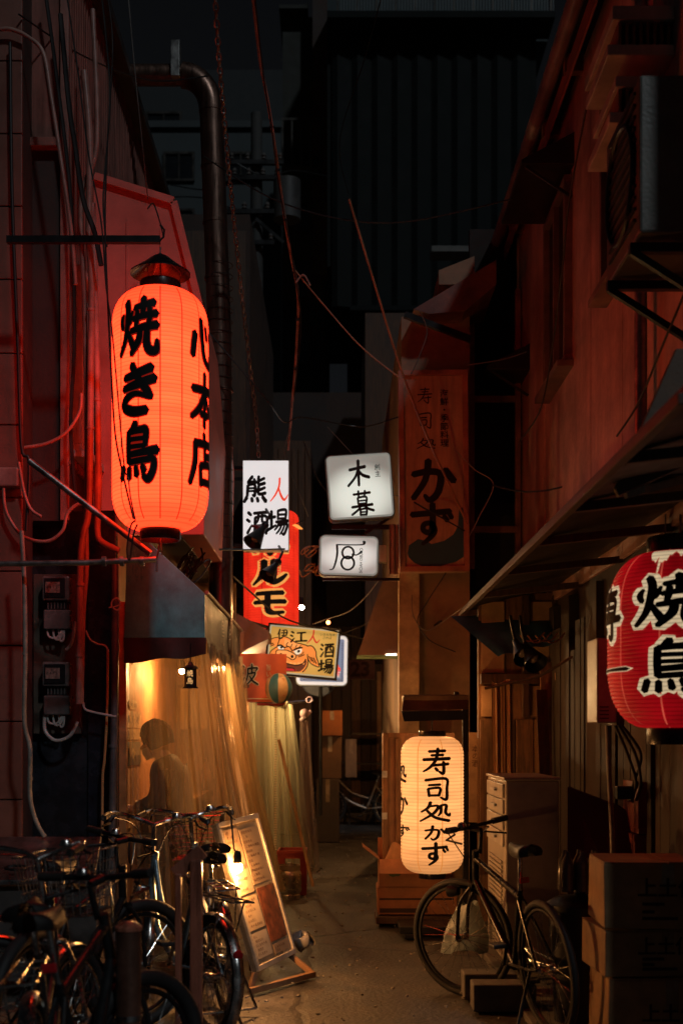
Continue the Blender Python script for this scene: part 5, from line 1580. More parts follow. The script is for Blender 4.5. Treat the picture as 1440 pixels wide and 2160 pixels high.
pipe('lower white lead hooked across to the drainpipe', [(176, 1482), (180, 1496), (200, 1503), (225, 1508), (246, 1512)], 8.1, .008, MATS['pale_lead'], 'cable', 'cable', n=6)
pipe('white tie wrapped round the drainpipe', [(230, 1282), (248, 1278), (254, 1272), (248, 1262), (238, 1266), (236, 1278), (247, 1287), (256, 1280)], 8.06, .005, MATS['pale_lead'], 'cable', 'cable', n=6)
jb = solo('junction_box', MB().bx(X(-60, 7.7), X(42, 7.7), 7.66, 7.746, Z(1028, 7.7), Z(988, 7.7)), mat('junction_grey', (.3, .22, .19), .5, dirt=.3), 'grey cable junction box on the tiled house beside the hanging loops', 'junction box', bevel=.01)
pipe('thick cable loop hanging below the junction box on the tiled house', [(8, 1030), (14, 1080), (48, 1130), (98, 1142), (132, 1120), (142, 1084), (160, 1066), (172, 1062)], 7.68, .011, redpipe, 'cable', 'cable')
pipe('short cable with a plug end hanging at the tiled house corner', [(40, 975), (52, 1040), (66, 1074), (88, 1090)], 7.68, .01, redpipe, 'cable', 'cable')

# big ventilation duct
dd = 10.2
du = thing('ventilation_duct', 'big galvanised ventilation duct with elbow bend rising up the left side', 'duct', W(467, 1310, dd))
ductm = mat('duct_steel', (.17, .10, .075), .36, .85, var=.25, scale=6, stretch=(6, 6, .4), bump=.03, dirt=.35)
r_ = 25 * dd / F
pth = [W(466, 1400, dd), W(466, 1100, dd), W(463, 700, dd), W(452, 400, dd), W(446, 235, dd)]
part('riser', MB().tube(pth, r_, 28), ductm, du, smooth=True)
cx, cz_ = X(446, dd) - .24, Z(235, dd)
el = [(cx + .24 * math.cos(a), dd, cz_ + .30 * math.sin(a)) for a in [PI / 2 * i / 8 for i in range(9)]]
part('elbow', MB().tube(el, r_ * 1.04, 28), ductm, du, smooth=True)
part('branch', MB().tube([el[-1], (-1.79, dd, el[-1][2] + .0)], r_ * .86, 28), ductm, du, smooth=True)
for i, py in enumerate((235, 352, 470, 588, 706, 824, 942, 1060, 1178, 1290)):
    px = 446 + (466 - 446) * min(1, (py - 235) / 600)
    part('band', MB().tube([W(px, py - 3, dd), W(px, py + 3, dd)], r_ * 1.05, 28), ductm, du, smooth=True)
part('bracket', MB().bx(X(372, dd) - .03, X(372, dd) + .04, dd - r_ - .02, dd + .02, Z(175, dd), Z(100, dd)), galv, du, bevel=.003)
tie = MB()
for i in range(26):
    py = 560 + i * 24
    tie.torus(W(464, py, dd), r_ * 1.07, .0035, 24, 5)
part('wire_tie', tie, cablem, du, smooth=True, kind='stuff')

# steel topped cooler counter, near left
co = thing('steel_counter', 'low stainless counter with a sloping lid and round pull at the lower left', 'counter', (-2.0, 7.1, 0))
part('lid', MB().prism([(X(215, 7.45), 7.45, Z(1764, 7.45)), (X(200, 6.95), 6.95, Z(1852, 6.95)), (-3.1, 6.95, Z(1868, 6.95)), (-3.1, 7.45, Z(1764, 7.45))], (0, 0, -.03)), steel, co, bevel=.006, label='scratched sloping stainless lid')
part('body', MB().bx(-3.1, X(205, 7.0), 6.99, 7.44, .1, .64), mat('counter_body', (.07, .06, .055), .6, dirt=.4), co, bevel=.005)
for x in (-2.9, -2.15, -1.42): part('leg', MB().bx(x, x + .04, 7.0, 7.04, 0, .099), blackmetal, co)
part('pull', MB().torus(W(34, 1834, 7.02) + Vector((0, 0, .01)), .06, .008, 24, 8, Matrix.Rotation(R(12), 3, 'X') @ Matrix.Diagonal((1, .6, 1))), blackmetal, co, smooth=True)
part('latch', MB().box(W(190, 1830, 7.05) + Vector((0, 0, .012)), (.05, .05, .02)), blackmetal, co, bevel=.004)

# leaning lit menu board
A = [Vector((-.70, 7.15, .985)), Vector((-.503, 7.7, 1.01)), Vector((-.262, 7.7, .135)), Vector((-.46, 7.15, .125))]
nb = (A[1] - A[0]).cross(A[3] - A[0]).normalized()
if nb.x < 0: nb = -nb
mn = thing('menu_board', 'slanting menu board of pale sheets and food photos lit by a bare bulb', 'menu board', A[3])


def brd(u, v, lift=0.0):
    a = A[0].lerp(A[1], u)
    b = A[3].lerp(A[2], u)
    return a.lerp(b, v) + nb * lift


part('panel', MB().prism([brd(0, 0, -.03), brd(1, 0, -.03), brd(1, 1, -.03), brd(0, 1, -.03)], nb * .028), mat('board_acrylic', (.25, .19, .12), .3, var=.2, dirt=.2), mn)
fr = MB()
for (u0, v0, u1, v1) in ((0, 0, 1, .035), (0, .965, 1, 1), (0, .035, .045, .965), (.955, .035, 1, .965)):
    fr.prism([brd(u0, v0, -.035), brd(u1, v0, -.035), brd(u1, v1, -.035), brd(u0, v1, -.035)], nb * .05)
part('frame', fr, mat('board_frame', (.5, .44, .36), .35, .3, dirt=.2), mn, bevel=.003)
sheets = [(.10, .06, .42, .30, 'sheet_a', (.36, .25, .15)), (.46, .08, .90, .46, 'sheet_b', (.34, .24, .14)), (.08, .34, .44, .50, 'sheet_c', (.42, .32, .2)), (.08, .52, .46, .74, 'sheet_d', (.45, .34, .21)), (.50, .49, .93, .86, 'photo', (.3, .08, .03)), (.09, .76, .46, .93, 'sheet_e', (.4, .33, .24)), (.52, .88, .92, .945, 'sheet_f', (.3, .2, .12))]
for i, (u0, v0, u1, v1, nm_, rgb) in enumerate(sheets):
    o = part('food_photo' if nm_ == 'photo' else 'menu_sheet', MB().prism([brd(u0, v0, .001), brd(u1, v0, .001), brd(u1, v1, .001), brd(u0, v1, .001)], nb * .002), mat('paper_' + nm_, rgb, .6, var=.8 if nm_ == 'photo' else .12, scale=14 if nm_ == 'photo' else 6, bump=.02, rgb2=(.035, .012, .008) if nm_ == 'photo' else None), mn)
    if nm_ != 'photo':
        lt = MB()
        rows = max(2, int((v1 - v0) / .034))
        chars = '焼鳥本酒寿司波木人店'
        for r__ in range(rows):
            for c_ in range((r__ * 7 + i * 3) % 5 + 2):
                uu = u0 + .02 + (u1 - u0 - .04) * (c_ + .5 * (r__ % 2)) / 7
                vv = v0 + .015 + (v1 - v0 - .02) * r__ / rows
                letter(lt, chars[(i * 3 + r__ * 5 + c_ * 3) % 10], lambda u, v, k: brd(uu + u * (u1 - u0) * .115, vv + v * .019, .0036 + k * .0001), per=2)
        part('lettering', lt, MATS['brown_print'], o, kind='stuff')
part('stay', MB().bar(brd(.95, 1, -.02), (A[2].x + .12, A[2].y - .1, .02), .03).bar(brd(.02, 1, -.02), (A[3].x - .04, A[3].y, .02), .03).bar((A[2].x + .12, A[2].y - .1, .025), (A[3].x - .04, A[3].y - .05, .025), .035).bar(brd(.9, .1, -.04), (A[2].x - .28, A[2].y + .1, .01), .025), mat('board_wood', (.26, .14, .07), .6, dirt=.3), mn, bevel=.003)
bg_ = MB().grid(lambda u, v: W(636, 1995, 7.9) + Vector((.07 * math.cos(2 * PI * u) * math.sin(PI * v) * (1 + .3 * math.sin(5 * u * PI + 4 * v)), .07 * math.sin(2 * PI * u) * math.sin(PI * v), .03 - .11 * (v - .5) + .02 * math.sin(u * 14 + v * 9))), 24, 14)
solo('plastic_bag', bg_, mat('clear_bag', (.3, .27, .22), .2, var=.3, bump=.5, bscale=18), 'crumpled clear plastic bag at the foot of the menu board', 'bag', smooth=60)

# keg, crate, scraps
kc = W(612, 1850, 11.5)
kz = [(.001, 0.02), (.085, .02), (.1, .0), (.1, .035), (.092, .045), (.105, .06), (.112, .09), (.106, .12), (.112, .15), (.106, .18), (.112, .21), (.105, .245), (.092, .262), (.1, .27), (.1, .31), (.09, .31), (.085, .285), (.03, .285), (.03, .30), (.001, .30)]
kg = thing('beer_keg', 'small ribbed steel beer keg by the vinyl curtain', 'keg', (kc.x, 11.3, 0))
part('shell', MB().lathe(kz, (kc.x, 11.3, .0), 36), mat('keg_steel', (.55, .5, .42), .3, 1.0, dirt=.4, bump=.03), kg, smooth=35)
part('valve', MB().lathe([(.02, .3), (.02, .33), (.001, .33)], (kc.x, 11.3, 0), 12), steel, kg)


def crate(name, label, x0, x1, y0, y1, z0, h, m, group=None):
    t = thing(name, label, 'crate', ((x0 + x1) / 2, (y0 + y1) / 2, z0), group)
    w_ = .018
    part('base', MB().bx(x0, x1, y0, y1, z0, z0 + .03), m, t, bevel=.004)
    for (a, b, c, e) in ((x0, x1, y0, y0 + w_), (x0, x1, y1 - w_, y1), (x0, x0 + w_, y0 + w_, y1 - w_), (x1 - w_, x1, y0 + w_, y1 - w_)):
        s_ = MB()
        s_.bx(a, b, c, e, z0 + .03, z0 + h * .58)
        s_.bx(a, b, c, e, z0 + h * .82, z0 + h)
        lx, ly = (b - a), (e - c)
        for f0, f1 in ((0, .22), (.78, 1)):
            if lx > ly: s_.bx(a + lx * f0, a + lx * f1, c, e, z0 + h * .58, z0 + h * .82)
            else: s_.bx(a, b, c + ly * f0, c + ly * f1, z0 + h * .58, z0 + h * .82)
        part('side', s_, m, t)
    part('lip', MB().bx(x0 - .006, x1 + .006, y0 - .006, y0 - .001, z0 + h - .035, z0 + h), m, t)
    return t


crate('beer_crate', 'red plastic beer crate behind the steel keg', kc.x - .12, kc.x + .15, 11.5, 11.85, 0, .42, mat('crate_red', (.3, .035, .02), .5, var=.2, dirt=.2))
solo('paper_scrap', MB().grid(lambda u, v: W(655 + 26 * u, 1838 + 6 * v, 12.6) + Vector((0, .12 * v, .02 * math.sin(u * 9) + .02)), 10, 4), mat('scrap_paper', (.5, .42, .36), .8), 'pale scrap of sheet lying at the foot of the pinkish curtain', 'scrap', smooth=True)


# ================================================================== BICYCLES (built with x forward, rear axle over the origin)
framec = {k: mat('frame_' + k, c, .3, .3, var=.15, scale=10, bump=.02, dirt=.25) for k, c in (('black', (.015, .015, .016)), ('silver', (.4, .42, .43)), ('blue', (.18, .26, .30)), ('maroon', (.12, .02, .02)), ('cream', (.45, .40, .33)))}
reflm = mat('red_reflector', (.4, .01, .015), .15, var=.2, bump=0)
gripm = mat('grip_rubber', (.02, .016, .014), .55, bump=.1)
saddlem = mat('saddle_vinyl', (.012, .010, .009), .6, spec=.3, var=.2, bump=.08)


def make_wheel(parent, cx, r, fat, m_rim, turn=0.0, piv=None):
    c = Vector((cx, 0, r))
    q = Matrix.Rotation(R(90), 3, 'X')
    fix = lambda mb: mb.rotz(turn, piv) if turn else mb
    rim = fix(MB().torus(c, r - fat * 1.5, .011, 48, 6, q))
    w = part('wheel', rim, m_rim, parent, smooth=True)
    part('tyre', fix(MB().torus(c, r - fat * .5, fat * .62, 48, 10, q)), rubber, w, smooth=True)
    sp = MB()
    n = 28
    for i in range(n):
        a = 2 * PI * i / n
        b = a + (.5 if i % 4 < 2 else -.5)
        s_ = .028 if i % 2 else -.028
        sp.tube([c + Vector((.02 * math.cos(b), s_, .02 * math.sin(b))), c + Vector(((r - fat * 1.5) * math.cos(a), 0, (r - fat * 1.5) * math.sin(a)))], .0013, 4, caps=False)
    part('spokes', fix(sp), chrome, w, kind='stuff')
    part('hub', fix(MB().lathe([(.008, -.055), (.022, -.04), (.022, -.03), (.014, -.02), (.014, .02), (.022, .03), (.022, .04), (.008, .055)], c, 16, q)), chrome, w, smooth=True)
    return w


def bicycle(label, loc, heading, steer=0.0, style='city', color='silver', lean=0.0, basket=True, r=.325, wb=1.03, cat='bicycle', rack=True, group=None):
    t = thing('bicycle', label, cat, loc, group, local=True, rz=heading)
    t.rotation_euler = (lean, 0, heading)
    fat = .036 if style == 'city' else .030 if style == 'sport' else .05
    fm_, tube_ = framec[color], MB()
    ra, fa = Vector((0, 0, r)), Vector((wb, 0, r))
    bbk = Vector((.43, 0, .29))
    st_top, seat = Vector((.27, 0, .70)), Vector((.225, 0, .86 if style == 'city' else .90))
    h_lo, h_hi = Vector((wb - .13, 0, .68)), Vector((wb - .17, 0, .83))
    piv = (wb - .12, 0, 0)
    make_wheel(t, 0, r, fat, chrome if style == 'city' else blackmetal)
    make_wheel(t, wb, r, fat, chrome if style == 'city' else blackmetal, steer, piv)
    tube_.tube([bbk, st_top], .016, 10)
    if style == 'city':
        tube_.tube(spline([tuple(h_lo), (.74, 0, .43), tuple(bbk)], 6), .02, 10)
        tube_.tube(spline([tuple(h_hi - Vector((0, 0, .03))), (.68, 0, .56), (.40, 0, .46)], 6), .015, 10)
    else:
        tube_.tube([h_lo, bbk], .021, 10)
        tube_.tube([h_hi - Vector((0, 0, .03)), st_top - Vector((0, 0, .04))], .017, 10)
    tube_.tube([h_lo - Vector((0, 0, .03)), h_hi + Vector((0, 0, .02))], .021, 10)
    for s_ in (-1, 1):
        tube_.tube([ra + Vector((0, .055 * s_, 0)), Vector((.1, .05 * s_, .32)), bbk + Vector((0, .03 * s_, 0))], .009, 8)
        tube_.tube([ra + Vector((0, .055 * s_, 0)), st_top + Vector((0, .015 * s_, -.05))], .008, 8)
    part('frame', tube_, fm_, t, smooth=True)
    fk = MB()
    for s_ in (-1, 1):
        fk.tube(spline([(wb, .05 * s_, r), (wb - .035, .05 * s_, r + .2), (wb - .115, .045 * s_, .64)], 4), .011, 8)
    fk.tube([(wb - .115, -.05, .645), (wb - .115, .05, .645)], .014, 8)
    part('fork', fk.rotz(steer, piv), fm_ if style != 'city' else chrome, t, smooth=True)
    hb = MB()
    stem_top = Vector((wb - .19, 0, 1.0 if style == 'city' else .96))
    hb.tube([h_hi, stem_top], .013, 8)
    gr = []
    if style == 'city':
        for s_ in (-1, 1):
            c_ = spline([tuple(stem_top), (wb - .15, .09 * s_, 1.03), (wb - .20, .21 * s_, 1.06), (wb - .33, .26 * s_, 1.05), (wb - .44, .275 * s_, 1.04)], 6)
            hb.tube(c_, .011, 8)
            gr.append(MB().tube([Vector(c_[-8]), Vector(c_[-1])], .017, 10))
    else:
        hb.tube([stem_top, stem_top + Vector((.07, 0, .015))], .016, 8)
        for s_ in (-1, 1):
            c_ = [tuple(stem_top + Vector((.07, 0, .015))), tuple(stem_top + Vector((.07, .1 * s_, .02))), tuple(stem_top + Vector((.02, .30 * s_, .035)))]
            hb.tube(spline(c_, 5), .012, 8)
            gr.append(MB().tube([Vector(c_[2]) + Vector((.022, -.11 * s_, -.006)), Vector(c_[2])], .018, 10))
    hbo = part('handlebar', hb.rotz(steer, piv), chrome if style == 'city' else blackmetal, t, smooth=True)
    for g1 in gr: part('grip', g1.rotz(steer, piv), gripm, hbo, smooth=True)
    lv = MB()
    for s_ in (-1, 1):
        p = Vector((wb - .24, .22 * s_, 1.035)) if style == 'city' else stem_top + Vector((.06, .17 * s_, .0))
        lv.tube([p, p + Vector((.05, .02 * s_, -.03)), p + Vector((-.08, .06 * s_, -.045))], .006, 6)
        lv.tube(spline([tuple(p), (wb - .02, .1 * s_, .98), (wb - .08, .02 * s_, .8)], 5), .0035, 5)
    part('brake_lever', lv.rotz(steer, piv), blackmetal, hbo, smooth=True)
    part('bell', MB().lathe([(.001, .03), (.018, .026), (.026, .012), (.027, .0), (.001, .0)], (wb - .17, -.12, 1.045) if style == 'city' else tuple(stem_top + Vector((.06, .1, .03))), 16).rotz(steer, piv), chrome, hbo, smooth=True)
    sd = MB()
    sl = .135
    def _sad(u, v):
        x = -sl + 2 * sl * v
        hw = (.092 if style == 'city' else .066) * (1 - .82 * max(0, v - .18) ** .8) * (min(1, v / .1 + .35))
        a = PI * (u * 2 - 1) * .62
        return (seat.x - .02 + x, hw * math.sin(a) / math.sin(PI * .5) if abs(a) < PI / 2 else hw * math.copysign(1, a) * (1.0 - (abs(a) - PI / 2) * .3), seat.z + .045 * math.cos(a) - .01 * math.sin(v * PI) + .012 * (1 - v))
    sd.grid(_sad, 16, 14)
    sdo = part('saddle', sd, saddlem, t, smooth=75)
    spg = MB().tube([st_top, seat + Vector((0, 0, .02))], .0125, 10)
    if style == 'city':
        for s_ in (-1, 1):
            for k in range(1):
                spg.tube([seat + Vector((-.09 + .022 * math.cos(i * .9), .045 * s_ + .022 * math.sin(i * .9), -.045 + i * .0035)) for i in range(24)], .004, 5)
    part('seat_post', spg, chrome, t, smooth=True)
    cr = MB()
    q = Matrix.Rotation(R(90), 3, 'X')
    cr.torus(bbk + Vector((0, -.045, 0)), .088, .006, 28, 6, q)
    for k in range(5):
        a = k * 2 * PI / 5
        cr.bar(bbk + Vector((0, -.045, 0)), bbk + Vector((.088 * math.cos(a), -.045, .088 * math.sin(a))), .012, .005)
    for s_, a in ((-1, -.9), (1, PI - .9)):
        e = bbk + Vector((.165 * math.cos(a), .075 * s_, .165 * math.sin(a)))
        cr.bar(bbk + Vector((0, .06 * s_, 0)), e, .018, .012)
    cro = part('crank', cr, chrome if style == 'city' else blackmetal, t)
    for s_, a in ((-1, -.9), (1, PI - .9)):
        e = bbk + Vector((.165 * math.cos(a), .125 * s_, .165 * math.sin(a)))
        part('pedal', MB().box(e, (.085, .075, .022)), gripm, cro, bevel=.005)
    ch = MB()
    for dz, rr0, rr1 in ((1, .035, .09), (-1, -.035, -.09)):
        ch.tube([ra + Vector((0, -.045, rr0)), bbk + Vector((0, -.045, rr1))], .004, 5)
    part('chain', ch, blackmetal, t)
    if style == 'city':
        part('chain_guard', MB().prism([(-.02, -.062, r + .05), (.43, -.062, .40), (.53, -.062, .36), (.535, -.062, .30), (.43, -.062, .335), (-.02, -.062, r - .01)], (0, -.008, 0)), framec['black'], t, bevel=.003)
        for cx_, a0, a1, tr in ((0, 20, 235, False), (wb, 25, 190, True)):
            fe = MB()
            rr = r + .018
            def _f(u, v, cx_=cx_, a0=a0, a1=a1):
                a = R(a0 + (a1 - a0) * u)
                w_ = (v - .5) * 2
                return (cx_ + (rr - .012 * w_ * w_) * math.cos(a), .028 * w_, r + (rr - .012 * w_ * w_) * math.sin(a))
            fe.grid(_f, 28, 4)
            if tr: fe.rotz(steer, piv)
            part('fender', fe, chrome, t, smooth=True)
        if rack:
            rk_ = MB()
            for s_ in (-1, 0, 1): rk_.tube([(-.30, .06 * s_, .70), (.16, .05 * s_, .70)], .005, 6)
            for x in (-.3, -.15, 0, .12): rk_.tube([(x, -.06, .70), (x, .06, .70)], .005, 6)
            for s_ in (-1, 1): rk_.tube([(-.2, .06 * s_, .70), (0, .06 * s_, r)], .005, 6)
            part('rear_rack', rk_, chrome, t, smooth=True, kind='stuff')
        part('mudguard_reflector', MB().lathe([(.001, 0), (.025, 0), (.022, .014), (.001, .018)], (-r * .82 - .03, 0, r * 1.5), 14, Matrix.Rotation(R(-110), 3, 'Y')), reflm, t, smooth=True)
        part('kickstand', MB().tube([(.02, .07, r), (-.06, .16, .02)], .008, 6).tube([(.02, -.07, r), (-.06, -.16, .02)], .008, 6).tube([(-.06, -.16, .02), (-.06, .16, .02)], .008, 6), chrome, t, smooth=True)
    else:
        part('kickstand', MB().tube([(.08, .06, .32), (.0, .2, .02)], .008, 6), blackmetal, t, smooth=True)
        part('reflector', MB().box((.2, 0, .76), (.012, .05, .03)), reflm, t, bevel=.004)
    part('headlight', MB().lathe([(.001, -.05), (.022, -.045), (.034, -.01), (.036, .02), (.001, .024)], (wb + .0, .06, .62), 16, Matrix.Rotation(R(90), 3, 'Y')).rotz(steer, piv), chrome if style == 'city' else blackmetal, t, smooth=True)
    if basket:
        bk = MB()
        x0, x1, hw, z0, z1 = wb - .10, wb + .20, .17, .74, 1.0
        def rect(z, k): return [(x0 + .02 * k, -hw + .03 * k, z), (x1 - .03 * k, -hw + .03 * k, z), (x1 - .03 * k, hw - .03 * k, z), (x0 + .02 * k, hw - .03 * k, z)]
        for j in range(6):
            f_ = j / 5
            bk.tube(rect(z1 - (z1 - z0) * f_, f_), .0045 if j in (0, 5) else .0026, 5, closed=True)
        top, bot = rect(z1, 0), rect(z0, 1)
        for e in range(4):
            n = 9
            for i in range(n):
                f_ = i / n
                a = Vector(top[e]).lerp(Vector(top[(e + 1) % 4]), f_)
                b = Vector(bot[e]).lerp(Vector(bot[(e + 1) % 4]), f_)
                bk.tube([a, b], .0024, 4)
        for i in range(8):
            f_ = i / 7
            bk.tube([Vector(bot[0]).lerp(Vector(bot[1]), f_), Vector(bot[3]).lerp(Vector(bot[2]), f_)], .0024, 4)
        bk.tube([(x0 + .05, 0, z0), (wb - .1, 0, .7)], .01, 6)
        part('basket', bk.rotz(steer, piv), chrome, t, kind='stuff')
    return t


def ground_bike(label, rear, front_dir, **k): return bicycle(label, (rear[0], rear[1], 0), math.atan2(front_dir[1], front_dir[0]), **k)


ground_bike('silver city bicycle with chrome fenders standing next to the slanting menu board', (-.63, 6.12), (-.5, .87), steer=R(-20), color='blue', r=.30, wb=1.0, lean=R(3), basket=False)
ground_bike('dark city bicycle with a wire basket, its bar rising in front of the vinyl curtain', (-.60, 6.66), (-.26, .97), steer=R(-16), color='silver', r=.30, wb=1.0, lean=R(-3), basket=True)
ground_bike('black flat barred bicycle turned with its grips over the steel counter', (-1.36, 5.35), (.26, .97), steer=R(-32), style='mtb', color='black', basket=False, r=.33, wb=1.05, lean=R(4))
ground_bike('nearest black bicycle, its dark handlebar across the reddish posts', (-.86, 3.72), (.12, 1), steer=R(-30), style='mtb', color='black', basket=False, r=.30, wb=.96, lean=R(-6))
ground_bike('black city bicycle with a dark basket squeezed in beside the nearest one', (-1.0, 4.25), (-.13, 1), steer=R(-22), color='black', r=.30, wb=.98, lean=R(-5), basket=True)
ground_bike('maroon city bicycle cut off at the corner, only its fendered wheel showing', (-1.52, 5.35), (-1, -.55), steer=R(10), color='maroon', r=.31, wb=1.0, basket=False)
ground_bike('black sport bicycle parked by the white cabinet, handlebar over the cream lantern', (1.07, 6.12), (-.25, 1.0), steer=R(36), style='sport', color='black', basket=False, r=.34, wb=1.06, lean=R(-5), rack=False)
ground_bike('pale framed city bicycle far off at the dark end of the alley', (.92, 20.2), (-1, .04), color='cream', r=.335, wb=1.1, basket=False)

# reddish timber posts of the bicycle stand
stm = mat('post_varnish', (.34, .11, .065), .3, var=.3, scale=6, stretch=(6, 6, .6), bump=.08, dirt=.35)
pA = thing('stand_post', 'reddish varnished post with a slanted top beside the silver bicycle saddle', 'post', (X(400, 5.6), 5.6, 0))
xa, xb = X(372, 5.6), X(428, 5.6)
part('post', MB().bx(X(403, 5.6), xb, 5.55, 5.61, 0, Z(1812, 5.6)), stm, pA, bevel=.006)
part('post', MB().bx(xa, xa + .026, 5.55, 5.61, 0, Z(1842, 5.6)), stm, pA, bevel=.004)
part('side_rail', MB().bx(xa + .028, X(403, 5.6) - .002, 5.57, 5.59, .22, .26), stm, pA)
part('cap', MB().bar((xa - .005, 5.595, Z(1843, 5.6)), (xb, 5.595, Z(1794, 5.6)), .065, .03, up=(0, 1, 0)), stm, pA)
pB = thing('stand_post', 'lower round reddish post with worn shiny bands in front of the nearest bicycle', 'post', (X(272, 4.5), 4.5, 0))
part('post', MB().tube([(X(272, 4.5), 4.5, 0), (X(272, 4.5), 4.5, Z(1962, 4.5))], .046, 20), mat('post_gloss', (.2, .09, .06), .2, .4, var=.3, scale=5, bump=.06, dirt=.4), pB, smooth=True)
for z in (.12, .3, .46): part('band', MB().tube([(X(272, 4.5), 4.5, z), (X(272, 4.5), 4.5, z + .02)], .048, 20), steel, pB, smooth=True)
part('cap', MB().lathe([(.05, 0), (.05, .012), (.03, .03), (.001, .034)], (X(272, 4.5), 4.5, Z(1962, 4.5)), 20), stm, pB, smooth=True)

# ================================================================== RIGHT SIDE: CABINET, BOARDS, BOXES
cabm = mat('cabinet_enamel', (.42, .38, .31), .42, var=.14, scale=2.4, bump=.05, dirt=.35)
cb_ = thing('cabinet', 'tall off white metal cabinet with small drawers behind the parked sport bicycle', 'cabinet', (1.15, 7.6, 0))
x0, x1, y0, y1, zt_ = X(1066, 7.2), X(1178, 7.2), 7.2, 8.05, Z(1640, 7.2)
part('body', MB().bx(x0, x1, y0, y1, .16, zt_ - .02), cabm, cb_, bevel=.008)
part('top', MB().bx(x0 - .012, x1 + .012, y0 - .012, y1 + .012, zt_ - .018, zt_), cabm, cb_, bevel=.004)
for i in range(4):
    z1_ = zt_ - .04 - i * .095
    dw = part('drawer', MB().bx(x0 - .014, x0 - .001, y0 + .05, y1 - .05, z1_ - .085, z1_), mat('drawer_front', (.5, .47, .4), .4, dirt=.3), cb_, bevel=.004)
    part('handle', MB().bx(x0 - .03, x0 - .015, y0 + .3, y0 + .5, z1_ - .05, z1_ - .035), steel, dw)
for i in range(20):
    part('louver', MB().bx(x0 - .012, x0 - .001, y0 + .12, y1 - .12, .2 + i * .028, .218 + i * .028), cabm, cb_)
for a in (x0 + .02, x1 - .07):
    for b in (y0 + .03, y1 - .08): part('foot', MB().bx(a, a + .05, b, b + .05, .12, .159), blackmetal, cb_)
for i, (px, w_) in enumerate(((990, .3), (1010, .34))):
    solo('concrete_block', MB().bx(X(px - 12, 6.95 - .3 * i), X(px - 12, 6.95 - .3 * i) + w_, 6.95 - .3 * i, 7.12 - .3 * i, 0.003, .15), slabm, ('grey concrete block under the front of the white cabinet, farther one', 'grey concrete block on the ground behind the sport bicycle, nearer one')[i], 'block', bevel=.008)
pb = thing('wash_bag', 'crumpled pale blue plastic bag hanging by the fork of the sport bicycle', 'bag', W(985, 1960, 7.7))
part('bag', MB().grid(lambda u, v: W(988, 1945, 7.75) + Vector(((.05 + .11 * v - .12 * max(0, v - .75)) * math.cos(2 * PI * u) * (1 + .18 * math.sin(7 * u * 2 * PI + 3 * v)) - .03 * v, .06 * math.sin(2 * PI * u), .12 - .3 * v + .015 * math.sin(2 * PI * u * 3))), 30, 12), mat('bag_blue', (.22, .27, .28), .35, var=.3, bump=.5, bscale=20), pb, smooth=60)


def carton(name, label, x0, x1, y0, y1, z0, z1, m=None, text=None, group=None, flaps=False, tape=True, tcol=None, ts=.085, skew=0.0):
    t = thing('cardboard_box', label, 'cardboard box', ((x0 + x1) / 2, (y0 + y1) / 2, z0), group)
    piv = ((x0 + x1) / 2, (y0 + y1) / 2, 0)
    rt = lambda mb: mb.rotz(skew, piv)
    m = m or cardboard
    if flaps:
        b_ = MB()
        w_ = .006
        b_.bx(x0, x1, y0, y1, z0, z0 + w_)
        for (a, b, c, e) in ((x0, x1, y0, y0 + w_), (x0, x1, y1 - w_, y1), (x0, x0 + w_, y0 + w_, y1 - w_), (x1 - w_, x1, y0 + w_, y1 - w_)): b_.bx(a, b, c, e, z0 + w_ + .0005, z1)
        part('body', rt(b_), m, t)
        for q in (((x0, y0, z1), (x0, y1, z1), (x0 - .13, y1, z1 + .10), (x0 - .13, y0, z1 + .10)), ((x0, y0, z1), (x1, y0, z1), (x1, y0 - .11, z1 - .10), (x0, y0 - .11, z1 - .10)), ((x1, y0, z1), (x1, y1, z1), (x1 + .05, y1, z1 + .15), (x1 + .05, y0, z1 + .15)), ((x0, y1, z1), (x1, y1, z1), (x1, y1 + .03, z1 + .14), (x0, y1 + .03, z1 + .14))):
            part('flap', rt(MB().prism(list(q), (0, 0, .005))), m, t)
    else:
        jb_ = random.Random(label)
        part('body', rt(MB().bx(x0, x1, y0, y1, z0, z1).xf(lambda q: q + Vector((jb_.uniform(-.007, .007), 0, 0)))), m, t, bevel=.007)
        part('top_flap', rt(MB().bx(x0 + .004, (x0 + x1) / 2 - .003, y0 + .004, y1 - .004, z1 + .0005, z1 + .006)), m, t)
        part('top_flap', rt(MB().bx((x0 + x1) / 2 + .003, x1 - .004, y0 + .004, y1 - .004, z1 + .0005, z1 + .008)), m, t)
    if tape: part('tape', rt(MB().bx((x0 + x1) / 2 - .028, (x0 + x1) / 2 + .028, y0 - .0012, y0 - .0003, z1 - .12 * (z1 - z0) * 3, z1)), mat('packing_tape', (.3, .2, .11), .25, bump=.02), t)
    if text:
        tx = text_mb(text, lambda u, v: (x0 + (x1 - x0) * .26 + u * ts, y0 - .0022, z0 + (z1 - z0) * .52 - v * ts), bold=.02)
        part('lettering', rt(tx), tcol or mat('carton_print', (.035, .02, .015), .8), t, kind='stuff')
        ln = MB()
        for zz, w2 in ((.36, .1), (.24, .055), (.14, .16)): ln.bx(x0 + (x1 - x0) * .30, x0 + (x1 - x0) * .30 + w2, y0 - .0022, y0 - .001, z0 + (z1 - z0) * zz, z0 + (z1 - z0) * zz + .014)
        part('print', rt(ln), tcol or MATS['carton_print'], t, kind='stuff')
    return t


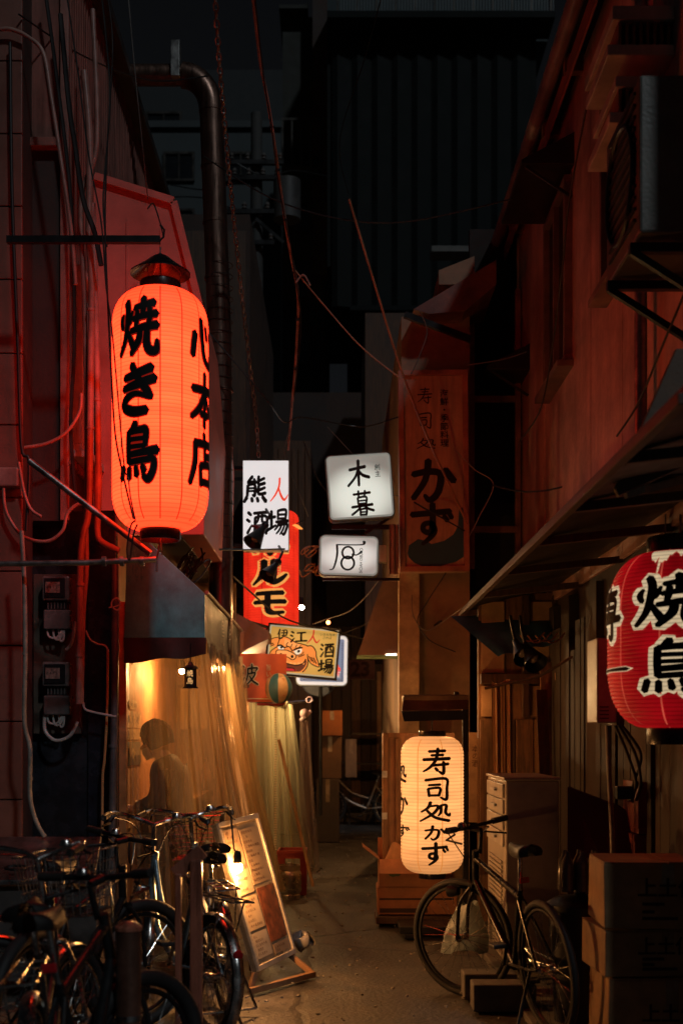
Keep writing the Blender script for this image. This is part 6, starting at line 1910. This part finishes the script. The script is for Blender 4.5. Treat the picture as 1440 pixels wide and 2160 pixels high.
D5 = 5.6
xs0 = X(1282, D5)
zz = [0.0, Z(2068, D5), Z(1966, D5), Z(1822, D5)]
carton('c', 'bottom cardboard box of the near right stack with a line of black print', xs0 + .0, xs0 + .58, D5, D5 + .42, .004, zz[1], text='上土佐屋', ts=.088)
carton('c', 'middle cardboard box of the near right stack with a line of black print', xs0 - .03, xs0 + .56, D5 + .02, D5 + .44, zz[1] + .012, zz[2], text='上土佐屋', ts=.088, skew=R(3))
carton('c', 'topmost cardboard box of the near right stack with a line of black print', xs0 - .01, xs0 + .57, D5 - .01, D5 + .43, zz[2] + .014, zz[3], text='上土佐屋', ts=.092, skew=R(-3))
part('lining', MB().prism([W(1268, 2050, 5.75), W(1300, 1950, 5.75), W(1306, 2160, 5.75), W(1288, 2160, 5.75)], (0, .02, 0)), cardboard, None).name = 'loose_flap'
lf = bpy.data.objects['loose_flap']
lf['label'], lf['category'] = 'loose cardboard flap standing against the left side of the box stack', 'cardboard'
# wide dark board, bin bags and a black bin behind the boxes
dk = thing('dark_sheet', 'dark sheet of board leaning beside the white cabinet', 'board', W(1240, 1800, 6.9))
part('sheet', MB().prism([W(1196, 1660, 7.0), W(1300, 1700, 6.9), W(1362, 1742, 6.8), W(1300, 1905, 6.5), W(1196, 1905, 6.6)], (.02, .02, 0)), mat('dark_cardboard', (.028, .018, .013), .8, var=.3), dk)
tb_ = thing('trash_bin', 'black lidded bin standing between the white cabinet and the box stack', 'bin', (X(1222, 6.2), 6.3, 0))
bx_ = X(1226, 6.2)
part('body', MB().lathe([(.001, .0), (.13, .0), (.155, .58), (.165, .58), (.165, .60), (.001, .6)], (bx_ + .02, 6.35, 0), 28), mat('bin_plastic', (.012, .012, .013), .45, bump=.05), tb_, smooth=35)
part('lid', MB().lathe([(.175, .60), (.175, .63), (.12, .665), (.03, .68), (.03, .70), (.001, .70)], (bx_ + .02, 6.35, 0), 28), MATS['bin_plastic'], tb_, smooth=35)
pk_ = thing('bottle_pack', 'stack of clear plastic bottles wrapped in film on the black bin', 'bottles', (bx_, 6.3, .7))
for i in range(3):
    for j in range(2):
        part('bottle', MB().lathe([(.001, 0), (.034, 0), (.036, .02), (.033, .05), (.036, .08), (.033, .11), (.03, .15), (.012, .185), (.012, .205), (.001, .205)], (bx_ - .06 + i * .075, 6.27 + j * .078, .703), 14), mat('bottle_plastic', (.1, .1, .1), .15, var=.3, bump=.05), pk_, smooth=True)
crate('stacked_crate', 'dark red crate on top behind the tall box stack', X(1345, 6.6), X(1500, 6.6), 6.6, 6.95, Z(1760, 6.6), .28, mat('crate_dark_red', (.14, .02, .015), .5, var=.2, dirt=.3))
crate('stacked_crate', 'dark red crate below the other one behind the tall box stack', X(1340, 6.6), X(1500, 6.6), 6.62, 6.97, Z(1760, 6.6) - .285, .28, MATS['crate_dark_red'])
carton('c', 'plain brown carton that carries the two dark red crates', X(1335, 6.6), X(1500, 6.6), 6.62, 7.0, .004, Z(1760, 6.6) - .29)
pp = solo('paper_roll', MB().lathe([(.001, 0), (.05, 0), (.055, 1.0), (.001, 1.0)], (X(1330, 7.1), 7.15, .35), 16, Matrix.Rotation(R(3), 3, 'Y')), wood_pale, 'pale standing paper roll beside the dark leaning sheet', 'paper roll', smooth=35)
# grey wall box with its leads
wb_ = thing('wall_box', 'grey metal wall box with louvres left of the crimson lantern', 'wall box', (X(1280, 6.4), 6.4, 2))
xg = X(1258, 6.35)
part('casing', MB().bx(xg, X(1300, 6.35), 6.35, 6.6, Z(1525, 6.35), Z(1345, 6.35)), mat('wall_box_grey', (.3, .28, .26), .4, .2, var=.2, dirt=.35), wb_, bevel=.008)
part('side_plate', MB().bx(X(1301, 6.4), X(1318, 6.4), 6.42, 6.62, Z(1530, 6.4), Z(1350, 6.4)), blackmetal, wb_, bevel=.004)
for i in range(4): part('louver', MB().bx(xg + .012, xg + .06, 6.342, 6.349, Z(1490 + i * 8, 6.35) - .006, Z(1490 + i * 8, 6.35)), blackmetal, wb_)
for i, (a, b, c_) in enumerate(((1296, 1322, 1340), (1304, 1338, 1350), (1310, 1350, 1336))):
    pipe(('black lead dropping from the wall box, leftmost', 'black lead dropping from the wall box, middle one', 'black lead dropping from the wall box, rightmost')[i], [(a, 1530), (b, 1590), (c_, 1650), (c_ - 10, 1690)], 6.5 + .03 * i, .009, cablem, 'cable', 'cable')
pl_ = thing('cable_plug', 'black plug block where the wall box leads end', 'plug', W(1320, 1670, 6.45))
part('block', MB().box(W(1316, 1672, 6.45), (.09, .05, .07)), blackmetal, pl_, bevel=.006)
pipe('grey upright pipe below the wall box', [(1280, 1530), (1284, 1640), (1290, 1760), (1292, 1900)], 6.7, .014, greycable)

# boards and curtain standing along the timber shop front
for i, (px, w_, y_t, y_b, dd, m_, lb) in enumerate((
    (1150, .085, 1452, 1900, 9.2, wood_dark, 'dark squared post left of the pale planks'),
    (1158, .10, 1392, 1900, 9.35, wood_mid, 'brown plank leaning next to the dark squared post'),
    (1192, .055, 1415, 1900, 9.1, wood_pale, 'palest upright plank, first of the pale pair'),
    (1210, .05, 1410, 1900, 9.12, wood_pale, 'second pale upright plank, right against the first'),
    (1236, .035, 1425, 1900, 9.0, wood_mid, 'thin dark brown batten right of the pale planks'),
    (1256, .09, 1448, 1900, 8.6, mat('printed_board', (.3, .16, .08), .7, var=.6, scale=60, stretch=(1, 1, .35), bump=.1, dirt=.2), 'narrow board covered in fine print near the grey wall box'),
    (1300, .06, 1380, 1900, 8.7, wood_dark, 'dark plank behind the grey wall box'),
    (1345, .13, 1590, 1900, 8.4, wood_mid, 'broad brown board below the crimson lantern'),
    (1382, .10, 1600, 1900, 8.4, wood_mid, 'second broad brown board below the crimson lantern'))):
    x = X(px, dd)
    solo('timber_board', MB().prism([(x, dd, 0.03), (x + w_, dd, .03), (x + w_ - .03, dd + .26, Z(y_t, dd)), (x - .03, dd + .26, Z(y_t, dd))], (0, .03, 0)), m_, lb, 'board', bevel=.003)
solo('cloth_curtain', MB().grid(lambda u, v: (X(1036 + 44 * u + 3 * v, 9.0), 9.0 + fold(u, 21, .014), Z(1438, 9.0) - v * .98 + .03 * (u - .5) ** 2 - .015 * math.sin(u * 6)), 44, 12), mat('tan_cloth', (.5, .3, .14), .85, var=.2, stretch=(6, 6, .6), bump=.15, dirt=.15), 'tan cloth hung from a rod left of the timber boards', 'curtain', smooth=True)
solo('curtain_rod', MB().tube([W(1022, 1452, 9.0), W(1140, 1425, 8.9), W(1262, 1352, 8.6)], .011, 8), wood_dark, 'dark rod that the tan cloth hangs from', 'rod', smooth=True)
hg = MB()
for i in range(4): hg.tube(spline([W(1096 + i * 16, 1340, 8.9), W(1110 + i * 16, 1352 + 3 * (i % 2), 8.9), W(1130 + i * 16, 1350, 8.9), W(1148 + i * 14, 1334, 8.9)], 5), .006, 6)
solo('wire_hangers', hg, mat('brass_wire', (.5, .3, .12), .3, .8), 'tangle of shiny wire hangers beside the unlit spotlights', 'hangers', smooth=True)
nt_ = thing('notice_panel', 'pale printed notice panel behind the lantern post', 'panel', W(1010, 1620, 10.0))
part('panel', MB().bx(X(988, 10.0), X(1036, 10.0), 10.0, 10.03, Z(1735, 10), Z(1545, 10)), mat('pale_panel', (.45, .27, .14), .7, dirt=.2), nt_, bevel=.003)
tx = text_mb('本日\nの\n酒肴', lambda u, v: (X(994, 10.0) + u * .06, 9.996, Z(1585, 10) - v * .06))
part('lettering', tx, MATS['brown_print'], nt_, kind='stuff')
lb_ = thing('box_sign', 'old pale wooden box sign with a framed face left of the cream lantern', 'box sign', (X(828, 9.9), 9.9, 0))
part('case', MB().bx(X(808, 9.9), X(960, 9.9), 9.95, 10.2, .25, Z(1546, 9.9)), mat('box_sign_wood', (.32, .17, .09), .6, stretch=(6, 6, .6), var=.25, dirt=.3), lb_, bevel=.005)
for (a, b, c_, e) in ((808, 818, 1546, 1900), (834, 842, 1558, 1836), (818, 842, 1546, 1556), (818, 842, 1836, 1846)):
    part('frame_bar', MB().bx(X(a, 9.9), X(b, 9.9), 9.90, 9.948, Z(e, 9.9), Z(c_, 9.9)), wood_mid, lb_, bevel=.003)
for py in (1640, 1728): part('hinge', MB().bx(X(806, 9.9) - .004, X(816, 9.9), 9.885, 9.899, Z(py, 9.9), Z(py - 14, 9.9)), steel, lb_)
# cartons under the cream lantern
ct = mat('vegetable_carton', (.36, .15, .07), .8, var=.18, scale=5, bump=.1, dirt=.25)
d = 9.75
v1 = carton('c', 'lower reddish vegetable carton under the cream lantern, striped with dark bands', X(796, d), X(962, d), d - .05, d + .3, .085, Z(1868, d) - .01, ct, tape=False)
part('print', MB().bx(X(800, d), X(900, d), d - .0522, d - .051, .1, .135).bx(X(800, d), X(955, d), d - .0522, d - .051, .20, .215), MATS['carton_print'], v1, kind='stuff')
v2 = carton('c', 'open upper vegetable carton with a green leaf print under the cream lantern', X(799, d), X(948, d), d - .06, d + .28, Z(1868, d), Z(1812, d), ct, text=None, flaps=True, tape=False)
lp = MB()
for a in (0, .5, 1.0, -.5): lp.face([(X(828, d) + .012 + .05 * math.cos(q) * math.cos(a) - .014 * math.sin(q) * math.sin(a), d - .0625 - .0002 * a, Z(1842, d) + .05 * math.cos(q) * math.sin(a) * .4 + .014 * math.sin(q)) for q in [2 * PI * i / 14 for i in range(14)]])
part('leaf_print', lp, mat('leaf_green', (.06, .10, .03), .8), v2, kind='stuff')
tx = text_mb('長ねぎ', lambda u, v: (X(884, d) + u * .07, d - .0625, Z(1850, d) - v * .07), bold=.025)
part('lettering', tx, MATS['carton_print'], v2, kind='stuff')
solo('pallet_board', MB().bx(X(792, d), X(985, d), d - .1, d + .34, .02, .075), wood_dark, 'dark wooden board under the vegetable cartons', 'board', bevel=.004)
solo('paper_sack', MB().grid(lambda u, v: (X(840, d) + .13 * math.cos(2 * PI * u) * (1 - .6 * v), d + .1 + .1 * math.sin(2 * PI * u), Z(1830, d) + .18 * v + .02 * math.sin(u * 12)), 20, 8), mat('sack_paper', (.42, .22, .11), .85, bump=.4, bscale=20), 'crumpled paper sack poking out of the open vegetable carton', 'sack', smooth=60)

# far end: cartons, shelf, litter
far_defs = ((678, 722, 1500, 1552, 17.2, .36, 'orange lit carton high on the far stack', (.32, .11, .035)), (672, 720, 1554, 1642, 17.3, .5, 'dull brown carton under the orange one at the far end', (.13, .07, .04)), (666, 716, 1644, 1728, 17.2, .5, 'dark carton at the foot of the far stack', (.07, .045, .03)), (728, 752, 1560, 1640, 18.5, .4, 'upright pale carton by the far door', (.2, .12, .06)))
for (a, b, y0, y1, dd, dp_, lb, rgb) in far_defs:
    z0_ = max(.003, Z(y1, dd)) if y1 < 1720 else .003
    carton('c', lb, X(a, dd), X(b, dd), dd, dd + dp_, z0_, Z(y0, dd), mat('carton_%d' % a, rgb, .8, var=.2), tape=True)
sh_ = thing('shelf_rack', 'dark metal shelf rack holding things at the far end of the alley', 'shelf', (X(770, 19.5), 19.5, 0))
for z in (.45, 1.0, 1.5): part('shelf', MB().bx(X(738, 19.5), X(812, 19.5), 20.6, 21.0, z, z + .03), darkframe, sh_)
for x in (X(738, 19.5), X(810, 19.5)): part('upright', MB().bx(x - .015, x + .015, 20.6, 20.64, 0, 1.6), darkframe, sh_)

# ================================================================== AIR CONDITIONER, UTILITY POLE, CHAIN, CABLES
ac = thing('air_conditioner', 'outdoor air conditioner unit high on the right house at the edge', 'air conditioner', (1.55, 6.0, 4.2))
ax0, ay0, ay1, az0, az1 = 1.30, 5.3, 5.95, 3.66, 4.34
part('casing', MB().bx(ax0, 1.69, ay0, ay1, az0, az1), mat('ac_enamel', (.13, .125, .105), .45, var=.15, dirt=.45), ac, bevel=.012)
for i in range(12): part('grille_bar', MB().bx(ax0 - .012, ax0 - .001, ay0 + .06, ay1 - .1, az0 + .07 + i * .05, az0 + .085 + i * .05), blackmetal, ac)
part('fan_ring', MB().torus((ax0 - .012, (ay0 + ay1) / 2, (az0 + az1) / 2), .25, .012, 36, 6, Matrix.Rotation(R(90), 3, 'Y')), blackmetal, ac, smooth=True)
for ya in (ay0 + .1, ay1 - .1): part('bracket', MB().bar((1.28, ya, az0 - .03), (1.70, ya, az0 - .03), .04).bar((1.29, ya, az0 - .045), (1.69, ya, az0 - .3), .03), blackmetal, ac)
up = thing('utility_pole', 'dark utility pole with crossarms and transformer far up the alley', 'utility pole', (X(541, 20), 20, 0))
xp = X(541, 20)
part('pole', MB().tube([(xp, 20, 0), (xp, 20, Z(240, 20))], [.16, .09], 16), mat('pole_concrete', (.05, .05, .048), .8), up, smooth=True)
for py, hw in ((352, .45), (384, .4), (455, .62), (520, .3)):
    a = part('crossarm', MB().bar((xp - hw, 19.85, Z(py, 20)), (xp + hw, 19.85, Z(py, 20)), .07), blackmetal, up)
    for i in range(4 if py != 520 else 2):
        x = xp - hw + .06 + i * (2 * hw - .12) / (3 if py != 520 else 1)
        part('insulator', MB().lathe([(.02, 0), (.045, .02), (.03, .05), (.045, .07), (.02, .12), (.001, .13)], (x, 19.85, Z(py, 20) + .035), 10), mat('insulator', (.1, .09, .085), .4), a, smooth=True)
part('transformer', MB().tube([(xp + .5, 19.9, Z(470, 20)), (xp + .5, 19.9, Z(388, 20))], .22, 18), mat('transformer_grey', (.05, .05, .05), .6), up, smooth=True)
part('stay_bar', MB().bar((xp, 19.85, Z(470, 20)), (xp + .45, 19.85, Z(520, 20)), .05), blackmetal, up)

# hanging chain holding the white sign
chp = [(452, -40, 8.0), (462, 120, 8.4), (474, 260, 8.9), (486, 390, 9.4), (498, 510, 9.8), (512, 640, 10.2), (526, 760, 10.6), (540, 880, 10.9), (546, 965, 11.0)]
cp = [Vector(q) for q in spline([tuple(W(*p)) for p in chp], 40)]
cm = MB()
acc, last, k = 0, cp[0], 0
for q in cp[1:]:
    acc += (q - last).length
    if acc > .046:
        dirv = (q - last).normalized()
        m_ = dirv.to_track_quat('Z', 'Y').to_matrix() @ Matrix.Rotation(R(90) * (k % 2) + .3, 3, 'Z')
        link = [q + m_ @ Vector((.016 * math.cos(a), 0, .034 * math.sin(a))) for a in [2 * PI * i / 10 for i in range(10)]]
        cm.tube(link, .006, 5, closed=True)
        acc, k = 0, k + 1
    last = q
solo('chain', cm, mat('chain_steel', (.4, .36, .33), .35, .9, dirt=.3), 'long steel chain slanting down from above to the white bar sign', 'chain', smooth=True)

CABLES = [
    ('black cable running down the dark corner behind the pale conduits', [(96, -20, 7.9), (120, 160, 7.9), (150, 420, 7.9), (158, 700, 7.9), (150, 900, 7.9), (162, 1060, 7.9)], .012, 'cable_sheath'),
    ('thick black lead twisting beside the near conduits', [(128, 30, 7.85), (146, 220, 7.85), (158, 300, 7.85), (176, 420, 7.85), (200, 490, 7.85), (214, 560, 7.85)], .016, 'cable_sheath'),
    ('thin black wire from the arm of the lantern down the sheet clad bay', [(312, 440, 8.0), (324, 430, 8.3), (338, 470, 8.2), (345, 500, 7.6)], .005, 'cable_sheath'),
    ('slack wire from the near house over to the duct elbow', [(40, 30, 7.7), (180, 120, 8.4), (320, 170, 9.4), (440, 160, 10.0)], .006, 'cable_sheath'),
    ('long dark wire crossing the gap high from the duct to the weathered house', [(430, 330, 9.8), (600, 430, 9.6), (820, 470, 9.4), (1080, 420, 9.0)], .006, 'cable_sheath'),
    ('second dark wire sagging across the gap below the first', [(440, 700, 9.9), (560, 840, 10.0), (600, 890, 10.5), (640, 880, 11.0), (760, 900, 11.5), (838, 880, 10.4)], .006, 'cable_sheath'),
    ('thin wire falling from the taped bundle behind the white bar sign', [(612, 900, 11.2), (600, 960, 11.3), (622, 1020, 11.4), (650, 1090, 11.6)], .004, 'cable_grey'),
    ('thick taped cable bundle lit reddish, falling through the middle of the sky', [(530, -40, 8.4), (548, 120, 8.8), (566, 220, 9.0), (580, 310, 9.2), (592, 400, 9.5), (610, 520, 9.8), (628, 620, 10.2), (626, 720, 10.6), (618, 830, 10.9), (608, 950, 11.1)], .0125, 'cable_red'),
    ('thinner wire wrapped beside the taped bundle', [(534, -40, 8.4), (556, 160, 8.8), (572, 260, 9.0), (588, 390, 9.4), (622, 580, 10.0), (634, 700, 10.5), (612, 900, 11.1)], .006, 'cable_sheath'),
    ('thin dark wire running down from the top past the hat of the big red lantern', [(268, -40, 7.6), (284, 140, 7.6), (300, 300, 7.7), (312, 420, 7.9)], .004, 'cable_grey'),
    ('wavy black wire hanging left of the big red lantern, nearer one', [(214, -20, 7.0), (232, 180, 7.0), (226, 320, 7.0), (222, 470, 7.0), (228, 640, 7.0), (236, 800, 7.0), (244, 920, 7.0), (262, 1010, 7.0), (282, 1095, 7.0)], .0055, 'cable_sheath'),
    ('second wavy black wire left of the big red lantern, crossing its face', [(140, -20, 6.98), (166, 160, 6.98), (188, 330, 6.98), (214, 470, 6.98), (224, 600, 6.98), (236, 690, 6.98), (246, 800, 6.98), (262, 980, 6.98), (270, 1005, 6.98), (276, 1050, 6.95), (286, 1098, 6.95)], .0045, 'cable_sheath'),
    ('black wire knotted low on the big red lantern and trailing below it', [(286, 1098, 6.95), (276, 1110, 6.95), (268, 1160, 6.95), (274, 1180, 6.95), (282, 1128, 6.95), (290, 1106, 6.95)], .005, 'cable_sheath'),
    ('dark wire sloping from the left house to the arm of the big lantern', [(226, -20, 7.9), (238, 90, 7.9), (230, 260, 7.8), (218, 420, 7.6), (226, 520, 7.45)], .005, 'cable_sheath'),
    ('rust coloured stay wire slanting across the painted sushi sign', [(736, 420, 9.4), (790, 600, 9.6), (846, 780, 9.9), (900, 920, 10.1), (955, 1040, 10.3), (985, 1105, 10.4)], .009, 'cable_rust'),
    ('dark orange wire from the taped bundle to the top of the sushi sign', [(622, 570, 10.0), (680, 640, 10.1), (760, 730, 10.2), (846, 800, 10.3)], .007, 'cable_rust'),
    ('wire drooping in front of the tilted square sign', [(640, 930, 13.2), (670, 1010, 13.3), (706, 1050, 13.4), (742, 1064, 13.4), (790, 1050, 13.2), (840, 1046, 11.0), (900, 1075, 10.35), (980, 1120, 10.3)], .006, 'cable_sheath'),
    ('straight wire crossing the corner of the tilted square sign', [(690, 900, 13.0), (760, 975, 13.2), (830, 1042, 13.4)], .004, 'cable_grey'),
    ('wire loop swinging from the sushi sign to the right hand house', [(985, 770, 10.3), (1060, 758, 10.0), (1110, 742, 9.6)], .005, 'cable_grey'),
    ('black cable hanging down the reddish wall past the far window', [(1245, 180, 6.9), (1200, 420, 7.4), (1186, 560, 7.8), (1166, 720, 8.4), (1140, 860, 8.9), (1096, 930, 9.6)], .006, 'cable_sheath'),
    ('black cable sagging along the reddish wall above the long awning', [(1450, 600, 5.6), (1400, 720, 5.9), (1345, 850, 6.3), (1300, 920, 6.6)], .006, 'cable_sheath'),
    ('pale wire bent between the sushi sign and the dark recess', [(960, 950, 10.3), (1000, 990, 10.3), (1040, 1022, 10.2), (1010, 1090, 10.2), (990, 1130, 10.2)], .004, 'cable_pale'),
    ('black cable from the recess to the long awning', [(1040, 1024, 10.1), (1090, 1036, 9.9), (1140, 1036, 9.6), (1190, 1026, 9.3)], .007, 'cable_sheath'),
    ('thin wire sagging under the figure 8 sign', [(800, 1222, 13.2), (770, 1260, 13.2), (735, 1290, 13.2), (690, 1306, 13.2), (660, 1316, 13.2)], .0045, 'cable_pale'),
    ('second thin wire sagging lower toward the lion sign', [(840, 1200, 12.5), (820, 1270, 12.4), (780, 1310, 12.4), (740, 1330, 12.3), (700, 1345, 12.2)], .0045, 'cable_grey'),
    ('black cable crossing the duct below the big red lantern', [(370, 1152, 9.6), (440, 1158, 9.7), (520, 1160, 10.2), (600, 1158, 10.8)], .008, 'cable_sheath'),
    ('thick black cable sloping across the vermilion lantern to the lion sign', [(490, 1215, 10.5), (530, 1250, 11.0), (570, 1285, 11.4), (620, 1312, 11.6), (700, 1330, 11.8), (780, 1350, 12.2), (860, 1350, 12.0), (930, 1310, 10.6)], .009, 'cable_sheath'),
    ('wire from the sushi sign foot dropping over the cream wall', [(940, 1208, 10.4), (900, 1270, 10.5), (880, 1310, 10.5), (905, 1350, 10.4), (960, 1375, 10.3)], .005, 'cable_sheath'),
    ('wire arc from the long awning tip to the cream wall', [(985, 1275, 10.1), (950, 1300, 10.3), (900, 1330, 10.4), (872, 1300, 10.5), (868, 1255, 10.6)], .004, 'cable_grey'),
    ('short orange tipped wire sticking out of the taped bundle', [(624, 596, 10.0), (640, 580, 10.0), (654, 602, 9.95)], .008, 'cable_red'),
    ('wire from the utility pole toward the narrow dark house', [(500, 345, 19.8), (560, 372, 20), (620, 360, 21), (690, 372, 22)], .012, 'cable_sheath'),
    ('sagging wire off the utility pole on the left', [(360, 390, 26), (430, 400, 23), (500, 385, 19.9)], .012, 'cable_sheath'),
    ('lower wire off the utility pole on the left', [(340, 416, 26), (430, 418, 23), (520, 456, 19.9)], .012, 'cable_sheath'),
    ('long thin wire along the ribbed block high up', [(735, 410, 15), (716, 300, 13), (770, 120, 11), (810, -30, 10)], .005, 'cable_sheath'),
    ('pale loop of wire over the tall sushi sign', [(884, 655, 10.3), (900, 700, 10.4), (880, 760, 10.4), (866, 790, 10.4)], .004, 'cable_grey'),
]
cmat = {'cable_red': mat('cable_red', (.34, .2, .16), .3, var=.3, scale=12, bump=.1), 'cable_sheath': cablem, 'cable_grey': mat('cable_grey', (.12, .11, .10), .5), 'cable_rust': mat('cable_rust', (.34, .16, .08), .5), 'cable_pale': mat('cable_pale', (.34, .32, .29), .5)}
for lb, pts, r_, m_ in CABLES:
    P = [tuple(W(*p)) for p in pts]
    o = solo('cable', MB().tube([Vector(q) for q in spline(P, 8)], r_, 6), cmat[m_], lb, 'cable', smooth=True)
    if lb.startswith('thick taped'):
        rg = MB()
        for i in range(3, 9): rg.tube([Vector(P[i - 1]).lerp(Vector(P[i]), .5), Vector(P[i - 1]).lerp(Vector(P[i]), .53)], .019, 8)
        part('tape', rg, cablem, o, kind='stuff')
# knot of spare leads on the eatery hood and cage lights between the signs
kn = MB()
rr = random.Random(3)
for i in range(7):
    c_ = W(400 + rr.uniform(-25, 25), 1205 + rr.uniform(-25, 30), 9.3)
    pts = [tuple(c_ + Vector((.09 * math.cos(a + i) * rr.uniform(.6, 1.2), rr.uniform(-.04, .04), .12 * math.sin(a * 1.3 + i) * rr.uniform(.6, 1.2)))) for a in range(7)]
    kn.tube([Vector(q) for q in spline(pts, 5)], .007, 6)
solo('cable_tangle', kn, cablem, 'tangle of black leads behind the lower ring of the big red lantern', 'cables', smooth=True, kind='stuff')
kn = MB()
for i in range(8):
    c_ = W(660 + rr.uniform(-14, 24), 1180 + rr.uniform(-28, 30), 14.2)
    pts = [tuple(c_ + Vector((.09 * math.cos(a + i), rr.uniform(-.05, .05), .06 * math.sin(a * 1.3 + i) * rr.uniform(.6, 1.2)))) for a in range(6)]
    kn.tube([Vector(q) for q in spline(pts, 5)], .006, 6)
solo('cable_tangle', kn, mat('orange_wire', (.4, .12, .04), .4), 'tangle of orange lit wires between the vermilion lantern and the figure 8 sign', 'cables', smooth=True, kind='stuff')
hl = thing('dish_lamp', 'flat amber lit dish lamp at the top right of the vermilion lantern', 'lamp', W(622, 1112, 12.9))
part('dish', MB().lathe([(.001, .03), (.04, .025), (.085, .0), (.001, -.004)], W(622, 1112, 12.9), 20, Matrix.Rotation(R(12), 3, 'Y')), glow('amber_dish_lit', (1., .35, .07), 1.1), hl, smooth=True)
part('arm', MB().bar(W(622, 1106, 12.9), W(642, 1098, 12.9), .012), blackmetal, hl)
